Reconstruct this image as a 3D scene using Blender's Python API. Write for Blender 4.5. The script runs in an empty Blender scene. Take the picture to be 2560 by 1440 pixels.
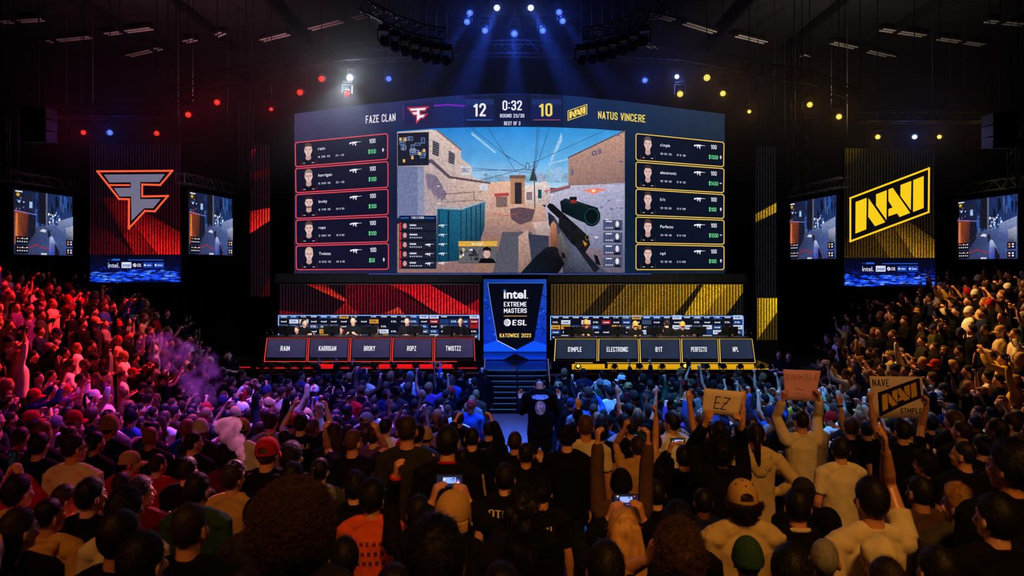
import bpy, bmesh, math, random
import numpy as np
from mathutils import Vector, Matrix, noise
from mathutils.bvhtree import BVHTree
from mathutils.geometry import tessellate_polygon

# ------------------------------------------------------------------ camera, world, exposure
S = bpy.context.scene
COL = S.collection
F = 2560 * 24.0 / 36.0            # focal length in pixels of the 2560 x 1440 frame
CZ, HY = 4.4, 668.0               # eye height, horizon row

cam_d = bpy.data.cameras.new('camera')
cam = bpy.data.objects.new('camera', cam_d)
COL.objects.link(cam)
cam.location = (0, 0, CZ)
cam.rotation_euler = (math.pi / 2, 0, 0)
cam_d.lens, cam_d.sensor_width, cam_d.sensor_fit = 24.0, 36.0, 'HORIZONTAL'
cam_d.shift_y = -(720 - HY) / 2560
cam_d.clip_start, cam_d.clip_end = 0.1, 200
cam_d.dof.use_dof = True
cam_d.dof.focus_distance = 16.0
cam_d.dof.aperture_fstop = 3.2
S.camera = cam

W = bpy.data.worlds.new('world')
S.world = W
W.use_nodes = True
W.node_tree.nodes['Background'].inputs[0].default_value = (0.012, 0.012, 0.02, 1)
W.node_tree.nodes['Background'].inputs[1].default_value = 0.25
S.view_settings.view_transform = 'Standard'
S.view_settings.look = 'None'
S.view_settings.gamma = 1.0
S.view_settings.exposure = 0.0
S.view_settings.use_curve_mapping = False
cy = S.cycles
cy.max_bounces, cy.diffuse_bounces, cy.glossy_bounces = 4, 2, 2
cy.transmission_bounces, cy.volume_bounces, cy.transparent_max_bounces = 2, 0, 6
cy.sample_clamp_indirect = 4.0
cy.caustics_reflective = cy.caustics_refractive = False
cy.volume_step_rate = 2.0


def at(px, py, D):
    """The point at depth D seen at pixel (px, py)."""
    return Vector(((px - 1280) * D / F, D, CZ - (py - HY) * D / F))


def add_light(name, kind, loc, target, power, color, size=0.2, angle=40, blend=0.6, size_y=None):
    d = bpy.data.lights.new(name, kind)
    d.energy, d.color = power, color
    if kind == 'SPOT':
        d.spot_size, d.spot_blend, d.shadow_soft_size = math.radians(angle), blend, size
    elif kind == 'AREA':
        d.size = size
        if size_y:
            d.shape, d.size_y = 'RECTANGLE', size_y
    o = bpy.data.objects.new(name, d)
    COL.objects.link(o)
    o.location = loc
    o.rotation_euler = (Vector(target) - Vector(loc)).to_track_quat('-Z', 'Y').to_euler()
    return o


RED, BLUE, AMBER, VIOLET = (1, .012, .03), (.03, .10, 1), (1, .50, .10), (.55, .05, 1)
WARM = (1, .42, .075)
# warm house lights over the middle rows, hung behind the camera
add_light('house_light', 'SPOT', (1.5, -2.0, 10.5), (1.2, 6.2, 1.6), 1900, WARM, .6, 44, 1.0)
add_light('house_light', 'SPOT', (-3.5, -2.0, 10.5), (-1.9, 5.2, 1.6), 800, (1, .36, .09), .6, 42, 1.0)
add_light('house_light', 'SPOT', (5.5, -2.0, 10.5), (4.3, 7.6, 2.2), 1100, (1, .45, .12), .6, 30, 1.0)
# team colours thrown on the crowd from the rig in front of the stage
add_light('red_wash_light', 'SPOT', (-6.5, 19.2, 10.5), (-12.5, 14.0, 2.0), 16500, RED, .3, 64, 1.0)
add_light('red_wash_light', 'SPOT', (-4.5, 19.2, 11), (-6.6, 10.0, 1.6), 7000, RED, .3, 52, .9)
add_light('violet_wash_light', 'SPOT', (-3.5, 13.0, 13.5), (-5.2, 12.2, 1.2), 9000, VIOLET, .3, 46, 1.0)
add_light('violet_wash_light', 'SPOT', (-3.0, 19.2, 11), (-3.6, 9.0, 1.2), 3500, VIOLET, .3, 40, 1.0)
add_light('blue_wash_light', 'SPOT', (-2.0, 12.0, 14), (-2.4, 13.6, 1.2), 24000, BLUE, .3, 52, 1.0)
add_light('blue_wash_light', 'SPOT', (2.4, 12.0, 14), (3.0, 13.4, 1.2), 19000, (.05, .30, 1), .3, 52, 1.0)
add_light('blue_wash_light', 'SPOT', (0.3, 19.0, 13.5), (0.3, 14.0, 0.0), 8000, BLUE, .3, 44, 1.0)
add_light('amber_wash_light', 'SPOT', (6.5, 19.2, 10.5), (12.8, 14.0, 2.0), 8000, AMBER, .3, 64, 1.0)
add_light('amber_wash_light', 'SPOT', (5.0, 19.2, 11), (6.4, 11.0, 1.5), 1800, AMBER, .3, 52, .9)
add_light('booth_light', 'AREA', (-4.7, 23.0, 3.4), (-4.7, 24.8, 2.3), 260, (.9, .92, 1), 6, size_y=.4)
add_light('booth_light', 'AREA', (4.7, 23.0, 3.4), (4.7, 24.8, 2.3), 220, (1, .9, .7), 6, size_y=.4)
add_light('blue_roof_light', 'SPOT', (0, 20.6, 10.9), (0.1, 25.5, 14.2), 900, BLUE, .2, 70, 1.0)
add_light('plume_fill_light', 'SPOT', (-1.0, 19.2, 11), (-2.4, 5.9, 2.95), 26000, (1, .30, .55), .15, 7, 1.0)  # added pink spot with no lamp of its own, brightens the smoke plume
# added fill lights without fixtures, brightening the roof and its unlit luminaires
add_light('roof_fill_light', 'SPOT', (-12, 24.6, 10.5), (-14, 29, 15), 1600, (1, .42, .50), .3, 130, .8)
add_light('roof_fill_light', 'SPOT', (12, 24.6, 10.5), (14, 29, 15), 1600, (1, .80, .60), .3, 130, .8)


# ------------------------------------------------------------------ materials
def lin(c):
    return tuple(((v / 255) / 12.92 if v / 255 <= .04045 else ((v / 255 + .055) / 1.055) ** 2.4) for v in c)


def new_mat(name):
    m = bpy.data.materials.new(name)
    m.use_nodes = True
    nt = m.node_tree
    nt.nodes.clear()
    out = nt.nodes.new('ShaderNodeOutputMaterial')
    return m, nt, out


def noise_node(nt, scale, detail=3, coord='Object', stretch=None):
    tc = nt.nodes.new('ShaderNodeTexCoord')
    n = nt.nodes.new('ShaderNodeTexNoise')
    n.inputs['Scale'].default_value = scale
    n.inputs['Detail'].default_value = detail
    if stretch:
        mp = nt.nodes.new('ShaderNodeMapping')
        mp.inputs['Scale'].default_value = stretch
        nt.links.new(tc.outputs[coord], mp.inputs[0])
        nt.links.new(mp.outputs[0], n.inputs['Vector'])
    else:
        nt.links.new(tc.outputs[coord], n.inputs['Vector'])
    return n


def ramp(nt, src, lo, hi, a=0.0, b=1.0):
    r = nt.nodes.new('ShaderNodeMapRange')
    r.inputs['From Min'].default_value, r.inputs['From Max'].default_value = lo, hi
    r.inputs['To Min'].default_value, r.inputs['To Max'].default_value = a, b
    nt.links.new(src, r.inputs['Value'])
    return r.outputs[0]


def principled(name, rgb, rough=.8, spec=.3, metal=0, vary=.15, scale=30, bump=0.0, attr=False, sheen=0, stretch=None):
    """Surface with a noise-varied colour; attr=True takes the colour from the mesh attribute Col."""
    m, nt, out = new_mat(name)
    p = nt.nodes.new('ShaderNodeBsdfPrincipled')
    n = noise_node(nt, scale, 4, stretch=stretch)
    k = ramp(nt, n.outputs['Fac'], .25, .75, 1 - vary, 1 + vary)
    mul = nt.nodes.new('ShaderNodeVectorMath')
    mul.operation = 'SCALE'
    if attr:
        a = nt.nodes.new('ShaderNodeAttribute')
        a.attribute_name = 'Col'
        if rgb is None:
            nt.links.new(a.outputs['Color'], mul.inputs[0])
        else:
            mm = nt.nodes.new('ShaderNodeVectorMath')
            mm.operation = 'MULTIPLY'
            mm.inputs[1].default_value = lin(rgb)
            nt.links.new(a.outputs['Color'], mm.inputs[0])
            nt.links.new(mm.outputs[0], mul.inputs[0])
    else:
        mul.inputs[0].default_value = lin(rgb)
    nt.links.new(k, mul.inputs['Scale'])
    nt.links.new(mul.outputs[0], p.inputs['Base Color'])
    p.inputs['Roughness'].default_value = rough
    p.inputs['Specular IOR Level'].default_value = spec
    p.inputs['Metallic'].default_value = metal
    if sheen:
        p.inputs['Sheen Weight'].default_value = sheen
    if bump:
        b = nt.nodes.new('ShaderNodeBump')
        b.inputs['Strength'].default_value = bump
        b.inputs['Distance'].default_value = .01
        nt.links.new(n.outputs['Fac'], b.inputs['Height'])
        nt.links.new(b.outputs[0], p.inputs['Normal'])
    nt.links.new(p.outputs[0], out.inputs[0])
    return m


def emitter(name, rgb, strength, sampled=True):
    m, nt, out = new_mat(name)
    e = nt.nodes.new('ShaderNodeEmission')
    e.inputs[0].default_value = (*lin(rgb), 1)
    e.inputs[1].default_value = strength
    nt.links.new(e.outputs[0], out.inputs[0])
    if not sampled:
        m.cycles.emission_sampling = 'NONE'
    return m


def display(name, strength=1.0, grain=.0, scale=3.0, ribs=None, sampled=False, detail=6, lo=.3, hi=.7):
    """A lit LED panel showing the colours of the mesh attribute Col, with grain and optional vertical LED ribs (count per metre)."""
    m, nt, out = new_mat(name)
    a = nt.nodes.new('ShaderNodeAttribute')
    a.attribute_name = 'Col'
    e = nt.nodes.new('ShaderNodeEmission')
    fac = None
    if grain:
        n = noise_node(nt, scale, detail)
        fac = ramp(nt, n.outputs['Fac'], lo, hi, 1 - grain, 1 + grain)
    if ribs:
        tc = nt.nodes.new('ShaderNodeTexCoord')
        sx = nt.nodes.new('ShaderNodeSeparateXYZ')
        nt.links.new(tc.outputs['Object'], sx.inputs[0])
        mu = nt.nodes.new('ShaderNodeMath')
        mu.operation = 'MULTIPLY'
        mu.inputs[1].default_value = ribs * math.tau
        nt.links.new(sx.outputs[0], mu.inputs[0])
        si = nt.nodes.new('ShaderNodeMath')
        si.operation = 'SINE'
        nt.links.new(mu.outputs[0], si.inputs[0])
        rb = ramp(nt, si.outputs[0], -.6, .6, .22, 1.7)
        if fac is None:
            fac = rb
        else:
            mm = nt.nodes.new('ShaderNodeMath')
            mm.operation = 'MULTIPLY'
            nt.links.new(fac, mm.inputs[0])
            nt.links.new(rb, mm.inputs[1])
            fac = mm.outputs[0]
    if fac is None:
        nt.links.new(a.outputs['Color'], e.inputs[0])
    else:
        sc = nt.nodes.new('ShaderNodeVectorMath')
        sc.operation = 'SCALE'
        nt.links.new(a.outputs['Color'], sc.inputs[0])
        nt.links.new(fac, sc.inputs['Scale'])
        nt.links.new(sc.outputs[0], e.inputs[0])
    e.inputs[1].default_value = strength
    nt.links.new(e.outputs[0], out.inputs[0])
    m.cycles.emission_sampling = 'AUTO' if sampled else 'NONE'
    return m


M = {
    'panel': display('led_panel', 1.0, .10, 2.0, sampled=True),
    'graphic': display('led_graphic'),
    'phone_display': display('phone_display', 2.2),
    'picture': display('led_picture', 1.0, .26, 13.0, sampled=True),
    'ribbed': display('led_ribbed_wall', .78, .55, 22.0, ribs=9, sampled=False, detail=5, lo=.35, hi=.68),
    'black_metal': principled('black_metal', (13, 13, 15), .5, .35, 0, .2, 8),
    'truss_metal': principled('truss_aluminium', (150, 150, 155), .35, .5, 1, .2, 8),
    'black_drape': principled('black_drape', (16, 15, 18), .95, .1, 0, .4, 3, stretch=(6, 6, .3)),
    'ceiling': principled('dark_ceiling', (20, 19, 22), .9, .2, 0, .4, 1.5),
    'floor': principled('arena_floor', (120, 124, 140), .42, .5, 0, .35, 1.6, .15, stretch=(1, .35, 1)),
    'rake': principled('tier_concrete', (60, 58, 58), .85, .3, 0, .3, 4, .2),
    'stage': principled('stage_gloss_black', (14, 14, 17), .18, .5, 0, .3, 5),
    'stage_face': principled('stage_skirt', (17, 17, 21), .8, .2, 0, .4, 3, stretch=(5, 5, .3)),
    'black_plastic': principled('black_plastic', (14, 14, 16), .5, .35, 0, .2, 20),
    'speaker_grille': principled('speaker_grille', (24, 24, 28), .7, .4, .3, .5, 90, .4),
    'fixture_white': principled('fixture_housing', (205, 200, 195), .55, .4, 0, .25, 12),
    'paper_pink_light': principled('sign_paper_with_pink_light', (242, 176, 205), .9, .1, 0, .05, 6, .05),  # pink of the violet and red light is put into the paper colour
    'paper': principled('sign_paper', (226, 206, 190), .9, .1, 0, .05, 6, .05),
    'ink': principled('black_marker_ink', (20, 16, 14), .8, .2),
    'pencil': principled('faint_pencil', (150, 128, 118), .9, .1),
    'yellow_paint': principled('yellow_marker', (226, 178, 40), .8, .2, 0, .1),
    'glass': principled('phone_glass', (8, 8, 10), .12, .6),
    'jewel': principled('silver_metal', (200, 200, 205), .25, .5, 1),
    'red_edge': emitter('red_led_edge', (255, 62, 52), 1.25),
    'yellow_edge': emitter('yellow_led_edge', (250, 206, 100), 1.0),
    'red_strip': emitter('red_led_strip', (235, 20, 28), 1.0),
    'yellow_strip': emitter('yellow_led_strip', (225, 165, 20), 1.0),
    'blue_edge': emitter('blue_led_edge', (110, 165, 255), 1.2),
    'stair_edge': emitter('stair_reflected_blue', (60, 110, 190), .55),  # emission stands in for blue light reflected on the step edges
    'lens_red': emitter('lamp_red', (255, 52, 30), 2.4, False),
    'lens_blue': emitter('lamp_blue', (70, 96, 255), 3.6, False),
    'lens_white': emitter('lamp_white', (225, 238, 255), 26.0, False),
    'lens_cool': emitter('lamp_cool', (170, 190, 255), 8.0, False),
    'lens_yellow': emitter('lamp_yellow', (255, 200, 70), 4.0, False),
}


def led_mat(base, sampled=False):
    return M[base]


# ------------------------------------------------------------------ object helpers
def link(name, me, mat=None, parent=None):
    o = bpy.data.objects.new(name, me)
    COL.objects.link(o)
    if mat is not None:
        me.materials.append(mat)
    if parent is not None:
        o.parent = parent
    return o


def tag(o, label=None, cat=None, group=None, kind=None):
    if label: o['label'] = label
    if cat: o['category'] = cat
    if group: o['group'] = group
    if kind: o['kind'] = kind
    return o


def thing(name, label, cat, loc=(0, 0, 0), group=None, rz=0):
    o = bpy.data.objects.new(name, None)
    COL.objects.link(o)
    o.empty_display_size = .1
    o.location = loc
    o.rotation_euler = (0, 0, rz)
    return tag(o, label, cat, group)


class MB:
    """Collects shapes into one mesh (world or local coordinates)."""
    def __init__(self):
        self.v, self.f = [], []

    def add(self, vs, fs):
        b = len(self.v)
        self.v += [tuple(p) for p in vs]
        self.f += [tuple(i + b for i in f) for f in fs]
        return self

    def box(self, c, s, rot=None):
        x, y, z = s[0] / 2, s[1] / 2, s[2] / 2
        pts = [Vector((a * x, b * y, d * z)) for a in (-1, 1) for b in (-1, 1) for d in (-1, 1)]
        if rot is not None:
            pts = [rot @ p for p in pts]
        pts = [p + Vector(c) for p in pts]
        return self.add(pts, [(0, 1, 3, 2), (4, 6, 7, 5), (0, 4, 5, 1), (2, 3, 7, 6), (0, 2, 6, 4), (1, 5, 7, 3)])

    def hexa(self, p):
        """p: 8 points, bottom ring then top ring."""
        return self.add(p, [(3, 2, 1, 0), (4, 5, 6, 7), (0, 1, 5, 4), (1, 2, 6, 5), (2, 3, 7, 6), (3, 0, 4, 7)])

    def tube(self, pts, rad, n=10, ref=None, cap=.7):
        """Swept tube. rad: per point r or (a, b); a lies along ref."""
        pts = [Vector(p) for p in pts]
        rad = [(r, r) if not isinstance(r, (tuple, list)) else r for r in rad]
        k = len(pts)
        rings, prev = [], None
        for i, p in enumerate(pts):
            t = (pts[min(i + 1, k - 1)] - pts[max(i - 1, 0)])
            t = t.normalized() if t.length > 1e-9 else Vector((0, 0, 1))
            r0 = Vector(ref) if ref is not None else (prev if prev is not None else (Vector((1, 0, 0)) if abs(t.x) < .8 else Vector((0, 1, 0))))
            u = r0 - t * r0.dot(t)
            if u.length < 1e-6:
                u = Vector((0, 1, 0)) - t * t.y
            u.normalize()
            prev = u
            w = t.cross(u)
            rings.append((p, t, u, w, rad[i]))
        seq = []
        p, t, u, w, r = rings[0]
        m = min(r) * cap
        if cap: seq.append((p - t * m * .7, u, w, (r[0] * .68, r[1] * .68)))
        seq += [(q[0], q[2], q[3], q[4]) for q in rings]
        p2, t2, u2, w2, r2 = rings[-1]
        m2 = min(r2) * cap
        if cap: seq.append((p2 + t2 * m2 * .7, u2, w2, (r2[0] * .68, r2[1] * .68)))
        vs = []
        for (q, a, b, r_) in seq:
            for j in range(n):
                an = math.tau * j / n
                vs.append(q + a * (math.cos(an) * r_[0]) + b * (math.sin(an) * r_[1]))
        fs = []
        L = len(seq)
        for i in range(L - 1):
            for j in range(n):
                fs.append((i * n + j, i * n + (j + 1) % n, (i + 1) * n + (j + 1) % n, (i + 1) * n + j))
        vs.append(p - t * m)
        vs.append(p2 + t2 * m2)
        s0, s1 = len(vs) - 2, len(vs) - 1
        for j in range(n):
            fs.append((s0, (j + 1) % n, j))
            fs.append((s1, (L - 1) * n + j, (L - 1) * n + (j + 1) % n))
        return self.add(vs, fs)

    def ell(self, c, r, mat=None, nu=14, nv=9):
        vs, fs = [], []
        c = Vector(c)
        for i in range(1, nv):
            th = math.pi * i / nv
            for j in range(nu):
                ph = math.tau * j / nu
                vs.append(Vector((r[0] * math.sin(th) * math.cos(ph), r[1] * math.sin(th) * math.sin(ph), r[2] * math.cos(th))))
        vs.append(Vector((0, 0, r[2])))
        vs.append(Vector((0, 0, -r[2])))
        a, b = len(vs) - 2, len(vs) - 1
        for i in range(nv - 2):
            for j in range(nu):
                fs.append((i * nu + j, (i + 1) * nu + j, (i + 1) * nu + (j + 1) % nu, i * nu + (j + 1) % nu))
        for j in range(nu):
            fs.append((a, j, (j + 1) % nu))
            fs.append((b, (nv - 2) * nu + (j + 1) % nu, (nv - 2) * nu + j))
        if mat is not None:
            vs = [mat @ v for v in vs]
        return self.add([v + c for v in vs], fs)

    def lathe(self, prof, c=(0, 0, 0), n=20, rot=None):
        """prof: (radius, z) list, turned about z."""
        vs, fs = [], []
        for (r, z) in prof:
            for j in range(n):
                a = math.tau * j / n
                vs.append(Vector((r * math.cos(a), r * math.sin(a), z)))
        for i in range(len(prof) - 1):
            for j in range(n):
                fs.append((i * n + j, i * n + (j + 1) % n, (i + 1) * n + (j + 1) % n, (i + 1) * n + j))
        fs.append(tuple(range(n - 1, -1, -1)))
        fs.append(tuple((len(prof) - 1) * n + j for j in range(n)))
        if rot is not None:
            vs = [rot @ v for v in vs]
        return self.add([v + Vector(c) for v in vs], fs)

    def mesh(self, name, smooth=False):
        me = bpy.data.meshes.new(name)
        me.from_pydata(self.v, [], self.f)
        if smooth:
            me.polygons.foreach_set('use_smooth', [True] * len(me.polygons))
        me.update()
        return me

    def build(self, name, mat, parent=None, smooth=False, origin=None):
        if origin is not None:
            o = Vector(origin)
            self.v = [tuple(Vector(p) - o) for p in self.v]
        ob = link(name, self.mesh(name, smooth), mat, parent)
        if origin is not None:
            ob.location = origin
        return ob


def rel(mb, origin):
    o = Vector(origin)
    mb.v = [tuple(Vector(p) - o) for p in mb.v]
    return mb
# ------------------------------------------------------------------ flat graphics shown by LED panels
# condensed block lettering as strokes: one unit is the cap height
_l, _r, _b, _t, _m, _c = .08, .42, .08, .92, .5, .1
STROKES = {
    'A': (.5, [[(.07, .04), (.25, _t), (.43, .04)], [(.15, .3), (.35, .3)]]),
    'B': (.5, [[(_l, _b), (_l, _t), (.32, _t), (.40, .82), (.40, .62), (.32, .52), (_l, .52)], [(.32, .52), (_r, .42), (_r, .18), (.32, _b), (_l, _b)]]),
    'C': (.5, [[(_r, .68), (_r, .82), (.32, _t), (.18, _t), (_l, .82), (_l, .18), (.18, _b), (.32, _b), (_r, .18), (_r, .32)]]),
    'D': (.5, [[(_l, _b), (_l, _t), (.30, _t), (_r, .80), (_r, .20), (.30, _b), (_l, _b)]]),
    'E': (.46, [[(.38, _t), (_l, _t), (_l, _b), (.38, _b)], [(_l, .5), (.33, .5)]]),
    'F': (.45, [[(.38, _t), (_l, _t), (_l, .04)], [(_l, .5), (.33, .5)]]),
    'G': (.5, [[(_r, .70), (_r, .82), (.32, _t), (.18, _t), (_l, .82), (_l, .18), (.18, _b), (.32, _b), (_r, .18), (_r, .46), (.28, .46)]]),
    'H': (.5, [[(_l, .04), (_l, .96)], [(_r, .04), (_r, .96)], [(_l, .5), (_r, .5)]]),
    'I': (.16, [[(_l, .04), (_l, .96)]]),
    'J': (.42, [[(.34, .96), (.34, .18), (.25, _b), (.14, _b), (.06, .2)]]),
    'K': (.5, [[(_l, .04), (_l, .96)], [(.43, .95), (.12, .42)], [(.22, .56), (.44, .05)]]),
    'L': (.44, [[(_l, .96), (_l, _b), (.38, _b)]]),
    'M': (.62, [[(_l, .04), (_l, .90), (.31, .34), (.54, .90), (.54, .04)]]),
    'N': (.5, [[(_l, .04), (_l, .90), (_r, .10), (_r, .96)]]),
    'O': (.5, [[(_l, .18), (_l, .82), (.18, _t), (.32, _t), (_r, .82), (_r, .18), (.32, _b), (.18, _b), (_l, .18)]]),
    'P': (.5, [[(_l, .04), (_l, _t), (.32, _t), (_r, .82), (_r, .56), (.32, .46), (_l, .46)]]),
    'R': (.5, [[(_l, .04), (_l, _t), (.32, _t), (_r, .82), (_r, .58), (.32, .48), (_l, .48)], [(.27, .46), (.43, .05)]]),
    'S': (.48, [[(.40, .70), (.40, .82), (.31, _t), (.17, _t), (_l, .82), (_l, .62), (.16, .53), (.32, .47), (.40, .38), (.40, .18), (.31, _b), (.17, _b), (_l, .18), (_l, .30)]]),
    'T': (.48, [[(.03, _t), (.45, _t)], [(.24, _t), (.24, .04)]]),
    'U': (.5, [[(_l, .96), (_l, .18), (.18, _b), (.32, _b), (_r, .18), (_r, .96)]]),
    'V': (.5, [[(.07, .96), (.25, .08), (.43, .96)]]),
    'W': (.72, [[(.06, .96), (.20, .08), (.36, .80), (.52, .08), (.66, .96)]]),
    'X': (.5, [[(.07, .95), (.43, .05)], [(.43, .95), (.07, .05)]]),
    'Y': (.5, [[(.06, .95), (.25, .48), (.44, .95)], [(.25, .5), (.25, .04)]]),
    'Z': (.46, [[(.06, _t), (.40, _t), (.07, _b), (.41, _b)]]),
    '1': (.36, [[(.07, .74), (.24, .90), (.24, .04)]]),
    '2': (.48, [[(_l, .70), (_l, .82), (.17, _t), (.31, _t), (.40, .82), (.40, .62), (.08, _b), (.42, _b)]]),
    '3': (.48, [[(_l, .74), (_l, .82), (.17, _t), (.31, _t), (.40, .82), (.40, .62), (.31, .52), (.20, .52)], [(.31, .52), (.40, .42), (.40, .18), (.31, _b), (.17, _b), (_l, .18), (_l, .27)]]),
    '4': (.5, [[(.30, .95), (.08, .28), (.46, .28)], [(.34, .55), (.34, .04)]]),
    '5': (.48, [[(.39, _t), (.10, _t), (.09, .56), (.30, .58), (.40, .48), (.40, .18), (.31, _b), (.17, _b), (_l, .18), (_l, .27)]]),
    '6': (.48, [[(.39, .80), (.30, _t), (.17, _t), (_l, .82), (_l, .18), (.17, _b), (.31, _b), (.40, .18), (.40, .42), (.31, .52), (_l, .52)]]),
    '7': (.46, [[(.05, _t), (.40, _t), (.20, .04)]]),
    '8': (.48, [[(.17, _t), (.31, _t), (.39, .82), (.39, .62), (.31, .52), (.17, .52), (.09, .62), (.09, .82), (.17, _t)], [(.17, .52), (_l, .42), (_l, .18), (.17, _b), (.31, _b), (.40, .18), (.40, .42), (.31, .52)]]),
    '9': (.48, [[(.40, .50), (.17, .48), (_l, .58), (_l, .82), (.17, _t), (.31, _t), (.40, .82), (.40, .18), (.31, _b), (.17, _b), (.09, .2)]]),
    ':': (.2, [[(.08, .24), (.08, .28)], [(.08, .70), (.08, .74)]]),
    '/': (.46, [[(.04, .0), (.40, 1.0)]]),
    '.': (.18, [[(.08, .07), (.08, .08)]]),
    '+': (.46, [[(.06, .48), (.40, .48)], [(.23, .30), (.23, .66)]]),
    ' ': (.24, []),
}
STROKES['0'] = (.48, [[(_l, .18), (_l, .82), (.17, _t), (.31, _t), (.40, .82), (.40, .18), (.31, _b), (.17, _b), (_l, .18)]])
STROKES['$'] = (.48, STROKES['S'][1] + [[(.24, 1.04), (.24, -.04)]])


def block_word(txt, weight):
    """Quads of a word in block lettering, x from 0 to 1 over its width, y in cap heights."""
    quads, x = [], 0.0
    for ch in txt:
        w, st = STROKES[ch]
        for pl in st:
            for (a, b) in zip(pl[:-1], pl[1:]):
                dx, dy = b[0] - a[0], b[1] - a[1]
                L = math.hypot(dx, dy) or 1
                ux, uy = dx / L * weight / 2, dy / L * weight / 2
                e = .55
                quads.append([(x + a[0] - ux * e - uy, a[1] - uy * e + ux), (x + b[0] + ux * e - uy, b[1] + uy * e + ux),
                              (x + b[0] + ux * e + uy, b[1] + uy * e - ux), (x + a[0] - ux * e + uy, a[1] - uy * e - ux)])
        x += w + .07
    x -= .07
    return [[(p[0] / x, p[1]) for p in q] for q in quads]


_glyph = {}


def glyphs(txt, bold=.02):
    """Triangles of a word, x from 0 to 1 over its width, y in cap heights."""
    key = (txt, bold)
    if key in _glyph:
        return _glyph[key]
    if all(ch in STROKES for ch in txt):
        _glyph[key] = block_word(txt, .115 + bold)
        return _glyph[key]

    def tri(t):
        c = bpy.data.curves.new('word', 'FONT')
        c.body, c.offset, c.fill_mode, c.resolution_u = t, bold, 'FRONT', 3
        o = bpy.data.objects.new('word', c)
        COL.objects.link(o)
        dg = bpy.context.evaluated_depsgraph_get()
        me = bpy.data.meshes.new_from_object(o.evaluated_get(dg))
        me.calc_loop_triangles()
        v = [(p.co.x, p.co.y) for p in me.vertices]
        r = [[v[i] for i in lt.vertices] for lt in me.loop_triangles]
        bpy.data.objects.remove(o)
        bpy.data.curves.remove(c)
        bpy.data.meshes.remove(me)
        return r
    hh = [p[1] for q in tri('H') for p in q]
    h0, h1 = min(hh), max(hh)
    q = tri(txt)
    xs = [p[0] for t in q for p in t]
    a, b = min(xs), max(xs)
    _glyph[key] = [[((p[0] - a) / (b - a), (p[1] - h0) / (h1 - h0)) for p in t] for t in q]
    return _glyph[key]


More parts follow.
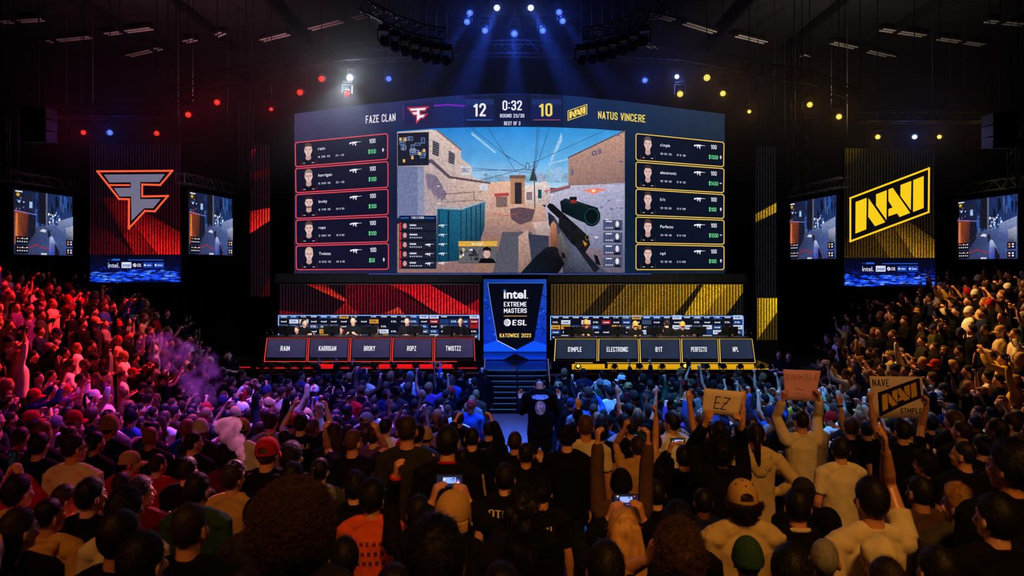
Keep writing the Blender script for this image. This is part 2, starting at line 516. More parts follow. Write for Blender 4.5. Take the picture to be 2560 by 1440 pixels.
class Canvas:
    """Coloured polygons in a 2D frame, mapped onto a surface when built."""
    def __init__(self, fn=None):
        self.t = []           # (three points, three colours, layer)
        self.fn = fn          # frame -> pixel frame of the surface

    def _p(self, p):
        return self.fn(p) if self.fn else p

    def poly(self, pts, col, layer=0):
        pts = [self._p(p) for p in pts]
        cols = [lin(c) for c in col] if isinstance(col, list) else [lin(col)] * len(pts)
        if len(pts) == 3:
            tris = [(0, 1, 2)]
        else:
            tris = tessellate_polygon([[Vector((p[0], p[1], 0)) for p in pts]])
        for q in tris:
            self.t.append(([pts[i] for i in q], [cols[i] for i in q], layer))
        return self

    def rect(self, x0, y0, x1, y1, col, layer=0):
        return self.poly([(x0, y0), (x1, y0), (x1, y1), (x0, y1)], col, layer)

    def ell(self, cx, cy_, rx, ry, col, layer=0, n=14, a0=0, a1=math.tau):
        return self.poly([(cx + rx * math.cos(a0 + (a1 - a0) * i / n), cy_ + ry * math.sin(a0 + (a1 - a0) * i / n)) for i in range(n)], col, layer)

    def line(self, pts, w, col, layer=0, close=False):
        pts = list(pts)
        if close:
            pts = pts + [pts[0]]
        for (a, b) in zip(pts[:-1], pts[1:]):
            dx, dy = b[0] - a[0], b[1] - a[1]
            L = math.hypot(dx, dy) or 1
            ux, uy = dx / L * w / 2, dy / L * w / 2
            self.poly([(a[0] - ux - uy, a[1] - uy + ux), (b[0] + ux - uy, b[1] + uy + ux),
                       (b[0] + ux + uy, b[1] + uy - ux), (a[0] - ux + uy, a[1] - uy - ux)], col, layer)
        return self

    def text(self, txt, x0, x1, ytop, ybase, col, layer=2, slope=0.0, bold=.02, lean=0):
        for t in glyphs(txt, bold):
            self.poly([(x0 + p[0] * (x1 - x0) + lean * p[1], ybase + (ytop - ybase) * p[1] + slope * p[0] * (x1 - x0)) for p in t], col, layer)
        return self

    def build(self, name, mat, surf, parent=None, cut=None):
        """surf(px, py, layer) -> world point; cut: widest x span a triangle may keep on a curved panel."""
        o = parent.location if parent is not None else Vector((0, 0, 0))
        pr = parent
        while pr is not None and pr.parent is not None:
            pr = pr.parent
            o = o + pr.location
        vs, fs, cs = [], [], []
        for pts, cols, lay in self.t:
            parts = [list(zip(pts, cols))]
            if cut:
                x0, x1 = min(p[0] for p in pts), max(p[0] for p in pts)
                parts = []
                k0, k1 = math.floor(x0 / cut), math.floor((x1 - 1e-6) / cut)
                for k in range(k0, k1 + 1):
                    poly = list(zip(pts, cols))
                    for lim, sgn in ((k * cut, 1), ((k + 1) * cut, -1)):
                        res = []
                        for i in range(len(poly)):
                            (p, c), (q, d) = poly[i], poly[(i + 1) % len(poly)]
                            ia, ib = (p[0] - lim) * sgn >= 0, (q[0] - lim) * sgn >= 0
                            if ia:
                                res.append((p, c))
                            if ia != ib:
                                u = (lim - p[0]) / (q[0] - p[0])
                                res.append(((lim, p[1] + (q[1] - p[1]) * u), tuple(c[j] + (d[j] - c[j]) * u for j in range(3))))
                        poly = res
                        if len(poly) < 3:
                            break
                    if len(poly) >= 3:
                        parts.append(poly)
            for poly in parts:
                area = sum(poly[i][0][0] * poly[(i + 1) % len(poly)][0][1] - poly[(i + 1) % len(poly)][0][0] * poly[i][0][1] for i in range(len(poly)))
                if area < 0:
                    poly = poly[::-1]
                b = len(vs)
                for (p, c) in poly:
                    vs.append(tuple(surf(p[0], p[1], lay) - o))
                    cs.append((*c, 1))
                fs.append(tuple(range(b, b + len(poly))))
        me = bpy.data.meshes.new(name)
        me.from_pydata(vs, [], fs)
        at_ = me.color_attributes.new('Col', 'FLOAT_COLOR', 'POINT')
        at_.data.foreach_set('color', np.array(cs, dtype=np.float32).ravel())
        me.update()
        return link(name, me, mat, parent)


def bil(tl, tr, br, bl):
    def f(p):
        u, v = p
        return (tl[0] * (1 - u) * (1 - v) + tr[0] * u * (1 - v) + br[0] * u * v + bl[0] * (1 - u) * v,
                tl[1] * (1 - u) * (1 - v) + tr[1] * u * (1 - v) + br[1] * u * v + bl[1] * (1 - u) * v)
    return f


def flat(D, step=.006):
    return lambda px, py, lay: at(px, py, D - lay * step)


def zoom(k, ox, oy):
    return lambda p: (ox + p[0] / k, oy + p[1] / k)


def fit(box, src):
    """Maps the source rectangle src to the rectangle box."""
    (x0, y0, x1, y1), (a0, b0, a1, b1) = box, src
    return lambda p: (x0 + (p[0] - a0) / (a1 - a0) * (x1 - x0), y0 + (p[1] - b0) / (b1 - b0) * (y1 - y0))


F_OUT = [(890, 250), (1575, 245), (1465, 375), (1300, 370), (1300, 480), (1535, 475), (1415, 615), (1325, 612), (1178, 772), (1180, 505), (1088, 502)]
F_IN = [(950, 280), (1508, 275), (1455, 347), (1282, 348), (1282, 503), (1470, 503), (1400, 588), (1318, 588), (1202, 703), (1198, 480), (1092, 480), (1040, 402), (1195, 400), (1195, 350), (1000, 352)]
N_FRAME = [(972, 495), (1692, 222), (1688, 622), (972, 890)]
N_LET = [[(1020, 530), (1122, 492), (1118, 780), (1018, 820)], [(1138, 495), (1292, 715), (1198, 752), (1135, 665)],
         [(1207, 460), (1305, 422), (1303, 697), (1207, 560)],
         [(1320, 415), (1360, 400), (1520, 630), (1422, 668), (1400, 635), (1320, 662), (1320, 595), (1358, 580), (1320, 520)],
         [(1430, 375), (1530, 337), (1525, 605), (1430, 475)], [(1547, 330), (1643, 292), (1643, 585), (1545, 622)]]


def emblem_f(fn, edge, fill, w=17, bg=(18, 10, 18)):
    c = Canvas(fn)
    c.poly(F_OUT, bg, 1)
    c.line(F_OUT, w, edge, 2, close=True)
    c.line([(1000, 376), (1180, 376)], w * .9, edge, 3)
    c.poly(F_IN, fill, 3)
    return c


def emblem_n(fn, col, bg=(14, 13, 12), w=16):
    c = Canvas(fn)
    c.poly(N_FRAME, bg, 1)
    c.line(N_FRAME, w, col, 2, close=True)
    for q in N_LET:
        c.poly(q, col, 3)
    return c


RIFLE = [(0, .38), (.06, .30), (.20, .30), (.24, .22), (.62, .22), (.64, .30), (.98, .30), (1, .36), (.66, .40), (.60, .50), (.52, .50), (.58, .92), (.50, 1), (.43, .56), (.36, .56), (.33, .88), (.26, .86), (.27, .54), (.20, .50), (.03, .66), (0, .62)]


def portrait(c, x0, y0, w, h, hair, trim, k, glasses=False, beard=False):
    """A head and shoulders picture inside a player card."""
    rnd = random.Random(k)
    X, Y = lambda u: x0 + u * w, lambda v: y0 + v * h
    skin, dark = (226, 190, 182), (150, 112, 112)
    c.poly([(X(.06), Y(1)), (X(.12), Y(.80)), (X(.34), Y(.70)), (X(.66), Y(.70)), (X(.88), Y(.80)), (X(.96), Y(1))], (14, 13, 22), 2)
    c.poly([(X(.40), Y(.52)), (X(.62), Y(.52)), (X(.64), Y(.72)), (X(.51), Y(.79)), (X(.38), Y(.72))], (196, 156, 150), 3)
    c.ell(X(.51), Y(.33), .175 * w, .245 * h, skin, 4, 18)
    c.ell(X(.34), Y(.36), .03 * w, .06 * h, dark, 3, 8)
    c.ell(X(.68), Y(.36), .03 * w, .06 * h, dark, 3, 8)
    up = .02 + .02 * rnd.random()
    c.poly([(X(.32), Y(.34)), (X(.33), Y(.14)), (X(.42), Y(up)), (X(.56), Y(up - .01)), (X(.67), Y(.10)), (X(.70), Y(.33)), (X(.66), Y(.20)), (X(.52), Y(.15 + .03 * rnd.random())), (X(.38), Y(.19)), (X(.345), Y(.28))], hair, 5)
    for s in (.43, .59):
        c.rect(X(s - .045), Y(.285), X(s + .045), Y(.305), tuple(int(v * .6) for v in dark), 6)
        c.ell(X(s), Y(.335), .028 * w, .014 * h, (40, 28, 30), 6, 8)
        if glasses:
            c.line([(X(s - .06), Y(.31)), (X(s + .06), Y(.31)), (X(s + .06), Y(.37)), (X(s - .06), Y(.37))], .012 * w, (30, 24, 28), 7, True)
    c.poly([(X(.50), Y(.34)), (X(.53), Y(.34)), (X(.55), Y(.43)), (X(.48), Y(.43))], (200, 156, 150), 6)
    c.ell(X(.515), Y(.48), .06 * w, .014 * h, (150, 84, 88), 6, 8)
    if beard:
        c.poly([(X(.36), Y(.42)), (X(.42), Y(.50)), (X(.51), Y(.52)), (X(.61), Y(.50)), (X(.66), Y(.42)), (X(.60), Y(.56)), (X(.51), Y(.585)), (X(.42), Y(.56))], (88, 66, 68), 5)
    c.line([(X(.20), Y(.77)), (X(.14), Y(.98))], .02 * w, trim, 3)
    c.line([(X(.84), Y(.77)), (X(.90), Y(.98))], .02 * w, trim, 3)
    c.rect(X(.25), Y(.88), X(.36), Y(.91), (190, 188, 200), 3)
    c.rect(X(.66), Y(.88), X(.78), Y(.91), (190, 188, 200), 3)


# ------------------------------------------------------------------ the curved main screen
SXC, SA, SC = -.08, 1.7, .453


def screen_depth(px):
    D = 25.0
    for _ in range(12):
        X = (px - 1280) * D / F - SXC
        D = 24.0 + SC * (math.sqrt(X * X + SA * SA) - SA)
    return D


_sd = [screen_depth(700 + i) for i in range(1150)]


def curved(px, py, lay):
    q = min(max(px - 700, 0), 1148)
    i = int(q)
    D = _sd[i] + (_sd[i + 1] - _sd[i]) * (q - i)
    return at(px, py, D - lay * .006)


main = thing('main_led_screen', 'huge curved LED screen over the stage showing the match and player cards', 'screen', (0, 25.5, 4.1))
# cabinet: the panel with real thickness
zt, zb = 10.53, 4.13
mb = MB()
xs = [735 + 11 * i for i in range(99)]
vs, fs = [], []
for x in xs:
    D = screen_depth(x)
    X = (x - 1280) * D / F
    vs += [(X, D, zb), (X, D, zt), (X, D + .3, zt), (X, D + .3, zb)]
n = len(xs)
for i in range(n - 1):
    for j in range(4):
        fs.append((i * 4 + j, (i + 1) * 4 + j, (i + 1) * 4 + (j + 1) % 4, i * 4 + (j + 1) % 4))
fs += [(0, 1, 2, 3), (4 * n - 1, 4 * n - 2, 4 * n - 3, 4 * n - 4)]
mb.add(vs, fs)
rel(mb, main.location).build('cabinet', M['black_metal'], main)

top = [(736, 285), (860, 267), (970, 256), (1100, 242), (1190, 236), (1262, 234), (1340, 235), (1420, 239), (1560, 253), (1700, 271), (1812, 285)]
c = Canvas()
colt = [(66, 54, 96), (54, 54, 94), (40, 48, 90), (26, 38, 92), (22, 40, 98), (20, 40, 98), (18, 40, 92), (18, 42, 84), (22, 46, 78), (30, 50, 76), (34, 50, 72)]
for i in range(len(top) - 1):
    (x0, y0), (x1, y1) = top[i], top[i + 1]
    a, b = colt[i], colt[i + 1]
    la, lb = tuple(int(v * .62) for v in a), tuple(int(v * .62) for v in b)
    c.poly([(x0, y0), (x1, y1), (x1, 420), (x0, 420)], [a, b, lb, la], 1)
    da, db = tuple(int(v * .72) for v in a), tuple(int(v * .72) for v in b)
    c.poly([(x0, 420), (x1, 420), (x1, 684), (x0, 684)], [la, lb, db, da], 1)
c.line([(738, 685), (1812, 685)], 2, (60, 78, 170), 2)
c.build('background_panel', M['panel'], curved, main, cut=12)

# score header
c = Canvas()
c.poly([(1160, 238), (1408, 238), (1408, 316), (1160, 317)], (17, 24, 58), 2)
c.rect(1239, 236, 1326, 302, (14, 18, 50), 3)
for x0, x1, lc in ((1162, 1234, (60, 110, 230)), (1329, 1404, (70, 84, 150))):
    c.rect(x0, 248, x1, 301, (20, 30, 78), 3)
    c.rect(x0, 248, x1, 262, (28, 46, 104), 4)
    c.rect(x0 + 5, 299, x1 - 3, 300.5, lc if x0 < 1200 else (190, 90, 110), 5)
c.line([(1087, 264), (1120, 262), (1160, 265)], 4, (120, 30, 190), 4)
c.text('12', 1183, 1215, 258, 291, (238, 236, 245), 6, bold=.035)
c.text('10', 1347, 1381, 258, 291, (246, 214, 90), 6, bold=.035)
c.text('0:32', 1256, 1305, 251, 276, (240, 240, 248), 6, bold=.03)
c.text('ROUND 23/30', 1250, 1311, 284.5, 294, (232, 232, 244), 6, bold=.025)
c.text('BEST OF 3', 1260, 1301, 303.5, 313, (232, 232, 244), 6, bold=.025)
c.text('FAZE CLAN', 914, 989, 289, 309, (236, 230, 240), 6, slope=-.085, bold=.015)
c.text('NATUS VINCERE', 1495, 1614, 277, 296.5, (250, 222, 92), 6, slope=.086, bold=.015)
c.build('score_header', M['graphic'], curved, main, cut=12)
c = Canvas()
c.poly([(1009, 258), (1084, 254), (1084, 313), (1009, 314)], (30, 30, 74), 2)
c.rect(1008, 262, 1010, 302, (90, 40, 140), 3)
c.build('logo_tile', M['graphic'], curved, main, cut=12)
c = emblem_f(fit((1019, 268, 1071, 308), (890, 245, 1575, 772)), (214, 46, 66), (240, 236, 246), 30, (30, 14, 40))
for q in c.t: q[0][:] = [(p[0], p[1] - (p[0] - 1045) * .05) for p in q[0]]
c.t = [(a, b, l + 3) for a, b, l in c.t]
c.build('team_emblem', M['graphic'], curved, main, cut=12)
c = emblem_n(fit((1420, 261, 1467, 301), (972, 222, 1692, 890)), (246, 214, 88), (16, 18, 34), 30)
c.t = [(a, b, l + 3) for a, b, l in c.t]
c.build('team_emblem', M['graphic'], curved, main, cut=12)

CARDS_L = [((738, 356.7), (969, 334), (969, 398), (739, 416.7)), ((739, 421.7), (969.7, 404), (970, 468), (740, 481.7)), ((740, 486.7), (970, 473), (970, 536), (740, 546)), ((740, 550.7), (970, 541.7), (970, 604), (740.5, 610)), ((740.5, 615), (971, 609), (971, 673), (741, 674))]
CARDS_R = [((1590, 334), (1810, 356), (1809, 416.7), (1590, 400)), ((1590, 405), (1810, 421.7), (1809, 481.7), (1590, 469)), ((1590, 473), (1810, 486.7), (1809.5, 546), (1590, 537.7)), ((1590, 542.7), (1810, 550.7), (1810, 610.7), (1590, 606.7)), ((1590, 611), (1810, 615.7), (1810, 674), (1590, 674))]
ROWS_L = [('rain', '$150', 'N 28 15', '34 + 30', (88, 66, 60)), ('karrigan', '$100', '0 315 10', '25 + 20', (150, 124, 110)), ('broky', '$100', '0 116 10', '33 9 20', (46, 34, 36)), ('ropz', '$100', '2 331 13', '15 9 20', (92, 68, 60)), ('Twistzz', '$50', '3 312 13', '34 5 30', (206, 180, 150))]
ROWS_R = [('s1mple', '$1500', '10 01 10', '9 5 18', (96, 82, 82)), ('electronic', '$1450', '16 10 10', '5 9 13', (60, 44, 46)), ('b1t', '$100', '13 10 25', '31 5 100', (70, 50, 46)), ('Perfecto', '$1500', '13 19 16', '9 9 110', (78, 54, 46)), ('npl', '$100', '12 16 10', '5 9 100', (44, 34, 38))]
for side, cards, rows in ((0, CARDS_L, ROWS_L), (1, CARDS_R, ROWS_R)):
    edge = (255, 76, 88) if side == 0 else (250, 204, 84)
    for k, (quad, row) in enumerate(zip(cards, rows)):
        fn = bil(*quad)
        c = Canvas(fn)
        c.poly([(.015, .01), (.985, .01), (.998, .06), (.998, .94), (.985, .99), (.015, .99), (.002, .94), (.002, .06)], (20, 20, 44) if side == 0 else (12, 20, 38), 2)
        card = c.build('player_card', M['graphic'], curved, main, cut=12)
        c = Canvas()
        r = [fn(p) for p in [(.016, 0), (.984, 0), (1, .06), (1, .94), (.984, 1), (.016, 1), (0, .94), (0, .06)]]
        c.line(r, 2.2, edge, 3, close=True)
        c.build('card_border', M['graphic'], curved, card, cut=12)
        c = Canvas(fn)
        u0 = .02 if side == 0 else .015
        portrait(c, u0, .04, .235, .95, row[4], (150, 26, 40) if side == 0 else (70, 70, 78), k + side * 5, glasses=(side == 0 and k in (1, 4)), beard=(side == 0 and k == 2))
        c.build('portrait', M['graphic'], curved, card, cut=12)
        a = (.245, .585, .80, .79, .95) if side == 0 else (.275, .66, .85, .83, .965)
        wd = .018 * len(row[0]) + .005
        Canvas(fn).text(row[0], a[0], a[0] + wd, .28, .40, (232, 228, 242), 4, bold=.01).build('name_text', M['graphic'], curved, card, cut=12)
        Canvas(fn).text(row[2], a[0], a[0] + .13, .64, .72, (200, 198, 216), 4, bold=.03).build('stats_text', M['graphic'], curved, card, cut=12)
        Canvas(fn).text(row[3], a[0] + .19, a[0] + .19 + (.09 if side == 0 else .10), .64, .72, (200, 198, 216), 4, bold=.03).build('stats_text', M['graphic'], curved, card, cut=12)
        Canvas(fn).poly([(a[1] + p[0] * .13, .14 + p[1] * .22) for p in RIFLE], (236, 234, 246), 4).build('rifle_icon', M['graphic'], curved, card, cut=12)
        Canvas(fn).text('100', a[2], a[2] + .068, .14, .32, (236, 234, 246), 4, bold=.02).build('health_text', M['graphic'], curved, card, cut=12)
        Canvas(fn).text(row[1], a[3], a[3] + .021 * len(row[1]), .56, .73, (110, 226, 150), 4, bold=.02).build('money_text', M['graphic'], curved, card, cut=12)
        if k in (0, 4) or side == 1:
            c = Canvas(fn)
            c.rect(a[4] - .012, .60, a[4] + .012, .64, (220, 220, 235), 4)
            if k != 1 and k != 3:
                c.rect(a[4] - .005, .55, a[4] + .005, .70, (220, 220, 235), 4)
            c.build('kit_icon', M['graphic'], curved, card, cut=12)

# the picture of a desert alley seen over a rifle
P = Canvas()
skt = [(993, 328), (1080, 321), (1180, 318), (1280, 317), (1380, 318), (1480, 322), (1562, 328)]
skc = [(26, 112, 196), (30, 124, 206), (34, 132, 212), (38, 140, 220), (44, 146, 222), (52, 150, 220), (60, 152, 218)]
for i in range(6):
    (a, ya), (b, yb) = skt[i], skt[i + 1]
    mc = tuple(int(v * .5 + w_ * .5) for v, w_ in zip(skc[i], (150, 204, 238)))
    P.poly([(a, ya), (b, yb), (b, 400), (a, 400)], [skc[i], skc[i + 1], mc, mc], 1)
    P.poly([(a, 400), (b, 400), (b, 470), (a, 470)], [mc, mc, (176, 212, 236), (176, 212, 236)], 1)
for q in ([(1404, 330), (1406, 350), (1372, 420), (1368, 418)], [(1420, 400), (1372, 412), (1372, 408), (1418, 396)], [(1180, 330), (1240, 380), (1238, 384), (1178, 336)]):
    P.poly(q, (150, 200, 236), 2)
rnd = random.Random(4)
x = 1200
while x < 1425:
    w_ = rnd.uniform(6, 16)
    h_ = rnd.uniform(8, 30) if x > 1290 else rnd.uniform(4, 12)
    P.rect(x, 448 - h_, x + w_, 456, (118 + rnd.randint(0, 40), 160 + rnd.randint(0, 24), 200), 2)
    x += w_ * .8
P.poly([(1375, 423), (1398, 418), (1404, 418), (1404, 452), (1375, 452)], (150, 190, 224), 3)
# ground
P.poly([(993, 682), (993, 560), (1180, 520), (1224, 505), (1345, 505), (1420, 560), (1562, 620), (1562, 682)],
       [(150, 112, 104), (160, 120, 110), (205, 160, 138), (222, 178, 152), (214, 172, 150), (176, 138, 124), (120, 108, 124), (96, 92, 110)], 2)
P.poly([(1275, 522), (1300, 518), (1338, 524), (1330, 552), (1300, 562), (1278, 548)], (96, 74, 84), 3)
P.poly([(1210, 590), (1300, 575), (1340, 600), (1370, 682), (1180, 682)], (150, 112, 100), 3)
P.poly([(1256, 580), (1330, 580), (1330, 640), (1372, 682), (1232, 682)], (84, 84, 98), 4)
P.line([(1232, 532), (1258, 540), (1290, 534)], 1.5, (200, 90, 80), 4)
# left house
P.poly([(993, 415), (993, 330), (1078, 324), (1094, 327), (1152, 374), (1153, 396), (1180, 417), (1180, 442), (1226, 458), (1226, 525), (1090, 545), (993, 545)],
       [(176, 160, 164), (196, 178, 174), (226, 206, 192), (222, 200, 186), (214, 190, 178), (206, 184, 174), (210, 188, 178), (204, 180, 170), (216, 186, 170), (196, 164, 152), (176, 152, 150), (150, 146, 168)], 3)
P.poly([(993, 416), (1058, 416), (1060, 545), (993, 545)], (112, 120, 158), 4)
P.poly([(1044, 416), (1060, 416), (1060, 540), (1044, 540)], (136, 142, 172), 5)
P.poly([(1060, 400), (1080, 398), (1126, 440), (1226, 456), (1226, 460), (1122, 446), (1078, 408), (1060, 408)], (92, 78, 86), 5)
P.line([(1094, 327), (1152, 374)], 4, (130, 104, 96), 5)
for q in ([(1081, 350), (1099, 358), (1098, 393), (1080, 386)], [(1121, 375), (1138, 384), (1137, 413), (1120, 407)]):
    P.poly(q, (58, 56, 66), 5)
    P.line(q, 2, (196, 176, 168), 6, True)
    for j in range(1, 6):
        y = q[0][1] + (q[3][1] - q[0][1]) * j / 6
        P.line([(q[0][0] + 1, y), (q[1][0] - 1, y + 7)], 1, (150, 140, 146), 6)
for k in range(9):
    a = rnd.uniform(-.5, 1.0)
    P.poly([(1066 + k * 3, 430 + k), (1072 + k * 5 + 14 * a, 452 + k * 4), (1070 + k * 4 + 10 * a, 480 + 3 * k), (1064 + k * 2, 446 + k)], (124, 110, 134), 5)
P.rect(1152, 415, 1176, 437, (206, 206, 220), 6)
P.text('IDONLET', 1154, 1174, 420, 431, (90, 96, 130), 7)
P.rect(1200, 460, 1218, 476, (206, 206, 220), 6)
for k in range(26):
    xx, yy = rnd.uniform(1066, 1220), rnd.uniform(430, 520)
    P.ell(xx, yy, rnd.uniform(1, 5), rnd.uniform(.8, 2), rnd.choice([(150, 124, 122), (232, 210, 198), (136, 116, 122)]), 5, 7)
P.line([(1112, 500), (1112, 485), (1185, 480), (1185, 500)], 1.4, (70, 60, 66), 6)
# far street
P.poly([(1224, 456), (1282, 452), (1282, 516), (1224, 520)], [(226, 180, 158), (236, 190, 162), (206, 160, 140), (196, 150, 134)], 4)
P.rect(1276, 440, 1312, 510, (176, 128, 96), 5)
P.rect(1274, 438, 1314, 446, (110, 84, 72), 6)
P.rect(1287, 456, 1304, 510, (46, 40, 52), 6)
P.poly([(1310, 466), (1366, 452), (1376, 470), (1376, 512), (1310, 512)], [(238, 220, 210), (226, 210, 206), (208, 194, 196), (180, 160, 160), (206, 180, 166)], 5)
P.rect(1316, 480, 1330, 500, (128, 112, 118), 6)
P.poly([(1236, 484), (1272, 482), (1272, 490), (1236, 492)], (178, 72, 70), 6)
P.rect(1240, 492, 1268, 518, (124, 100, 98), 6)
P.rect(1345, 474, 1354, 496, (16, 76, 84), 6)
P.line([(1335, 404), (1337, 520)], 2.4, (78, 68, 78), 7)
for a in range(5):
    P.poly([(1322 + a * 2, 452 - a * 6), (1334, 436 - a * 5), (1344 - a * 2, 452 - a * 6)], (44, 60, 66), 6)
P.ell(1319, 416, 5, 10, (60, 70, 92), 7)
P.ell(1319, 416, 3.4, 8, (120, 176, 216), 8)
# right house and wall
P.poly([(1421, 394), (1562, 327), (1562, 460), (1421, 464)], [(178, 138, 122), (196, 150, 130), (140, 108, 106), (150, 116, 110)], 4)
P.line([(1421, 394), (1562, 327)], 3, (96, 72, 72), 5)
P.text('CLO', 1480, 1503, 378, 390, (66, 76, 116), 5, slope=-.25, bold=.05)
for q in ((1430, 430, 3, 10), (1552, 404, 5, 3), (1544, 338, 6, 2.5)):
    P.ell(*q, (104, 104, 134), 5, 8)
P.poly([(1362, 478), (1425, 466), (1562, 456), (1562, 640), (1400, 600), (1366, 560)], [(190, 184, 206), (200, 196, 216), (176, 176, 206), (96, 100, 130), (140, 140, 168), (160, 156, 182)], 4)
P.poly([(1366, 476), (1426, 462), (1426, 470), (1366, 486)], (108, 96, 110), 5)
P.line([(1362, 478), (1424, 466)], 3, (196, 84, 88), 6)
for k in range(22):
    xx, yy = rnd.uniform(1380, 1556), rnd.uniform(480, 600)
    P.ell(xx, yy, rnd.uniform(1, 7), rnd.uniform(.8, 3), rnd.choice([(128, 128, 160), (214, 210, 224), (112, 112, 146)]), 5, 7)
P.poly([(1455, 477), (1482, 471), (1520, 473), (1484, 482)], (255, 120, 90), 6)
P.ell(1484, 478, 10, 7, (255, 132, 96), 6)
P.ell(1484, 477, 5, 3.5, (255, 236, 210), 7)
# blocks
P.poly([(1330, 556), (1374, 552), (1380, 590), (1348, 600)], [(206, 182, 170), (196, 172, 164), (150, 130, 130), (160, 138, 134)], 5)
P.poly([(1296, 590), (1320, 575), (1330, 640), (1330, 682), (1296, 682)], [(190, 152, 136), (206, 170, 152), (150, 120, 112), (120, 96, 94), (140, 112, 104)], 5)
P.poly([(1320, 585), (1372, 590), (1372, 650), (1330, 660)], (54, 58, 76), 6)
# container
P.poly([(1093, 522), (1151, 524), (1151, 652), (1090, 655)], [(26, 92, 124), (34, 104, 134), (16, 64, 92), (18, 66, 92)], 6)
P.poly([(1151, 524), (1213, 504), (1211, 572), (1196, 612), (1151, 652)], [(44, 104, 132), (60, 112, 140), (30, 70, 92), (22, 58, 80), (18, 56, 78)], 6)
P.line([(1090, 520), (1152, 523), (1214, 503)], 3.4, (150, 172, 184), 7)
for x, y0, y1 in ((1098, 526, 650), (1120, 528, 650), (1122, 528, 650), (1152, 526, 650), (1166, 522, 634), (1178, 518, 624), (1190, 514, 616), (1201, 510, 604)):
    P.line([(x, y0), (x, y1)], 2, (12, 42, 60), 7)
P.line([(1110, 506), (1186, 500), (1212, 502)], 1.4, (110, 90, 88), 6)
# rifle, scope, glove, sleeve
P.poly([(1367, 516), (1374, 508), (1382, 510), (1444, 566), (1434, 580), (1375, 526)], (20, 20, 26), 9)
P.poly([(1398, 540), (1440, 562), (1470, 590), (1476, 612), (1462, 632), (1430, 610), (1396, 566)], [(26, 27, 34), (30, 30, 36), (24, 24, 28), (40, 34, 30), (14, 14, 18), (16, 16, 22), (22, 22, 30)], 9)
P.poly([(1370, 530), (1384, 540), (1404, 570), (1448, 622), (1520, 682), (1408, 682), (1400, 620), (1372, 560)], [(34, 36, 48), (44, 46, 60), (74, 78, 96), (92, 98, 120), (70, 76, 96), (40, 42, 56), (56, 60, 76), (28, 30, 40)], 8)
P.poly([(1420, 590), (1432, 594), (1500, 672), (1486, 682)], (26, 28, 38), 9)
P.poly([(1484, 636), (1494, 640), (1502, 664), (1490, 660)], (18, 20, 28), 10)
P.poly([(1400, 504), (1412, 496), (1440, 502), (1496, 520), (1484, 566), (1440, 548), (1404, 530)], [(16, 30, 36), (20, 40, 46), (20, 52, 56), (14, 34, 40), (8, 14, 18), (10, 24, 28), (10, 18, 24)], 10)
P.rect(1424, 492, 1442, 500, (18, 22, 28), 11)
P.rect(1426, 500, 1441, 508, (150, 44, 40), 11)
P.ell(1479, 541, 22, 25, (10, 26, 30), 11, 20)
P.ell(1479, 541, 18, 21, (30, 72, 74), 12, 20)
P.ell(1479, 541, 16, 19, (8, 20, 22), 13, 20)
P.ell(1468, 594, 5, 7, (120, 96, 60), 11)
P.ell(1468, 594, 3.4, 5, (18, 16, 18), 12)
P.poly([(1456, 600), (1468, 610), (1462, 616)], (200, 130, 40), 11)
P.poly([(1377, 560), (1384, 552), (1391, 562), (1394, 590), (1402, 604), (1398, 628), (1376, 618), (1374, 590)], [(190, 130, 100), (206, 150, 120), (176, 118, 92), (140, 88, 68), (110, 70, 56), (92, 58, 48), (120, 76, 60), (160, 104, 80)], 11)
P.poly([(1394, 588), (1402, 580), (1412, 602), (1426, 640), (1412, 660), (1396, 632)], [(96, 92, 92), (120, 116, 112), (100, 96, 94), (74, 70, 72), (56, 52, 56), (70, 64, 66)], 12)
P.poly([(1302, 682), (1340, 640), (1366, 618), (1388, 616), (1412, 636), (1416, 652), (1396, 682)], [(16, 26, 38), (14, 20, 30), (24, 22, 30), (30, 26, 34), (22, 18, 26), (14, 12, 18), (12, 12, 18)], 12)
for (a, b) in (((1177, 318), (1276, 398)), ((1219, 318), (1290, 430)), ((1343, 318), (1336, 430)), ((1348, 318), (1338, 430)), ((1374, 320), (1340, 420)), ((1516, 324), (1336, 406)), ((1181, 420), (1335, 432)), ((1181, 426), (1335, 424)), ((1337, 414), (1200, 452)), ((1260, 385), (1330, 428))):
    P.line([a, b], 1.1, (40, 66, 100), 5)
# overlays of the picture
P.poly([(994, 333), (1072, 330), (1072, 413), (994, 415)], (26, 28, 44), 9)
for k in range(17):
    xx, yy = rnd.uniform(998, 1056), rnd.uniform(340, 398)
    ww, hh = rnd.uniform(6, 16), rnd.uniform(5, 14)
    P.rect(xx, yy, xx + ww, yy + hh, (24, 56, 110), 10)
    P.line([(xx, yy), (xx + ww, yy), (xx + ww, yy + hh), (xx, yy + hh)], .9, (150, 160, 190), 11, True)
for xx, yy in ((1001, 348), (1013, 349), (1049, 384), (1031, 394), (1010, 402), (1060, 376)):
    P.rect(xx - 3, yy - 4, xx + 3, yy + 4, (236, 180, 90), 12)
P.rect(998, 539, 1091, 672, (18, 20, 34), 9)
P.rect(998, 539, 1091, 552, (16, 30, 62), 10)
P.rect(1001, 544, 1022, 546, (60, 120, 220), 11)
P.rect(1062, 544, 1086, 546, (60, 120, 220), 11)
P.text('YARLS CONS', 1028, 1060, 541, 547, (220, 224, 240), 11)
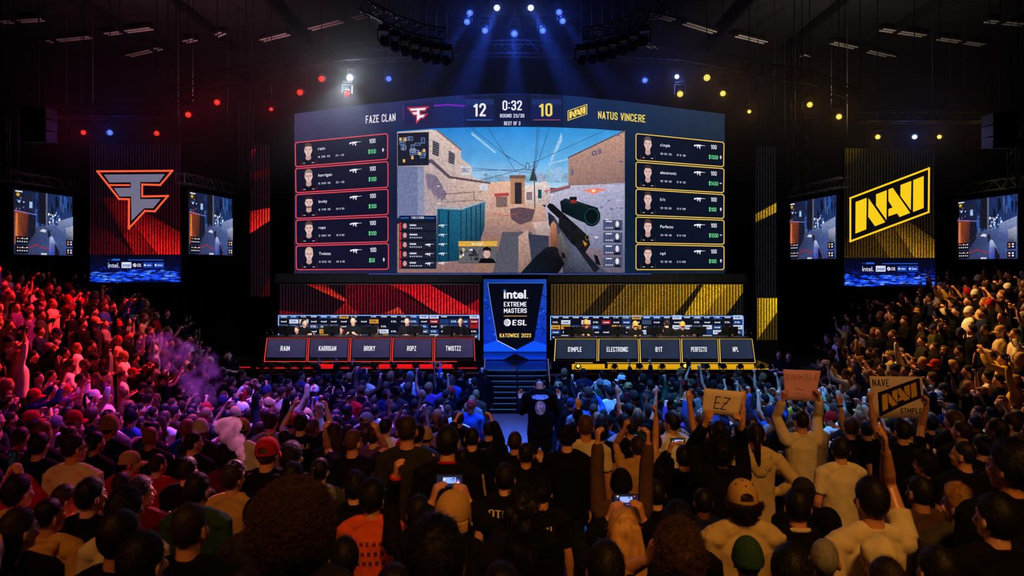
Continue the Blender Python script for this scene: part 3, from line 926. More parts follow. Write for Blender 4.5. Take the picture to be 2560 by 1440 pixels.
for k in range(5):
    y = 556 + k * 23.5
    P.rect(1000, y, 1090, y + 20, (30, 32, 52), 10)
    P.rect(999, y, 1003, y + 20, (210, 40, 50), 11)
    P.ell(1012, y + 9, 5, 7, (200, 150, 146), 11)
    P.rect(1006, y + 15, 1018, y + 20, (40, 30, 40), 12)
    P.rect(1024, y + 5, 1040 + rnd.uniform(0, 6), y + 9, (200, 200, 216), 11)
    for j in range(6):
        P.rect(1024 + j * 5.5, y + 13, 1027.5 + j * 5.5, y + 16, (180, 180, 200), 11)
    if k > 1:
        P.poly([(1063 + p[0] * 22, y + 4 + p[1] * 10) for p in RIFLE], (230, 230, 240), 11)
    P.poly([(1097 + p[0] * 22, y + 3 + p[1] * 10) for p in RIFLE], (220, 224, 236), 9)
P.rect(1146, 603, 1243, 658, (40, 42, 56), 10)
P.rect(1146, 603, 1243, 616, (222, 170, 70), 11)
P.text('HEALMIST', 1180, 1210, 607, 613, (250, 246, 230), 12)
P.rect(1147, 617, 1242, 657, (96, 96, 100), 11)
for k in range(14):
    xx = rnd.uniform(1150, 1196)
    P.ell(xx, rnd.uniform(624, 650), rnd.uniform(2, 7), rnd.uniform(2, 6), rnd.choice([(40, 40, 50), (190, 180, 120), (210, 210, 220), (70, 70, 84)]), 12, 8)
P.poly([(1196, 657), (1202, 646), (1232, 646), (1240, 657)], (12, 12, 18), 13)
P.ell(1217, 633, 9, 13, (206, 166, 156), 14, 14)
P.poly([(1207, 632), (1208, 620), (1217, 617), (1227, 621), (1227, 632), (1223, 626), (1211, 626)], (14, 12, 16), 15)
for k in range(4):
    y = 550 + k * 31
    P.poly([(1508, y), (1556, y), (1556, y + 26), (1508, y + 26)], (70, 78, 110), 10)
    P.rect(1514, y + 2, 1530, y + 5, (226, 226, 240), 11)
    for j in range(4):
        P.rect(1514 + j * 5, y + 18, 1517 + j * 5, y + 21, (220, 220, 236), 11)
    P.ell(1543, y + 10, 4.5, 8, (226, 220, 226), 11)
    P.rect(1536, y + 19, 1551, y + 25, (24, 26, 40), 12)
P.t = [(a, b, l + 3) for a, b, l in P.t]
sky = Canvas()
sky.t = [q for q in P.t if q[2] == 4]
P.t = [q for q in P.t if q[2] != 4]
sky.build('match_picture_sky', M['panel'], curved, main, cut=12)
P.build('match_picture', M['picture'], curved, main, cut=12)

# ------------------------------------------------------------------ flat LED panels
def led_slab(parent, x0, y0, x1, y1, D, th=.18, name='cabinet', m=None):
    a, b = at(x0, y1, D), at(x1, y0, D)
    mb = MB().box(((a.x + b.x) / 2, D + th / 2 + .002, (a.z + b.z) / 2), (b.x - a.x, th, b.z - a.z))
    return rel(mb, parent.location).build(name, m or M['black_metal'], parent)


def splash(c, x0, x1, y0, y1, seed):
    r = random.Random(seed)
    w, h = x1 - x0, y1 - y0
    for k in range(260):
        u = r.random()
        v = r.random() ** .8
        yy = y0 + h * (.12 + .8 * v) + h * .10 * math.sin(u * 7)
        xx = x0 + u * w
        lx, ly = r.uniform(6, 30), r.uniform(.6, 2.6)
        sl = (u - .5) * 10 * (v - .2) + r.uniform(-3, 3)
        edge = abs(u - .5) * 2
        if r.random() < edge * .55 * (1.2 - v):
            continue
        col = r.choice([(14, 60, 240), (24, 84, 255), (10, 40, 200), (60, 120, 255)] + ([(120, 170, 255)] if r.random() < .3 else []))
        a, b = max(x0, xx - lx / 2), min(x1, xx + lx / 2)
        c.poly([(a, yy - sl / 4), (xx, yy - ly), (b, yy + sl / 4), (xx, yy + ly)], col, 3)
    for k in range(60):
        xx = r.uniform(x0, x1)
        yy = y0 - r.random() * h * .35 * abs(2 * (xx - x0) / w - 1)
        c.ell(xx, yy + h * .1, r.uniform(.6, 2.2), r.uniform(.5, 1.2), (16, 50, 190), 3, 6)


def sponsor_strip(banner, D, x0, y0, names):
    """The row of sponsor marks, laid out on a 228 x 70 pixel strip."""
    c = Canvas(lambda p: (x0 + p[0], y0 + p[1]))
    c.rect(0, 0, 228, 70, [(7, 7, 22), (7, 7, 22), (9, 14, 66), (9, 14, 66)], 2)
    c.rect(44, 13, 76, 14.6, (26, 60, 150), 3)
    c.rect(55, 11, 75, 15.5, (40, 96, 210), 4)
    c.rect(95, 13, 184, 15, (40, 90, 210), 3)
    s = Canvas(lambda p: (x0 + p[0], y0 + p[1]))
    splash(s, 0, 228, 36, 70, 11 + int(x0))
    st = c.build('sponsor_strip', M['graphic'], flat(D), banner)
    s.build('ink_wave', M['graphic'], flat(D), st)['kind'] = 'stuff'
    t = Canvas(lambda p: (x0 + p[0], y0 + p[1]))
    t.text('intel.', 45, 73.5, 21.5, 33, (226, 226, 250), 4, bold=.01)
    t.rect(45, 20.2, 47.4, 22.2, (60, 150, 240), 5)
    t.rect(79, 19.5, 103.5, 34, (226, 228, 240), 4)
    t.text('intel', 81.5, 101, 22, 31.5, (34, 92, 190), 5)
    t.ell(111.5, 27, 4.6, 4.8, (226, 226, 245), 4)
    t.line([(108.5, 29.5), (114, 25)], 1.2, (10, 10, 40), 5)
    t.text('ESL', 117.5, 128.5, 23, 31, (226, 226, 245), 4, bold=.03, lean=.8)
    for xa, xb, nm in ((133, 157, names[0]), (160, 185, names[1])):
        t.rect(xa, 20, xb, 33.5, (22, 66, 176), 4)
        t.ell(xa + 4.2, 26.8, 2.4, 2.8, (230, 234, 250), 5)
        t.text(nm, xa + 8.5, xb - 3.5, 24.6, 29, (220, 226, 250), 5, bold=.03)
    t.build('sponsor_logos', M['graphic'], flat(D), st)


DB = 26.6
lb = thing('led_banner', 'tall hanging LED banner with the red outlined white emblem, left of the stage', 'led banner', at(339, 706, DB))
led_slab(lb, 224, 360, 454, 707, DB)
Z5 = zoom(3.657, 0, 360)
c = Canvas()
c.rect(225, 361, 453, 636, [(14, 8, 20), (22, 8, 20), (44, 6, 14), (30, 6, 16)], 1)
c.fn = Z5
c.poly([(820, 740), (1000, 800), (1240, 1010), (820, 1010)], [(26, 8, 18), (60, 8, 18), (86, 10, 18), (56, 8, 20)], 2)
c.poly([(930, 495), (1170, 480), (1190, 770), (1230, 1010), (1150, 880)], [(40, 6, 14), (110, 10, 18), (130, 12, 20), (150, 14, 22), (60, 8, 14)], 3)
c.poly([(1130, 830), (1240, 745), (1450, 1010), (1235, 1010)], [(150, 12, 20), (120, 10, 18), (110, 10, 16), (170, 14, 20)], 4)
c.poly([(1225, 735), (1330, 622), (1650, 810), (1650, 1010), (1445, 1010)], [(150, 14, 20), (70, 8, 14), (120, 10, 16), (236, 24, 28), (240, 26, 28)], 5)
c.build('ribbed_panel', M['ribbed'], flat(DB), lb)
c = emblem_f(Z5, (255, 92, 56), (112, 108, 134), 18, (14, 8, 16))
c.t = [(a, b, l + 6) for a, b, l in c.t]
c.build('team_emblem', M['graphic'], flat(DB), lb)
sponsor_strip(lb, DB, 225, 636, ('wsmar', 'chmrs'))

rb_ = thing('led_banner', 'tall hanging LED banner with the yellow slanted emblem, right of the stage', 'led banner', at(2224, 715, DB))
led_slab(rb_, 2110, 370, 2339, 716, DB)
Z6 = zoom(3.657, 1860, 360)
c = Canvas()
c.rect(2111, 371, 2338, 645, [(28, 23, 12), (13, 13, 16), (34, 24, 10), (20, 15, 10)], 1)
c.fn = Z6
c.poly([(920, 40), (1130, 40), (1050, 130), (920, 210)], [(64, 52, 14), (34, 28, 12), (30, 24, 12), (40, 32, 12)], 2)
c.poly([(920, 870), (1180, 820), (1330, 1040), (920, 1040)], [(30, 22, 10), (56, 40, 12), (70, 50, 14), (60, 42, 12)], 2)
c.poly([(1180, 820), (1330, 700), (1560, 1040), (1330, 1040)], [(76, 54, 14), (60, 42, 12), (84, 58, 16), (120, 84, 22)], 3)
c.poly([(1330, 700), (1490, 690), (1745, 880), (1745, 1040), (1560, 1040)], [(70, 48, 12), (44, 32, 10), (96, 68, 16), (150, 104, 22), (166, 116, 26)], 4)
c.build('ribbed_panel', M['ribbed'], flat(DB), rb_)
c = emblem_n(Z6, (252, 206, 26), (13, 12, 10), 17)
c.t = [(a, b, l + 6) for a, b, l in c.t]
c.build('team_emblem', M['graphic'], flat(DB), rb_)
sponsor_strip(rb_, DB, 2110.5, 645, ('mdxnr', 'Cisnet'))


def street_view(c):
    """A night alley with a rusty pillar and a pale rifle, drawn on the unit square."""
    r = random.Random(9)
    c.rect(0, 0, 1, 1, [(24, 24, 40), (30, 52, 108), (44, 66, 120), (30, 36, 62)], 1)
    for k in range(46):
        x, y = r.uniform(.28, 1), r.uniform(0, .5)
        c.poly([(x, y), (x + r.uniform(.01, .06), y), (x + r.uniform(0, .05), y + r.uniform(.08, .3)), (x, y + r.uniform(.05, .25))],
               r.choice([(26, 40, 76), (40, 84, 160), (20, 26, 48), (70, 96, 150), (16, 18, 32), (30, 60, 130)]), 2)
    c.poly([(.20, .08), (.28, .05), (.29, .44), (.20, .42)], (30, 34, 54), 3)
    c.poly([(.40, .0), (.54, 0), (.54, .5), (.40, .5)], (22, 24, 38), 3)
    c.rect(.515, 0, .545, .66, (96, 100, 116), 4)
    for k in range(22):
        x, y = r.uniform(.56, .76), r.uniform(.30, .50)
        c.ell(x, y, r.uniform(.006, .02), r.uniform(.01, .03), r.choice([(236, 232, 226), (190, 200, 220), (120, 150, 200)]), 5, 7)
    c.poly([(.35, .56), (.62, .50), (.78, .52), (1, .70), (1, 1), (.16, 1), (.22, .74)], [(60, 70, 110), (96, 110, 160), (80, 100, 150), (70, 92, 150), (50, 66, 120), (54, 56, 90), (44, 50, 84)], 5)
    c.poly([(.72, .44), (1, .34), (1, .66), (.72, .56)], [(120, 134, 176), (140, 152, 190), (84, 98, 146), (90, 104, 150)], 6)
    c.poly([(.86, .54), (1, .50), (1, .80), (.88, .74)], [(150, 156, 180), (170, 174, 196), (50, 56, 80), (44, 50, 74)], 7)
    c.poly([(.40, .62), (.46, .58), (.52, .60), (.50, .64)], (206, 206, 216), 7)
    c.poly([(0, .33), (.22, .36), (.20, .80), (0, .84)], [(140, 66, 40), (96, 44, 34), (60, 30, 30), (190, 84, 44)], 7)
    c.poly([(.02, .36), (.05, .37), (.05, .80), (.01, .82)], (216, 118, 62), 8)
    c.poly([(.22, .36), (.34, .37), (.33, .66), (.21, .82)], (26, 26, 44), 7)
    c.line([(0, .325), (.34, .37)], .012, (120, 130, 210), 9)
    c.line([(0, .335), (.2, .36)], .008, (210, 60, 60), 9)
    c.rect(.23, .17, .28, .27, (150, 190, 240), 9)
    c.line([(.20, .90), (.36, .84), (.50, .90), (.56, .88)], .014, (170, 40, 50), 8)
    c.poly([(.57, .68), (.62, .70), (.70, .84), (.74, 1), (.56, 1), (.56, .82)], [(150, 160, 200), (190, 200, 230), (70, 80, 130), (34, 36, 70), (60, 80, 190), (110, 120, 190)], 9)
    c.poly([(.535, .60), (.575, .60), (.59, .70), (.54, .72)], (30, 32, 46), 9)
    c.poly([(.66, .80), (.74, .96), (.72, 1), (.66, 1)], (24, 22, 40), 10)
    for k in range(16):
        c.ell(r.uniform(.02, .15), r.uniform(.12, .30), r.uniform(.006, .018), r.uniform(.008, .02), r.choice([(210, 80, 90), (210, 210, 230), (60, 120, 190), (30, 30, 50)]), 9, 7)
    c.rect(.01, .02, .12, .04, (226, 226, 236), 9)
    c.ell(.05, .08, .03, .03, (190, 160, 40), 9, 8)
    for y in (.72, .86):
        c.rect(.01, y, .21, y + .12, (14, 14, 26), 10)
        for j in range(5):
            c.rect(.03 + j * .036, y + .02 + .01 * (j % 2), .055 + j * .036, y + .04, r.choice([(230, 150, 70), (220, 220, 235)]), 11)
            c.rect(.03 + j * .036, y + .07, .05 + j * .036, y + .09, (210, 210, 226), 11)
    for y in (.74, .88):
        c.rect(.86, y, .99, y + .11, (16, 20, 40), 10)
        for j in range(4):
            c.rect(.88 + (j % 2) * .055, y + .02 + .04 * (j // 2), .91 + (j % 2) * .055, y + .045 + .04 * (j // 2), r.choice([(220, 226, 245), (230, 150, 80)]), 11)
    c.rect(.42, .97, .52, 1, (190, 190, 210), 10)


def wall_screen(quad, H, label):
    """quad: pixel corners tl, tr, br, bl of an angled screen H metres high."""
    tl, tr, br, bl = quad
    D0, D1 = H * F / (bl[1] - tl[1]), H * F / (br[1] - tr[1])
    A, B = at(bl[0], bl[1], D0), at(br[0], br[1], D1)
    zt_ = (at(tl[0], tl[1], D0).z + at(tr[0], tr[1], D1).z) / 2
    zb_ = (A.z + B.z) / 2
    nrm = Vector((B.y - A.y, -(B.x - A.x), 0)).normalized()
    if nrm.dot(Vector((0, 0, CZ)) - A) < 0:
        nrm = -nrm
    root = thing('side_led_screen', label, 'screen', ((A.x + B.x) / 2, (A.y + B.y) / 2, zb_), 'angled screens beside the banners')
    mb = MB().hexa([Vector((A.x, A.y, zb_)), Vector((B.x, B.y, zb_)), Vector((B.x, B.y, zb_)) - nrm * .15, Vector((A.x, A.y, zb_)) - nrm * .15,
                    Vector((A.x, A.y, zt_)), Vector((B.x, B.y, zt_)), Vector((B.x, B.y, zt_)) - nrm * .15, Vector((A.x, A.y, zt_)) - nrm * .15])
    rel(mb, root.location).build('cabinet', M['black_metal'], root)
    c = Canvas()
    street_view(c)

    def surf(u, v, lay):
        return Vector((A.x + (B.x - A.x) * u, A.y + (B.y - A.y) * u, zt_ + (zb_ - zt_) * v)) + nrm * (.004 + lay * .006)
    c.build('screen_picture', M['picture'], surf, root)
    return root, A, B, zt_


SIDE = [wall_screen(((30.5, 472), (178, 492), (180, 639), (33, 636)), 2.3, 'angled screen showing a shooter game, at the left edge beyond the emblem banner'),
        wall_screen(((470, 478), (580, 497), (579.5, 638), (470.5, 636)), 2.3, 'angled screen showing a shooter game, between red emblem banner and main screen'),
        wall_screen(((1977, 506.5), (2092, 488.5), (2091, 647.5), (1978, 647.5)), 2.3, 'angled screen showing a shooter game, between main screen and yellow emblem banner'),
        wall_screen(((2398, 502.5), (2546, 485.5), (2545, 647.6), (2398, 647.6)), 2.3, 'angled screen showing a shooter game, at the right edge beyond the emblem banner')]

# ribbed LED columns either side of the stage
DC = 27.5
k1 = thing('led_column', 'narrow ribbed LED column with red streaks, left of the main screen', 'led column', at(650, 742, DC))
led_slab(k1, 624, 360, 675, 742, DC)
c = Canvas()
c.rect(625, 361, 674, 741, [(20, 10, 18), (34, 10, 20), (26, 12, 22), (20, 11, 20)], 1)
c.poly([(625, 528), (674, 520), (674, 552), (625, 584)], [(130, 14, 18), (226, 36, 26), (236, 44, 30), (240, 40, 30)], 2)
c.poly([(628, 372), (640, 372), (630, 402)], (120, 14, 18), 2)
c.poly([(625, 432), (674, 418), (674, 438), (625, 452)], (56, 8, 14), 2)
c.poly([(650, 741), (674, 690), (674, 741)], (56, 8, 16), 2)
c.build('ribbed_panel', M['ribbed'], flat(DC), k1)
k2 = thing('led_column', 'narrow ribbed LED column with yellow streak, right of the main screen', 'led column', at(1915, 745, DC))
led_slab(k2, 1888, 365, 1943, 745, DC)
c = Canvas()
c.rect(1889, 366, 1942, 744, [(17, 17, 20), (18, 17, 19), (18, 17, 22), (17, 16, 21)], 1)
c.poly([(1889, 535), (1942, 506), (1942, 530), (1889, 556)], [(150, 110, 24), (190, 140, 30), (200, 150, 40), (130, 94, 20)], 2)
c.build('ribbed_panel', M['ribbed'], flat(DC), k2)
k3 = thing('led_column', 'short bright yellow ribbed LED panel standing at the right end of the stage', 'led column', at(1918, 851, DC))
led_slab(k3, 1893, 744, 1944, 900, DC)
c = Canvas()
c.rect(1893, 745, 1943, 850, [(170, 130, 20), (226, 184, 26), (120, 90, 16), (150, 112, 18)], 1)
c.poly([(1893, 850), (1943, 780), (1943, 850)], (60, 46, 12), 2)
c.build('ribbed_panel', M['ribbed'], flat(DC), k3)
# ------------------------------------------------------------------ stage
ZS, DS = 1.15, 21.8                  # stage floor height, front edge depth
ZBACK = .45                          # sunken booth floor behind the desks


def V0(z):
    return Vector((0, 0, z))


def struct(name, mb, mat):
    return tag(mb.build(name, mat), kind='structure')


x0, x1 = at(538, 920, DS).x, at(1952, 920, DS).x
struct('stage_floor', MB().box(((x0 + x1) / 2, (DS + 24.0) / 2, ZS - .06), (x1 - x0, 24.0 - DS, .12)), M['stage'])
sx0, sx1 = at(1216, 1000, DS).x, at(1370, 1000, DS).x
struct('trim_stage_skirt', MB().box(((x0 + sx0) / 2, DS + .1, (ZS - .12) / 2), (sx0 - x0, .12, ZS - .12)).box(((x1 + sx1) / 2, DS + .1, (ZS - .12) / 2), (x1 - sx1, .12, ZS - .12)), M['stage_face'])
struct('floor_backstage', MB().box(((x0 + x1) / 2, 26.0, ZBACK / 2), (x1 - x0 + 2, 4.0, ZBACK)), M['stage_face'])

# stairs up the middle, nosings glow in place of reflected blue light
st = thing('stage_stairs', 'black stage stairs with blue lit step edges at the end of the aisle', 'stairs', ((sx0 + sx1) / 2, 21.2, 0))
n = 8
mb = MB()
run, rise = (DS - 20.55) / n, ZS / n
for i in range(n):
    mb.box(((sx0 + sx1) / 2, 20.55 + run * (i + .5), rise * (i + 1) - .025), (sx1 - sx0, run + .02, .05))
    mb.box(((sx0 + sx1) / 2, 20.55 + run * i + .035, rise * (i + .5) - .02), (sx1 - sx0, .02, rise))
rel(mb, st.location).build('treads', M['stage'], st)
mid = at(1293, 950, 21).x
for i in range(n):
    y, z = 20.55 + run * i - .012, rise * (i + 1) - .02
    for (a, b) in ((sx0 + .03, mid - .03), (mid + .03, sx1 - .03)):
        rel(MB().box(((a + b) / 2, y, z), (b - a, .016, .022)), st.location).build('nosing_glow', M['stair_edge'], st)
for i, px in enumerate((1211, 1372)):
    X = at(px, 1000, 21).x
    h = thing('handrail', 'slim steel handrail on the %s side of the stage stairs' % ('red team' if i == 0 else 'yellow team'), 'handrail', (X, 20.9, 0))
    for q, (a, b) in enumerate((((0, -.5, 0), (0, -.5, .95)), ((0, .5, 0), (0, .5, 1.5)), ((0, 0, 0), (0, 0, 1.25)))):
        MB().tube([a, b], [.022, .022], 8).build('post', M['jewel'], h)
    MB().tube([(0, -.5, .95), (0, .5, 1.52)], [.025, .025], 8).build('rail', M['jewel'], h)
    MB().tube([(0, -.5, .5), (0, .5, 1.0)], [.015, .015], 8).build('mid_rail', M['jewel'], h)
    for y in (-.5, 0, .5):
        MB().box((0, y, .01), (.2, .12, .02)).build('foot_plate', M['black_metal'], h)

# lit strips along the stage lip
def lip(x_a, x_b, y0, y1, mat, label):
    a, b = at(x_a, y1, DS - .02), at(x_b, y0, DS - .02)
    return tag(MB().box(((a.x + b.x) / 2, DS + .005, (a.z + b.z) / 2), (b.x - a.x, .03, b.z - a.z)).build('led_strip', mat), label, 'led strip')


lip(553, 625, 917.5, 919.5, M['red_strip'], 'thin red LED line along the far left end of the stage lip')
lip(640, 1192, 919.5, 921.5, M['red_strip'], 'thin red LED line along the stage lip below the red desks')
lip(1430, 1946, 922, 924, M['yellow_strip'], 'thin yellow LED line along the stage lip below the yellow desks')
for a, b in ((796, 838), (947, 975), (993, 1030), (1048, 1082), (1102, 1130)):
    lip(a, b, 911, 918.5, M['red_strip'], 'red glowing stage lip panel, %s from the stairs' % {796: 'fifth', 947: 'fourth', 993: 'third', 1048: 'second', 1102: 'first'}[a])
for a, b, o in ((1430, 1512, 'first'), (1520, 1590, 'second'), (1604, 1650, 'third'), (1660, 1700, 'fourth'), (1715, 1752, 'fifth'), (1768, 1795, 'sixth'), (1806, 1885, 'seventh')):
    lip(a, b, 910.5, 921, M['yellow_strip'], 'yellow glowing stage lip panel, %s from the stairs' % o)

# player desks
DF, DT = 22.75, 23.0                 # foot and top edge of the sloped fronts
LB = [658.7, 767.7, 872.7, 978, 1084, 1189.6]
LT = [666, 771, 875.5, 981, 1085, 1187]
RB = [1383.5, 1494, 1599, 1703.5, 1798.5, 1890]
RT = [1387, 1495, 1597, 1701.6, 1796, 1882]
for side, (bt, tp, names) in enumerate(((LB, LT, ('RAIN', 'KARRIGAN', 'BROKY', 'ROPZ', 'TWISTZZ')), (RB, RT, ('S1MPLE', 'ELECTRONIC', 'B1T', 'PERFECTO', 'NPL')))):
    yb, yt = (904, 845) if side == 0 else (907, 847)
    team = ('red', 'red edged')[0] if side == 0 else 'yellow'
    em = M['red_edge'] if side == 0 else M['yellow_edge']
    for k, nm in enumerate(names):
        g = 2.2
        WHICH = ['first', 'second', 'third', 'fourth', 'fifth'][4 - k if side == 0 else k]
        q = [at(tp[k] + g, yt, DT), at(tp[k + 1] - g, yt, DT), at(bt[k + 1] - g, yb, DF), at(bt[k] + g, yb, DF)]
        q[2].z = q[3].z = max(q[2].z, ZS + .01)
        base = Vector(((q[2].x + q[3].x) / 2, DF + .3, ZS))
        d = thing('player_desk', 'sloped dark desk front edged in %s LED, %s from the stairs' % (team, WHICH), 'desk', base, 'player desks of the %s team' % team)
        N = (q[1] - q[0]).cross(q[3] - q[0]).normalized()
        if N.y > 0: N = -N
        back = [p + Vector((0, .5, 0)) for p in q]
        back[2].y = back[3].y = DT + .5
        mb = MB().hexa([q[3], q[2], back[2], back[3], q[0], q[1], back[1], back[0]])
        rel(mb, base).build('desk_body', M['black_plastic'], d)
        # top slab
        mb = MB().box(((q[0].x + q[1].x) / 2, DT + .30, q[0].z + .02), (q[1].x - q[0].x, .7, .03))
        rel(mb, base).build('desk_top', M['black_plastic'], d)

        def surf(u, v, lay, q=q, N=N):
            a, b = q[0].lerp(q[1], u), q[3].lerp(q[2], u)
            return a.lerp(b, v) + N * (.003 + .004 * lay)
        c = Canvas()
        cc = ((58, 52, 84), (66, 58, 92), (50, 48, 84), (46, 42, 74)) if side == 0 else ((40, 48, 68), (44, 52, 72), (40, 50, 76), (36, 44, 66))
        c.poly([(.03, .04), (.97, .04), (.965, .83), (.035, .83)], list(cc), 1)
        scr = c.build('name_screen', M['panel'], surf, d)
        c = Canvas()
        wu = min(.052 * len(nm) + .02, .62)
        c.text(nm, .47 - wu / 2, .47 + wu / 2, .34, .55, (240, 240, 248), 2, bold=.03)
        c.build('name_text', M['graphic'], surf, scr)
        mb = MB()
        off = N * .012
        for (a, b, r_) in ((q[0], q[1], .015), (q[1], q[2], .010), (q[2], q[3], .010), (q[3], q[0], .014)):
            mb.tube([a + off, b + off], [r_, r_], 6, cap=0)
        rel(mb, base).build('led_edge', em, d)
        # monitor standing on the desk
        mx = (q[0].x + q[1].x) / 2 + (.02 if k % 2 else -.12)
        mz = q[0].z + .035
        mo = thing('monitor', 'black monitor seen from behind, on the %s %s desk from the stairs' % (WHICH, team), 'monitor', (mx, DT + .25, mz), 'players monitors')
        MB().box((0, 0, .225), (.56, .03, .26)).box((0, .02, .23), (.40, .05, .15)).build('screen_housing', M['black_plastic'], mo)
        MB().box((0, .03, .07), (.07, .03, .14)).build('stand', M['black_metal'], mo)
        MB().box((0, .04, .006), (.26, .16, .012)).build('base', M['black_metal'], mo)
        MB().ell((0, -.025, .34), (.04, .02, .02)).build('camera', M['black_plastic'], mo)

# LED walls and lit backdrops behind the players
DWL = 25.4
w1 = thing('led_wall', 'wide ribbed LED wall with red diagonal bands above the red desks', 'led wall', at(947, 787, DWL))
led_slab(w1, 697, 710, 1199, 787, DWL, .25)
Z3 = zoom(4.267, 640, 690)
c = Canvas()
c.rect(697, 711, 1198, 786.5, [(24, 16, 26), (46, 16, 30), (44, 14, 26), (36, 12, 24)], 1)
c.fn = Z3
c.poly([(950, 90), (1420, 90), (1900, 408), (1100, 408), (960, 270)], [(84, 14, 26), (96, 14, 28), (70, 14, 28), (84, 14, 28), (96, 16, 28)], 2)
c.poly([(540, 90), (740, 90), (965, 250), (970, 285), (700, 165)], [(170, 20, 22), (60, 10, 18), (210, 50, 34), (200, 50, 36), (216, 46, 32)], 3)
c.poly([(1420, 90), (1850, 90), (2385, 400), (2385, 408), (1950, 408), (1640, 200)], [(190, 24, 34), (190, 16, 34), (226, 36, 44), (230, 40, 48), (220, 40, 44), (210, 24, 34)], 3)
c.poly([(2240, 325), (2385, 240), (2385, 400)], (150, 16, 30), 4)
c.poly([(820, 408), (960, 275), (1100, 408)], [(110, 14, 22), (150, 26, 30), (160, 30, 30)], 4)
c.poly([(1330, 408), (1520, 330), (1580, 408)], [(150, 26, 28), (220, 70, 44), (210, 60, 40)], 4)
c.poly([(250, 365), (520, 400), (520, 408), (250, 408)], (120, 12, 22), 4)
c.build('ribbed_panel', M['ribbed'], flat(DWL), w1)
w2 = thing('led_wall', 'wide ribbed LED wall with golden diagonal bands above the yellow desks', 'led wall', at(1617, 788, DWL))
led_slab(w2, 1376, 710, 1858, 788, DWL, .25)
Z4 = zoom(3.282, 1180, 690)
c = Canvas()
c.rect(1376, 711, 1857, 787.5, [(66, 47, 26), (172, 130, 22), (150, 108, 20), (76, 52, 24)], 1)
c.fn = Z4
c.poly([(1130, 70), (1270, 70), (1060, 322), (900, 322)], (50, 37, 20), 2)
c.poly([(1300, 70), (1420, 70), (1240, 322), (1060, 322)], (112, 82, 30), 2)
c.poly([(1560, 70), (1680, 70), (1480, 322), (1380, 322)], (146, 108, 24), 2)
c.poly([(1860, 70), (1900, 70), (1740, 322), (1660, 322)], (44, 34, 16), 3)
c.poly([(1900, 70), (2100, 70), (1900, 322), (1740, 322)], (196, 150, 22), 2)
c.poly([(2225, 130), (2225, 322), (2085, 322)], (26, 23, 22), 3)
c.build('ribbed_panel', M['ribbed'], flat(DWL), w2)

# header beams that carry the walls: dark boxes, part of the setting
struct('trim_stage_header', MB().box((at(948, 700, 25.9).x, 25.95, at(0, 700, 25.9).z), (at(1204, 0, 25.9).x - at(690, 0, 25.9).x, .4, .5)).box((at(1617, 700, 25.9).x, 25.95, at(0, 700, 25.9).z), (at(1864, 0, 25.9).x - at(1370, 0, 25.9).x, .4, .5)), M['black_drape'])

DBD = 26.0
for side, (a, b, y0, y1) in enumerate(((697, 1198, 787, 850), (1376.5, 1857, 789, 850))):
    bd = thing('sponsor_backdrop', 'bright sponsor tile backdrop behind the %s desks, framed in blue light' % ('red' if side == 0 else 'yellow'), 'backdrop', at((a + b) / 2, 850, DBD))
    led_slab(bd, a, y0 - 4, b, y1, DBD, .1)
    r = random.Random(20 + side)
    c = Canvas()
    c.rect(a, y0 - 4, b, y1, [(20, 24, 46), (20, 24, 46), (14, 18, 36), (14, 18, 36)], 1)
    tw, thh = 24.5, 12.4
    nc = int((b - a) / tw)
    tw = (b - a) / nc
    words = ['intel', 'ESL', 'intel']
    for i in range(nc):
        for j in range(5):
            xx, yy = a + i * tw + 1.2, y0 - 2 + j * thh + 1
            q = r.random()
            col = (14, 16, 30) if q < .42 else (26, 58, 120) if q < .58 else (206, 212, 226) if q < .72 else (150, 24, 36) if q < .76 else (206, 146, 50) if q < .84 + .06 * side else (60, 74, 104)
            c.rect(xx, yy, xx + tw - 2.4, yy + thh - 2, col, 2)
            wc = (30, 80, 170) if sum(col) > 500 else (222, 224, 236)
            if sum(col) > 350 and col[2] < 80: wc = (40, 30, 24)
            if r.random() < .85:
                c.text(r.choice(words), xx + 4, xx + tw - 7, yy + 3, yy + thh - 5, wc, 3, bold=.03)
    c.build('sponsor_tiles', M['graphic'], flat(DBD), bd)
    mb = MB()
    e = .03
    A_, B_ = at(a, y1, DWL + .05), at(b, y0 + 1.5, DWL + .05)
    mb.box(((A_.x + B_.x) / 2, DWL + .02, B_.z), (B_.x - A_.x, .04, e)).box((A_.x, DWL + .02, (A_.z + B_.z) / 2), (e, .04, B_.z - A_.z)).box((B_.x, DWL + .02, (A_.z + B_.z) / 2), (e, .04, B_.z - A_.z))
    rel(mb, bd.location).build('light_frame', M['blue_edge'], bd)

# centre banner
DN = 23.85
cb = thing('stage_banner', 'blue icy LED banner with a dark shield and white lettering at stage centre', 'led banner', at(1287, 900, DN))
led_slab(cb, 1208, 697, 1367, 900, DN)
c = Canvas()
c.rect(1209, 698, 1366, 899, [(20, 56, 150), (30, 72, 180), (6, 40, 190), (8, 44, 196)], 1)
r = random.Random(3)
for k in range(170):
    sd = r.choice((0, 1))
    yy = r.uniform(735, 872)
    wdt = 10 + 26 * ((yy - 707) / 170) + (8 if 800 < yy < 850 else 0)
    xx = (1209 + r.uniform(0, wdt * .85)) if sd == 0 else (1366 - r.uniform(0, wdt * .85))
    if 848 < yy < 866 and r.random() < .75: continue
    c.poly([(xx + r.uniform(-5, 5), yy + r.uniform(-4, 4)) for _ in range(3)], r.choice([(6, 22, 96), (4, 12, 60), (30, 96, 255), (8, 34, 140), (5, 14, 70)]), 2)
c.poly([(1209, 862), (1242, 852), (1289, 876), (1336, 852), (1366, 862), (1366, 880), (1209, 880)], (16, 84, 250), 3)
c.poly([(1209, 879), (1366, 879), (1366, 899), (1209, 899)], [(6, 26, 100), (6, 26, 100), (12, 60, 220), (12, 60, 220)], 4)  # floor reflection of the banner, painted into the panel bottom
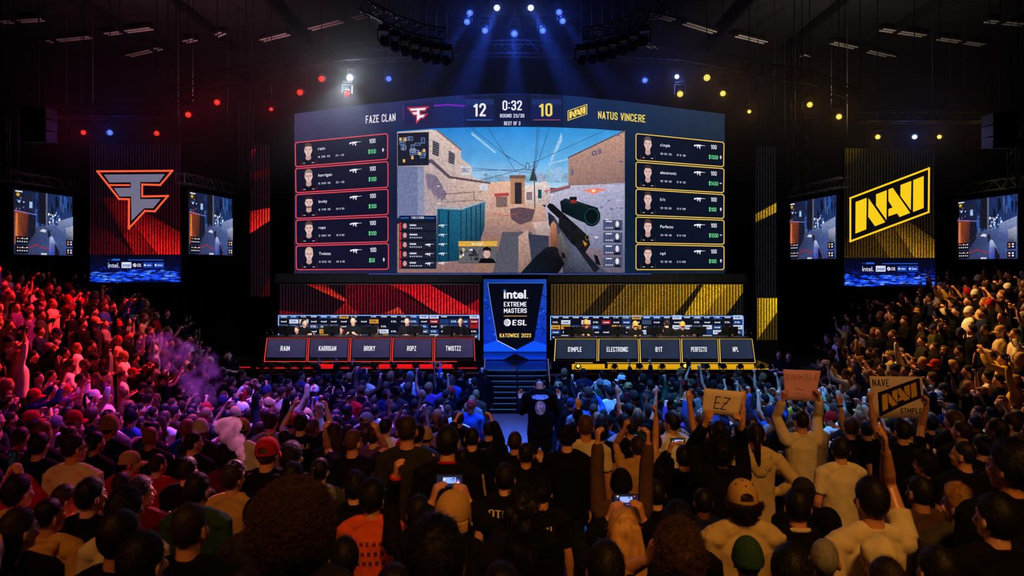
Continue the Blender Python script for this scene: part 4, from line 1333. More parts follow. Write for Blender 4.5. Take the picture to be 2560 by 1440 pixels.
c.poly([(1258, 899), (1288, 884), (1322, 899)], (4, 8, 24), 5)
c.line([(1209, 880), (1366, 880)], 1, (4, 10, 40), 5)
SH = [(1219.6, 707.7), (1359.8, 707.7), (1352, 752), (1335, 851), (1288.8, 874.5), (1242.5, 851), (1226, 752)]
c.poly(SH, (7, 9, 24), 6)
c.line([SH[0], SH[6], SH[5]], 1, (150, 180, 240), 7)
c.line([SH[5], SH[4]], 1.4, (230, 240, 255), 7)
c.line([SH[0], SH[1]], 1.2, (70, 120, 220), 7)
shield = c.build('icy_panel', M['graphic'], flat(DN), cb)
c = Canvas()
W_ = (238, 236, 248)
c.text('intel', 1259, 1315, 724.5, 746.5, W_, 8, bold=.03)
c.rect(1259, 724, 1264, 729.2, (40, 150, 230), 9)
c.rect(1317.5, 744, 1320, 746.5, W_, 8)
c.text('EXTREME', 1259.5, 1317, 754.5, 766.5, W_, 8, bold=.035)
c.text('MASTERS', 1259.5, 1317, 770.5, 782.5, W_, 8, bold=.035)
c.build('event_lettering', M['graphic'], flat(DN), cb)
c = Canvas()
c.rect(1259.5, 789.3, 1317, 791, (214, 168, 80), 8)
c.build('divider_line', M['graphic'], flat(DN), cb)
c = Canvas()
c.ell(1268.3, 806.5, 9, 9, W_, 8, 24)
for k in (-1, 0, 1):
    c.line([(1262 + k * 3.4, 810 + k * 2.4), (1270 + k * 3.4, 802 + k * 2.4)], 1.3, (7, 9, 24), 9)
c.text('ESL', 1280.5, 1317, 799.5, 813.5, W_, 8, bold=.04, lean=1)
c.build('sponsor_logo', M['graphic'], flat(DN), cb)
c = Canvas()
c.text('KATOWICE 2023', 1249, 1327.5, 833.5, 843.5, (248, 208, 96), 8, bold=.03)
c.build('city_lettering', M['graphic'], flat(DN), cb)


# ------------------------------------------------------------------ moving head lamps
def lamp_meshes():
    """Body, yoke, lens and base of a moving head; lens faces +z, hangs from its base at -z."""
    r = {}
    mb = MB().lathe([(.02, -.16), (.085, -.15), (.115, -.09), (.125, .0), (.13, .10), (.135, .14), (.12, .15)], n=20)
    for k in range(6):
        a = math.tau * k / 6
        mb.box((.125 * math.cos(a), .125 * math.sin(a), -.03), (.02, .02, .12), Matrix.Rotation(a, 3, 'Z'))
    r['head'] = mb.mesh('moving_head_body', True)
    mb = MB()
    # dimpled LED cluster: 19 small cells on a disc
    cells = [(0, 0)] + [(.037 * math.cos(math.tau * k / 6), .037 * math.sin(math.tau * k / 6)) for k in range(6)] + [(.076 * math.cos(math.tau * k / 12), .076 * math.sin(math.tau * k / 12)) for k in range(12)]
    for (a, b) in cells:
        mb.lathe([(.0145, .148), (.0150, .158), (.009, .166)], (a, b, 0), 8)
    r['lens'] = mb.mesh('moving_head_lens')
    mb = MB()
    mb.box((-.165, 0, -.12), (.03, .07, .34)).box((.165, 0, -.12), (.03, .07, .34)).box((0, 0, -.30), (.36, .10, .05))
    r['yoke'] = mb.mesh('moving_head_yoke')
    mb = MB().box((0, 0, -.37), (.30, .22, .11)).tube([(0, 0, -.40), (0, 0, -.52)], [.03, .03], 8)
    r['base'] = mb.mesh('moving_head_base')
    for k in ('head', 'yoke', 'base'):
        r[k].materials.append(M['black_plastic'])
    r['lens'].materials.append(M['lens_red'])
    return r


LM = lamp_meshes()
LAMP_POS = []


def moving_head(px, py, D, kind, label, aim=None, size=1.0, group='moving head lamps', halo=None, pos=None):
    p = pos if pos is not None else at(px, py, D)
    root = thing('moving_head_lamp', label, 'stage lamp', p, group)
    aim = Vector(aim) if aim is not None else Vector((0, 4, 3))
    d = (aim - p).normalized()
    # half way between hanging straight down and pointing at the aim, so the lens reads from the hall
    q = d.to_track_quat('Z', 'Y')
    qy = Vector((d.x * .35, d.y * .35, -1 if p.z > 3 else 1)).normalized().to_track_quat('Z', 'Y')
    for part in ('base', 'yoke', 'head', 'lens'):
        o = bpy.data.objects.new({'base': 'lamp_base', 'yoke': 'yoke', 'head': 'lamp_head', 'lens': 'lens'}[part], LM[part])
        COL.objects.link(o)
        o.parent = root
        o.rotation_mode = 'QUATERNION'
        o.rotation_quaternion = q if part in ('head', 'lens') else qy
        o.scale = (size,) * 3
        if part == 'lens':
            o.material_slots[0].link = 'OBJECT'
            o.material_slots[0].material = M[kind] if kind else M['glass']
    if p.z > 3:
        MB().tube([(0, 0, .38 * size), (0, 0, 15.2 - p.z)], [.014, .014], 6, cap=0).build('hanging_pipe', M['black_metal'], root)
    LAMP_POS.append((p, kind))
    return root, p, d


EYE = (0, 1, 4.5)
lamps = []
for (px, py, nm) in ((1242, 15, 'at the top of the ring, beside the centre line'), (1327, 15, 'at the top of the ring, right of the brightest beam'), (1174, 28, 'upper lamp on the left of the ring'), (1167, 50, 'lower lamp on the left of the ring'), (1398, 26, 'upper lamp on the right of the ring'), (1407, 48, 'lower lamp on the right of the ring'), (1212, 72, 'inner left lamp below the ring'), (1357, 72, 'inner right lamp below the ring'), (1286, 80, 'lowest lamp, straight above the score')):
    lamps.append(moving_head(px, py, 21.5, 'lens_cool' if py < 20 else 'lens_blue', 'blue lamp above the screen, ' + nm, (0.2, 9, 2), 1.05))
for (px, py, kd, lb_, sz) in (
        (972, 195, 'lens_blue', 'blue lamp over the left shoulder of the main screen', .95), (875, 192, 'lens_white', 'dazzling white lamp flaring above the team name on the screen', 1.0),
        (804, 195, 'lens_red', 'red lamp just left of the dazzling white one', 1.05), (750, 229, 'lens_red', 'red lamp above the top left corner of the main screen', 1.05),
        (868, 232, 'lens_red', 'red lamp hanging right below the dazzling white one', .95), (543, 254, 'lens_red', 'red lamp higher of the pair left of the main screen', 1.0),
        (471, 285, 'lens_red', 'red lamp lower of the pair left of the main screen', 1.0), (113, 322, 'lens_red', 'red lamp at the far left above the angled screen', 1.0),
        (209, 330, 'lens_red', 'small red lamp next to the blue one over the left banner', .8), (275, 330, 'lens_blue', 'blue lamp hanging over the red emblem banner', .95),
        (392, 332, 'lens_red', 'red lamp over the right edge of the red emblem banner', .85), (678, 272, 'lens_red', 'dim red lamp turned away left of the main screen corner', .6),
        (1612, 199, 'lens_blue', 'blue lamp over the right shoulder of the main screen', .95), (1692, 190, 'lens_cool', 'blue white lamp above the yellow pair on the right', .8),
        (1767, 192, 'lens_yellow', 'big yellow lamp highest on the right rig', 1.15), (1700, 233, 'lens_yellow', 'yellow lamp nearest the screen on the right rig', 1.05),
        (1807, 232, 'lens_yellow', 'yellow lamp above the top right corner of the main screen', .95), (1873, 278, 'lens_yellow', 'dim yellow lamp turned away beside the screen corner', .6),
        (2024, 260, 'lens_yellow', 'yellow lamp higher of the pair over the right inner screen', .95), (2097, 290, 'lens_yellow', 'yellow lamp lower of the pair over the right inner screen', .95),
        (2194, 341, 'lens_yellow', 'yellow lamp over the left half of the yellow emblem banner', .8), (2286, 341, 'lens_cool', 'blue white lamp over the yellow emblem banner', .8),
        (2348, 341, 'lens_yellow', 'small yellow lamp at the right edge of the yellow banner', .7), (2474, 336, 'lens_yellow', 'yellow lamp at the far right above the angled screen', .9)):
    lamps.append(moving_head(px, py, 22.5, kd, lb_, (0 + (px - 1280) * .004, 5, 2.5), sz))

GL = {'lens_red': (RED, 12), 'lens_blue': (BLUE, 22), 'lens_cool': ((.15, .25, 1), 24), 'lens_white': ((.75, .88, 1), 150), 'lens_yellow': (AMBER, 8)}
for (root, p, d), (q, kd) in zip(lamps, list(LAMP_POS)):
    gl = add_light('lamp_glow', 'POINT', p + d * .22, p, GL[kd][1], GL[kd][0], .06)

# beams seen in the haze come from real spots at these lamps
for px, py, aim, pw, col_, an in ((1242, 15, (-3.2, 20.6, 5), 5200, BLUE, 22), (1327, 15, (4.2, 20.6, 5), 5200, BLUE, 22), (1167, 50, (-6, 20.6, 5), 2200, BLUE, 18), (1407, 48, (6.6, 20.6, 5), 2200, BLUE, 18), (1286, 80, (.1, 20.6, 3), 2600, BLUE, 26),
                                  (875, 192, (-5.6, 19.9, 6), 900, (.7, .85, 1), 80), (972, 195, (-4.2, 20.9, 3), 260, (.1, .25, 1), 14), (750, 229, (-7.6, 20.9, 3), 220, RED, 16), (543, 254, (-10, 20.9, 3), 200, RED, 18), (471, 285, (-11, 20.9, 3), 200, RED, 18),
                                  (1612, 199, (4.2, 20.9, 3), 260, (.1, .25, 1), 14), (1767, 192, (7.6, 20.9, 3), 200, AMBER, 16), (1700, 233, (5.6, 20.9, 3), 180, AMBER, 14), (2097, 290, (11.4, 20.9, 3), 150, AMBER, 18), (1807, 232, (7.8, 20.9, 3), 150, AMBER, 14)):
    p = at(px, py, 21.5 if py < 90 else 22.5) + Vector((0, -.25, -.15))
    add_light('lamp_beam', 'SPOT', p, aim, pw, col_, .1, an, .7)

# lamps along the stage lip
for side, xs_, zc in ((0, (655, 678, 721, 752, 787, 845, 895, 936, 984, 1040, 1140), 'red'), (1, (1445, 1536, 1599, 1655, 1712, 1766, 1808, 1850, 1903), 'yellow')):
    words = ['first', 'second', 'third', 'fourth', 'fifth', 'sixth', 'seventh', 'eighth', 'ninth', 'tenth', 'eleventh']
    xs_ = sorted(xs_, key=lambda v: abs(v - 1290))
    for i, px in enumerate(xs_):
        kd = 'lens_yellow' if px in (1445, 1712) else None
        p = at(px, 917, DS - .16)
        p.z = ZS + .10
        moving_head(0, 0, 0, kd, 'small black lamp on the stage lip, %s from the stairs on the %s side' % (words[i], zc), (p.x * .8, 10, 6), .62, 'lamps along the stage lip', pos=p)
# shelf the lip lamps stand on
sh = MB()
for a, b in ((648, 1196), (1384, 1950)):
    p, q = at(a, 930, DS - .17), at(b, 930, DS - .17)
    sh.box(((p.x + q.x) / 2, DS - .17, ZS - .17), (q.x - p.x, .28, .08))
    for k in range(5):
        sh.box((p.x + (q.x - p.x) * k / 4, DS - .17, (ZS - .2) / 2), (.06, .06, ZS - .2))
struct('trim_stage_ledge', sh, M['stage_face'])

# loudspeakers and wedges at the stage front
for (px, py0, py1, D, lb_) in ((1183, 935, 1035, 20.7, 'tall black loudspeaker stack left of the stage stairs'), (1386, 940, 1035, 20.7, 'tall black loudspeaker stack right of the stage stairs')):
    a = at(px, py0, D)
    s = thing('loudspeaker', lb_, 'loudspeaker', (a.x, D, 0), 'stage loudspeakers')
    h = a.z
    MB().box((0, .25, h * .32), (.50, .5, h * .62)).build('lower_cabinet', M['black_plastic'], s)
    MB().box((0, .25, h * .815), (.50, .5, h * .36)).build('upper_cabinet', M['black_plastic'], s)
    MB().box((0, -.005, h * .32), (.44, .02, h * .54)).box((0, -.005, h * .815), (.44, .02, h * .29)).build('grille', M['speaker_grille'], s)
for px, lb_ in ((1160, 'wedge monitor at stage front, farthest left of the stairs'), (1192, 'wedge monitor at stage front beside the stairs, red side'), (1396, 'wedge monitor at stage front beside the stairs, yellow side'), (1420, 'wedge monitor at stage front, farther along the yellow side'), (1500, 'wedge monitor on the stage under the second yellow desk')):
    p = at(px, 915, DS + .25)
    s = thing('stage_monitor', lb_, 'loudspeaker', (p.x, DS + .28, ZS), 'stage wedge monitors')
    MB().hexa([(-.22, -.14, 0), (.22, -.14, 0), (.22, .18, 0), (-.22, .18, 0), (-.22, -.05, .22), (.22, -.05, .22), (.22, .14, .16), (-.22, .14, .16)]).build('cabinet', M['black_plastic'], s)
    MB().box((0, .12, .09), (.36, .16, .12)).build('grille', M['speaker_grille'], s)
for px, lb_ in ((674, 'round headset hook lamp on the outer red desk corner'), (1871, 'round headset hook lamp on the outer yellow desk corner')):
    p = at(px, 846, DT + .2)
    hd = thing('headset_stand', lb_.replace('round headset hook lamp', 'headset on its stand'), 'headset', (p.x, DT + .2, p.z + .035))
    MB().tube([(.10 * math.cos(a), 0, .17 + .10 * math.sin(a)) for a in [math.pi * k / 10 for k in range(11)]], [.014] * 11, 8).build('headband', M['black_plastic'], hd)
    for s_ in (-1, 1):
        MB().ell((.10 * s_, 0, .13), (.025, .045, .055)).build('ear_cup', M['black_plastic'], hd)
    MB().box((0, 0, .07), (.02, .02, .20)).box((0, 0, -.02), (.12, .10, .012)).build('stand', M['black_metal'], hd)

# ------------------------------------------------------------------ room shell
struct('floor', MB().box((0, 14, -.1), (60, 52, .2)), M['floor'])
struct('wall_back', MB().box((0, 34, 8), (60, .3, 18)), M['black_drape'])
struct('wall_left', MB().box((-24, 14, 8), (.3, 44, 18)), M['black_drape'])
struct('wall_right', MB().box((24, 14, 8), (.3, 44, 18)), M['black_drape'])
ZC = 15.2
struct('ceiling', MB().box((0, 14, ZC + .1), (60, 52, .2)), M['ceiling'])


def rake(D):
    return max(0.0, .17 * (13 - D))


STEP = .8
mb = MB()
k = 0
D = 13.0
while D > .9:
    z = rake(D - STEP / 2)
    mb.box((0, D - STEP / 2, z / 2), (15.58, STEP, z))
    D -= STEP
    k += 1
struct('floor_tiers', mb, M['rake'])


def tier_z(D):
    """Height of the seating terrace at depth D."""
    if D >= 13: return 0.0
    i = math.floor((13 - D) / STEP)
    return rake(13 - STEP * (i + .5))


# side stands: terraces rising outwards
SDX = .60
STAND_X0 = 7.8
_sx = [7.3, 8.1, 8.9, 9.66, 10.4, 11.2, 12.0, 12.75, 13.5, 14.4, 15.1, 16.2, 18]
_sz = [.05, .21, .49, .78, 1.28, 1.65, 1.94, 2.15, 2.34, 2.51, 2.66, 2.8, 3.0]
NST = 14
STAND_Z = [float(np.interp(STAND_X0 + SDX * (i + .5), _sx, _sz)) for i in range(NST)]
STAND_END = [18.4, 19.4, 20.2] + [20.7] * 11


def stand_tier(i, D):
    return max(STAND_Z[i], tier_z(D) if D < 13 else 0)


for s, nm in ((-1, 'left'), (1, 'right')):
    mb = MB()
    for i in range(NST):
        X = STAND_X0 + SDX * i
        k = 0
        while 13 - STEP * (4 - k) < STAND_END[i]:
            d0, d1 = 13 - STEP * (4 - k), min(13 - STEP * (3 - k), STAND_END[i] + .2)
            z = stand_tier(i, (d0 + d1) / 2)
            mb.box((s * (X + SDX / 2), (d0 + d1) / 2, z / 2), (SDX, d1 - d0, z))
            k += 1
    struct('floor_stand_' + nm, mb, M['rake'])


# ------------------------------------------------------------------ ceiling fixtures, trusses, cables
def fixture(x0_, y0_, x1_, y1_, lb_):
    """Long ceiling luminaire (switched off) hung under the roof between two pixels."""
    z = ZC - .35
    A = at(x0_, y0_, (z - CZ) * F / (HY - y0_))
    B = at(x1_, y1_, (z - CZ) * F / (HY - y1_))
    mid_ = (A + B) / 2
    root = thing('ceiling_fixture', lb_, 'ceiling light', mid_, 'unlit ceiling luminaires')
    d = B - A
    an = math.atan2(d.y, d.x)
    R = Matrix.Rotation(an, 3, 'Z')
    L = d.length
    w = .34
    MB().box((0, 0, .07), (L, w, .12), R).build('housing', M['black_metal'], root)
    mb = MB()
    mb.box(R @ Vector((0, .11, 0)), (L * .96, .07, .05), R).box(R @ Vector((0, -.11, 0)), (L * .96, .07, .05), R)
    mb.build('tubes', M['fixture_white'], root)
    mb = MB()
    for k in (-.4, .4):
        p = R @ Vector((L * k, 0, 0))
        mb.tube([p + Vector((0, 0, .12)), p + Vector((0, 0, .36))], [.012, .012], 6)
    mb.build('hanger', M['black_metal'], root)


for q in ((2, 56, 110, 49, 'farthest left, below the top edge'), (118, 104, 228, 93, 'left, lowest of the first pair'), (264, 86, 380, 71, 'left, upper of the first pair'), (318, 141, 402, 121, 'left, below the first pair, smaller'), (654, 102, 722, 85, 'left of centre, above the dazzling lamp'), (774, 74, 856, 53, 'left of centre, next to the ring'), (884, 47, 945, 31, 'left of the ring, highest of its row'),
          (462, 105, 488, 99, 'short one between the left pair and centre'), (536, 92, 558, 82, 'shortest bright one left of centre'),
          (1620, 34, 1684, 51, 'right of the ring, nearest it'), (1710, 58, 1788, 82, 'right of the ring, second in its row'), (1840, 89, 1915, 107, 'right of the ring, third in its row'), (2202, 74, 2312, 90, 'right, upper of the far pair'), (2346, 97, 2458, 113, 'right, lower of the far pair'), (2168, 128, 2256, 148, 'right, below the far pair'), (2465, 53, 2560, 62, 'farthest right, below the top edge'), (1482, 74, 1522, 96, 'small one right of the ring lamps'), (2080, 107, 2140, 120, 'right, curved away, above the tower truss'), (1615, 110, 1638, 122, 'small dim one right of the ring'), (2005, 138, 2052, 154, 'right, beside the tower truss')):
    fixture(*q[:4], 'unlit ceiling luminaire, ' + q[4])


def truss(name, pts, size, lb_, mat=None, bays=None, group=None, cat='truss', r=.025):
    """Box truss along a polyline: four chords and lacing."""
    mat = mat or M['black_metal']
    pts = [Vector(p) for p in pts]
    o = sum(pts, Vector()) / len(pts)
    root = thing(name, lb_, cat, o, group)
    mb = MB()
    h = size / 2
    corners = []
    for i, p in enumerate(pts):
        t = (pts[min(i + 1, len(pts) - 1)] - pts[max(i - 1, 0)]).normalized()
        up = Vector((0, 0, 1)) if abs(t.z) < .9 else Vector((0, 1, 0))
        sd = t.cross(up).normalized()
        up = sd.cross(t).normalized()
        corners.append([p + sd * h * a + up * h * b for a, b in ((-1, -1), (1, -1), (1, 1), (-1, 1))])
    for j in range(4):
        mb.tube([c_[j] for c_ in corners], [r] * len(corners), 6)
    rel(mb, o).build('chords', mat, root, True)
    mb = MB()
    for i in range(len(pts) - 1):
        L = (pts[i + 1] - pts[i]).length
        nb = max(1, int(round(L / size)))
        for b in range(nb):
            u, v = b / nb, (b + 1) / nb
            for j in range(4):
                a0, a1 = corners[i][j], corners[i + 1][j]
                b0, b1 = corners[i][(j + 1) % 4], corners[i + 1][(j + 1) % 4]
                p, q = (a0.lerp(a1, u), b0.lerp(b1, v)) if b % 2 == 0 else (b0.lerp(b1, u), a0.lerp(a1, v))
                mb.tube([p, q], [r * .55] * 2, 5, cap=0)
                if b == 0 or b == nb - 1:
                    mb.tube([a0.lerp(a1, u), b0.lerp(b1, u)], [r * .55] * 2, 5, cap=0)
    rel(mb, o).build('lacing', mat, root)
    for p in (pts[0], pts[-1], pts[len(pts) // 2]):
        rel(MB().tube([p, (p.x, p.y, 15.2)], [.012, .012], 5, cap=0), o).build('suspension_cable', M['black_metal'], root)
    return root


# curved front truss over the screen that carries the lamps
arc = [at(px, py, 22.5) + Vector((0, 0, .75)) for px, py in ((420, 300), (471, 285), (543, 254), (640, 240), (750, 215), (868, 195), (972, 190), (1120, 182), (1286, 178), (1450, 182), (1612, 190), (1700, 195), (1807, 215), (1900, 235), (2024, 255), (2097, 285), (2150, 300))]
truss('lighting_truss', arc, .42, 'long curved black truss over the main screen carrying coloured lamps')
truss('lighting_truss', [at(px, 326, 22.5) + Vector((0, 0, .62)) for px in (20, 113, 209, 300, 392, 440)], .36, 'straight truss with red and blue lamps over the red emblem banner')
truss('lighting_truss', [at(px, 338, 22.5) + Vector((0, 0, .62)) for px in (2150, 2240, 2348, 2474, 2550)], .36, 'straight truss with yellow lamps over the yellow emblem banner')
ring = []
for k in range(17):
    a = math.pi * (.0 + k / 16 * 2)
    ring.append(Vector((.12 + 1.75 * math.cos(a), 21.5 + 1.3 * math.sin(a), 13.05 + .0)))
truss('ring_truss', ring, .34, 'oval truss ring with blue lamps high above the stage')
for (root, A, B, z), nm, col_ in zip(SIDE, ('far left angled screen', 'left inner angled screen', 'right inner angled screen', 'far right angled screen'), ('l', 'l', 'r', 'r')):
    d = (B - A).normalized()
    truss('screen_truss', [Vector((A.x, A.y, z + .42)) - d * .5, Vector((B.x, B.y, z + .42)) + d * .5], .34, 'aluminium truss carrying the ' + nm, M['truss_metal'], group='screen trusses', r=.02)
for (root, A, B, z) in SIDE:
    for u in (.1, .9):
        q = A.lerp(B, u)
        rel(MB().tube([(q.x, q.y, z - .05), (q.x, q.y, z + .28)], [.03, .03], 6, cap=0), root.location).build('hanging_bracket', M['black_metal'], root)
        rel(MB().tube([(q.x, q.y, z + .28), (q.x, q.y, 15.2)], [.012, .012], 5, cap=0), root.location).build('suspension_cable', M['black_metal'], root)
for root, xa, xb, y in ((lb, 232, 446, 362), (rb_, 2118, 2331, 372), (k1, 632, 668, 362), (k2, 1895, 1936, 367)):
    for px in (xa, xb):
        q = at(px, y, (DB if root in (lb, rb_) else DC) + .09)
        rel(MB().tube([q - V0(.1), (q.x, q.y, 15.2)], [.015, .015], 5, cap=0), root.location).build('suspension_cable', M['black_metal'], root)
# vertical towers and line arrays at the wings
for px, D, y0_, y1_, nm in ((20, 20.5, 250, 470, 'red lit rigging tower hanging at the left edge'), (615, 24.0, 180, 470, 'slim vertical truss left of the main screen'), (1985, 23, 100, 300, 'tall vertical truss right of the main screen'), (2005, 22, 300, 480, 'short vertical truss above the right inner screen'), (2545, 20.5, 300, 480, 'amber lit rigging tower hanging at the right edge')):
    truss('tower_truss', [at(px, y0_, D), at(px, y1_, D)], .36, nm, None, r=.022)
for px, D, y0_, nm in ((960, 20.3, 60, 'left'), (1610, 20.3, 60, 'right')):
    # clusters of unlit lamps on a curved arm beside the ring
    for k in range(7):
        q = (px + (k * 26 if nm == 'left' else -k * 26), y0_ + 42 + 14 * k * (1 - k / 14))
        moving_head(q[0], q[1], D, None, 'unlit black lamp %s in the arc %s of the ring' % (['first', 'second', 'third', 'fourth', 'fifth', 'sixth', 'lowest'][k], nm), (0, 8, 3), 1.1, 'unlit lamps around the ring')
    pts = [at(px + (k * 26 if nm == 'left' else -k * 26), y0_ + 42 + 14 * k * (1 - k / 14), D) + Vector((0, 0, .72)) for k in range(7)]
    truss('arc_truss', [pts[0] + (pts[0] - pts[1]) * 2] + pts, .34, 'drooping black truss with unlit lamps %s of the ring' % nm)
for (px, py, D, nm) in ((97, 285, 20, 'red lit loudspeaker box hanging over the far left screen'), (2500, 300, 20, 'dark loudspeaker box hanging over the far right screen')):
    p = at(px, py, D)
    s = thing('hanging_loudspeaker', nm, 'loudspeaker', p, 'hanging loudspeakers')
    for k in range(3):
        MB().box((0, 0, -.34 * k), (.75, .5, .31), Matrix.Rotation(.06 * k, 3, 'X')).build('array_box', M['black_plastic'], s)
    MB().tube([(0, 0, .15), (0, 0, ZC - p.z)], [.02, .02], 6).build('chain', M['black_metal'], s)
# slatted roof grille above the stage centre
g = MB()
for k in range(16):
    g.box((.1, 23.2 + k * .32, 13.6 + .05 * k), (5.2 - .02 * k, .09, .16))
tag(g.build('roof_grille', M['black_metal']), 'slatted dark roof grille lit blue behind the lamp ring', 'roof grille')
# cables and roof beams
r = random.Random(8)
for k in range(12):
    X = -21 + k * 3.8
    tag(MB().box((X, 20, ZC - .25), (.16, 26, .4)).build('ceiling_beam', M['black_metal']), kind='structure')
for k in range(8):
    px0, py0 = r.choice([r.uniform(0, 900), r.uniform(1650, 2500)]), r.uniform(20, 200)
    A = at(px0, py0, 24)
    B = at(px0 + r.uniform(120, 300), py0 + r.uniform(-60, 60), 24)
    sag = r.uniform(1.0, 3.0)
    A.z = B.z = ZC
    pts = [A.lerp(B, t / 8) - Vector((0, 0, sag * (t / 8) * (1 - t / 8))) for t in range(9)]
    o = MB().tube(pts, [.02] * 9, 5).build('rigging_cable', M['black_plastic'])
    tag(o, 'black rigging cable sagging under the dark roof', 'cable', 'rigging cables')
# ------------------------------------------------------------------ people
def voxel(mb, size, smooth, name):
    """Fuses the shapes of mb into one continuous smooth skin."""
    me = mb.mesh(name)
    o = bpy.data.objects.new(name, me)
    COL.objects.link(o)
    m = o.modifiers.new('fuse', 'REMESH')
    m.mode, m.voxel_size, m.use_smooth_shade = 'VOXEL', size, True
    if smooth:
        k = o.modifiers.new('soft', 'SMOOTH')
        k.factor, k.iterations = .5, smooth
    dg = bpy.context.evaluated_depsgraph_get()
    r = bpy.data.meshes.new_from_object(o.evaluated_get(dg))
    r.name = name
    bpy.data.objects.remove(o)
    bpy.data.meshes.remove(me)
    r.polygons.foreach_set('use_smooth', [True] * len(r.polygons))
    return r


def wrinkle(me, amp, sc=(7, 7, 3.2), seed=0):
    co = np.empty(len(me.vertices) * 3, np.float32)
    me.vertices.foreach_get('co', co)
    co = co.reshape(-1, 3)
    nr = np.array([tuple(v.normal) for v in me.vertices], np.float32)
    d = np.array([noise.noise(Vector((p[0] * sc[0] + seed, p[1] * sc[1], p[2] * sc[2]))) + .5 * noise.noise(Vector((p[0] * 17 + p[2] * 9, p[1] * 17 + seed, p[2] * 8 - p[0] * 9))) for p in co], np.float32)
    co += nr * (d[:, None] * amp)
    me.vertices.foreach_set('co', co.ravel())
    me.update()


def V(*a):
    return Vector(a)


NECK = V(0, -.012, 1.50)
# per arm: upper-arm direction, forearm direction, palm normal, finger curl (x points outwards)
ARMS = {
    'down': ((.14, -.02, -1), (.06, .18, -1), (-1, .1, 0), .35),
    'relax': ((.20, -.12, -1), (-.02, .38, -.9), (-1, .1, 0), .45),
    'front': ((.16, .30, -.9), (-.42, .80, .42), (-1, .0, .2), .25),
    'hips': ((.62, -.25, -.75), (-.62, .40, -.55), (-.6, -.6, 0), .7),
    'cross': ((.30, .22, -.95), (-.95, .38, .16), (0, -1, 0), .4),
    'fist': ((.38, .22, .90), (-.02, .10, 1), (0, 1, 0), 1.35),
    'bentfist': ((.62, .35, .45), (-.10, .22, 1), (0, 1, 0), 1.35),
    'open': ((.34, .22, .92), (.10, .12, 1), (0, 1, 0), .18),
    'wide': ((.75, .15, .66), (.18, .12, 1), (0, 1, 0), .2),
    'collar': ((.34, .05, -.90), (.02, .40, .92), (-.3, -.9, 0), .6),
    'phone': ((.34, .70, .30), (-.34, .42, .80), (-.75, .3, 0), .75),
    'phonehigh': ((.30, .42, .85), (-.26, .34, .92), (-.75, .3, 0), .75),
    'ears': ((.82, .18, .40), (-.62, .10, .85), (-.8, 0, .1), .35),
    'point': ((.30, .50, .75), (.05, .55, .85), (0, 1, 0), .3),
    'type': ((.12, .25, -.95), (-.12, .95, -.05), (0, 0, -1), .5),
}
POSES = {
    'stand': ('down', 'down'), 'relaxed': ('relax', 'relax'), 'clap': ('front', 'front'), 'hips': ('hips', 'hips'), 'crossed': ('cross', 'cross'),
    'right_fist': ('down', 'fist'), 'left_fist': ('fist', 'relax'), 'right_open': ('relax', 'open'), 'left_open': ('open', 'down'), 'both_up': ('open', 'open'),
    'both_fists': ('fist', 'bentfist'), 'cheer_wide': ('wide', 'wide'), 'phone': ('phone', 'phone'), 'phone_high': ('phonehigh', 'phonehigh'),
    'right_phone': ('relax', 'phone'), 'left_bent': ('bentfist', 'down'), 'ears': ('ears', 'ears'), 'point': ('down', 'point'), 'collar': ('collar', 'collar'), 'typing': ('type', 'type'),
}
POSE_WORDS = {'stand': 'arms down', 'relaxed': 'arms down', 'clap': 'hands held in front', 'hips': 'hands on hips', 'crossed': 'arms crossed', 'right_fist': 'right fist raised', 'left_fist': 'left fist raised',
              'right_open': 'right hand raised', 'left_open': 'left hand raised', 'both_up': 'both hands raised', 'both_fists': 'both fists raised', 'cheer_wide': 'arms spread high', 'phone': 'hands up at face',
              'phone_high': 'hands held overhead', 'right_phone': 'right hand at face', 'left_bent': 'left fist raised', 'ears': 'hands at ears', 'collar': 'hands at collar', 'point': 'right arm pointing', 'typing': 'typing'}


def arm_points(side, spec, ik=None):
    S_ = V(.185 * side, -.005, 1.425)
    if ik is not None:
        T = Vector(ik)
        d = T - S_
        a, b = .295, .255
        L = min(d.length, (a + b) * .995)
        dn = d.normalized()
        ca = (a * a + L * L - b * b) / (2 * a * L)
        ca = max(-1, min(1, ca))
        pole = V(side * .30, .9, -.25)
        pole = (pole - dn * pole.dot(dn)).normalized()
        E = S_ + dn * (a * ca) + pole * (a * math.sqrt(1 - ca * ca))
        W_ = S_ + dn * L
        return S_, E, W_
    d1 = V(spec[0][0] * side, spec[0][1], spec[0][2]).normalized()
    d2 = V(spec[1][0] * side, spec[1][1], spec[1][2]).normalized()
    E = S_ + d1 * .295
    return S_, E, E + d2 * .255


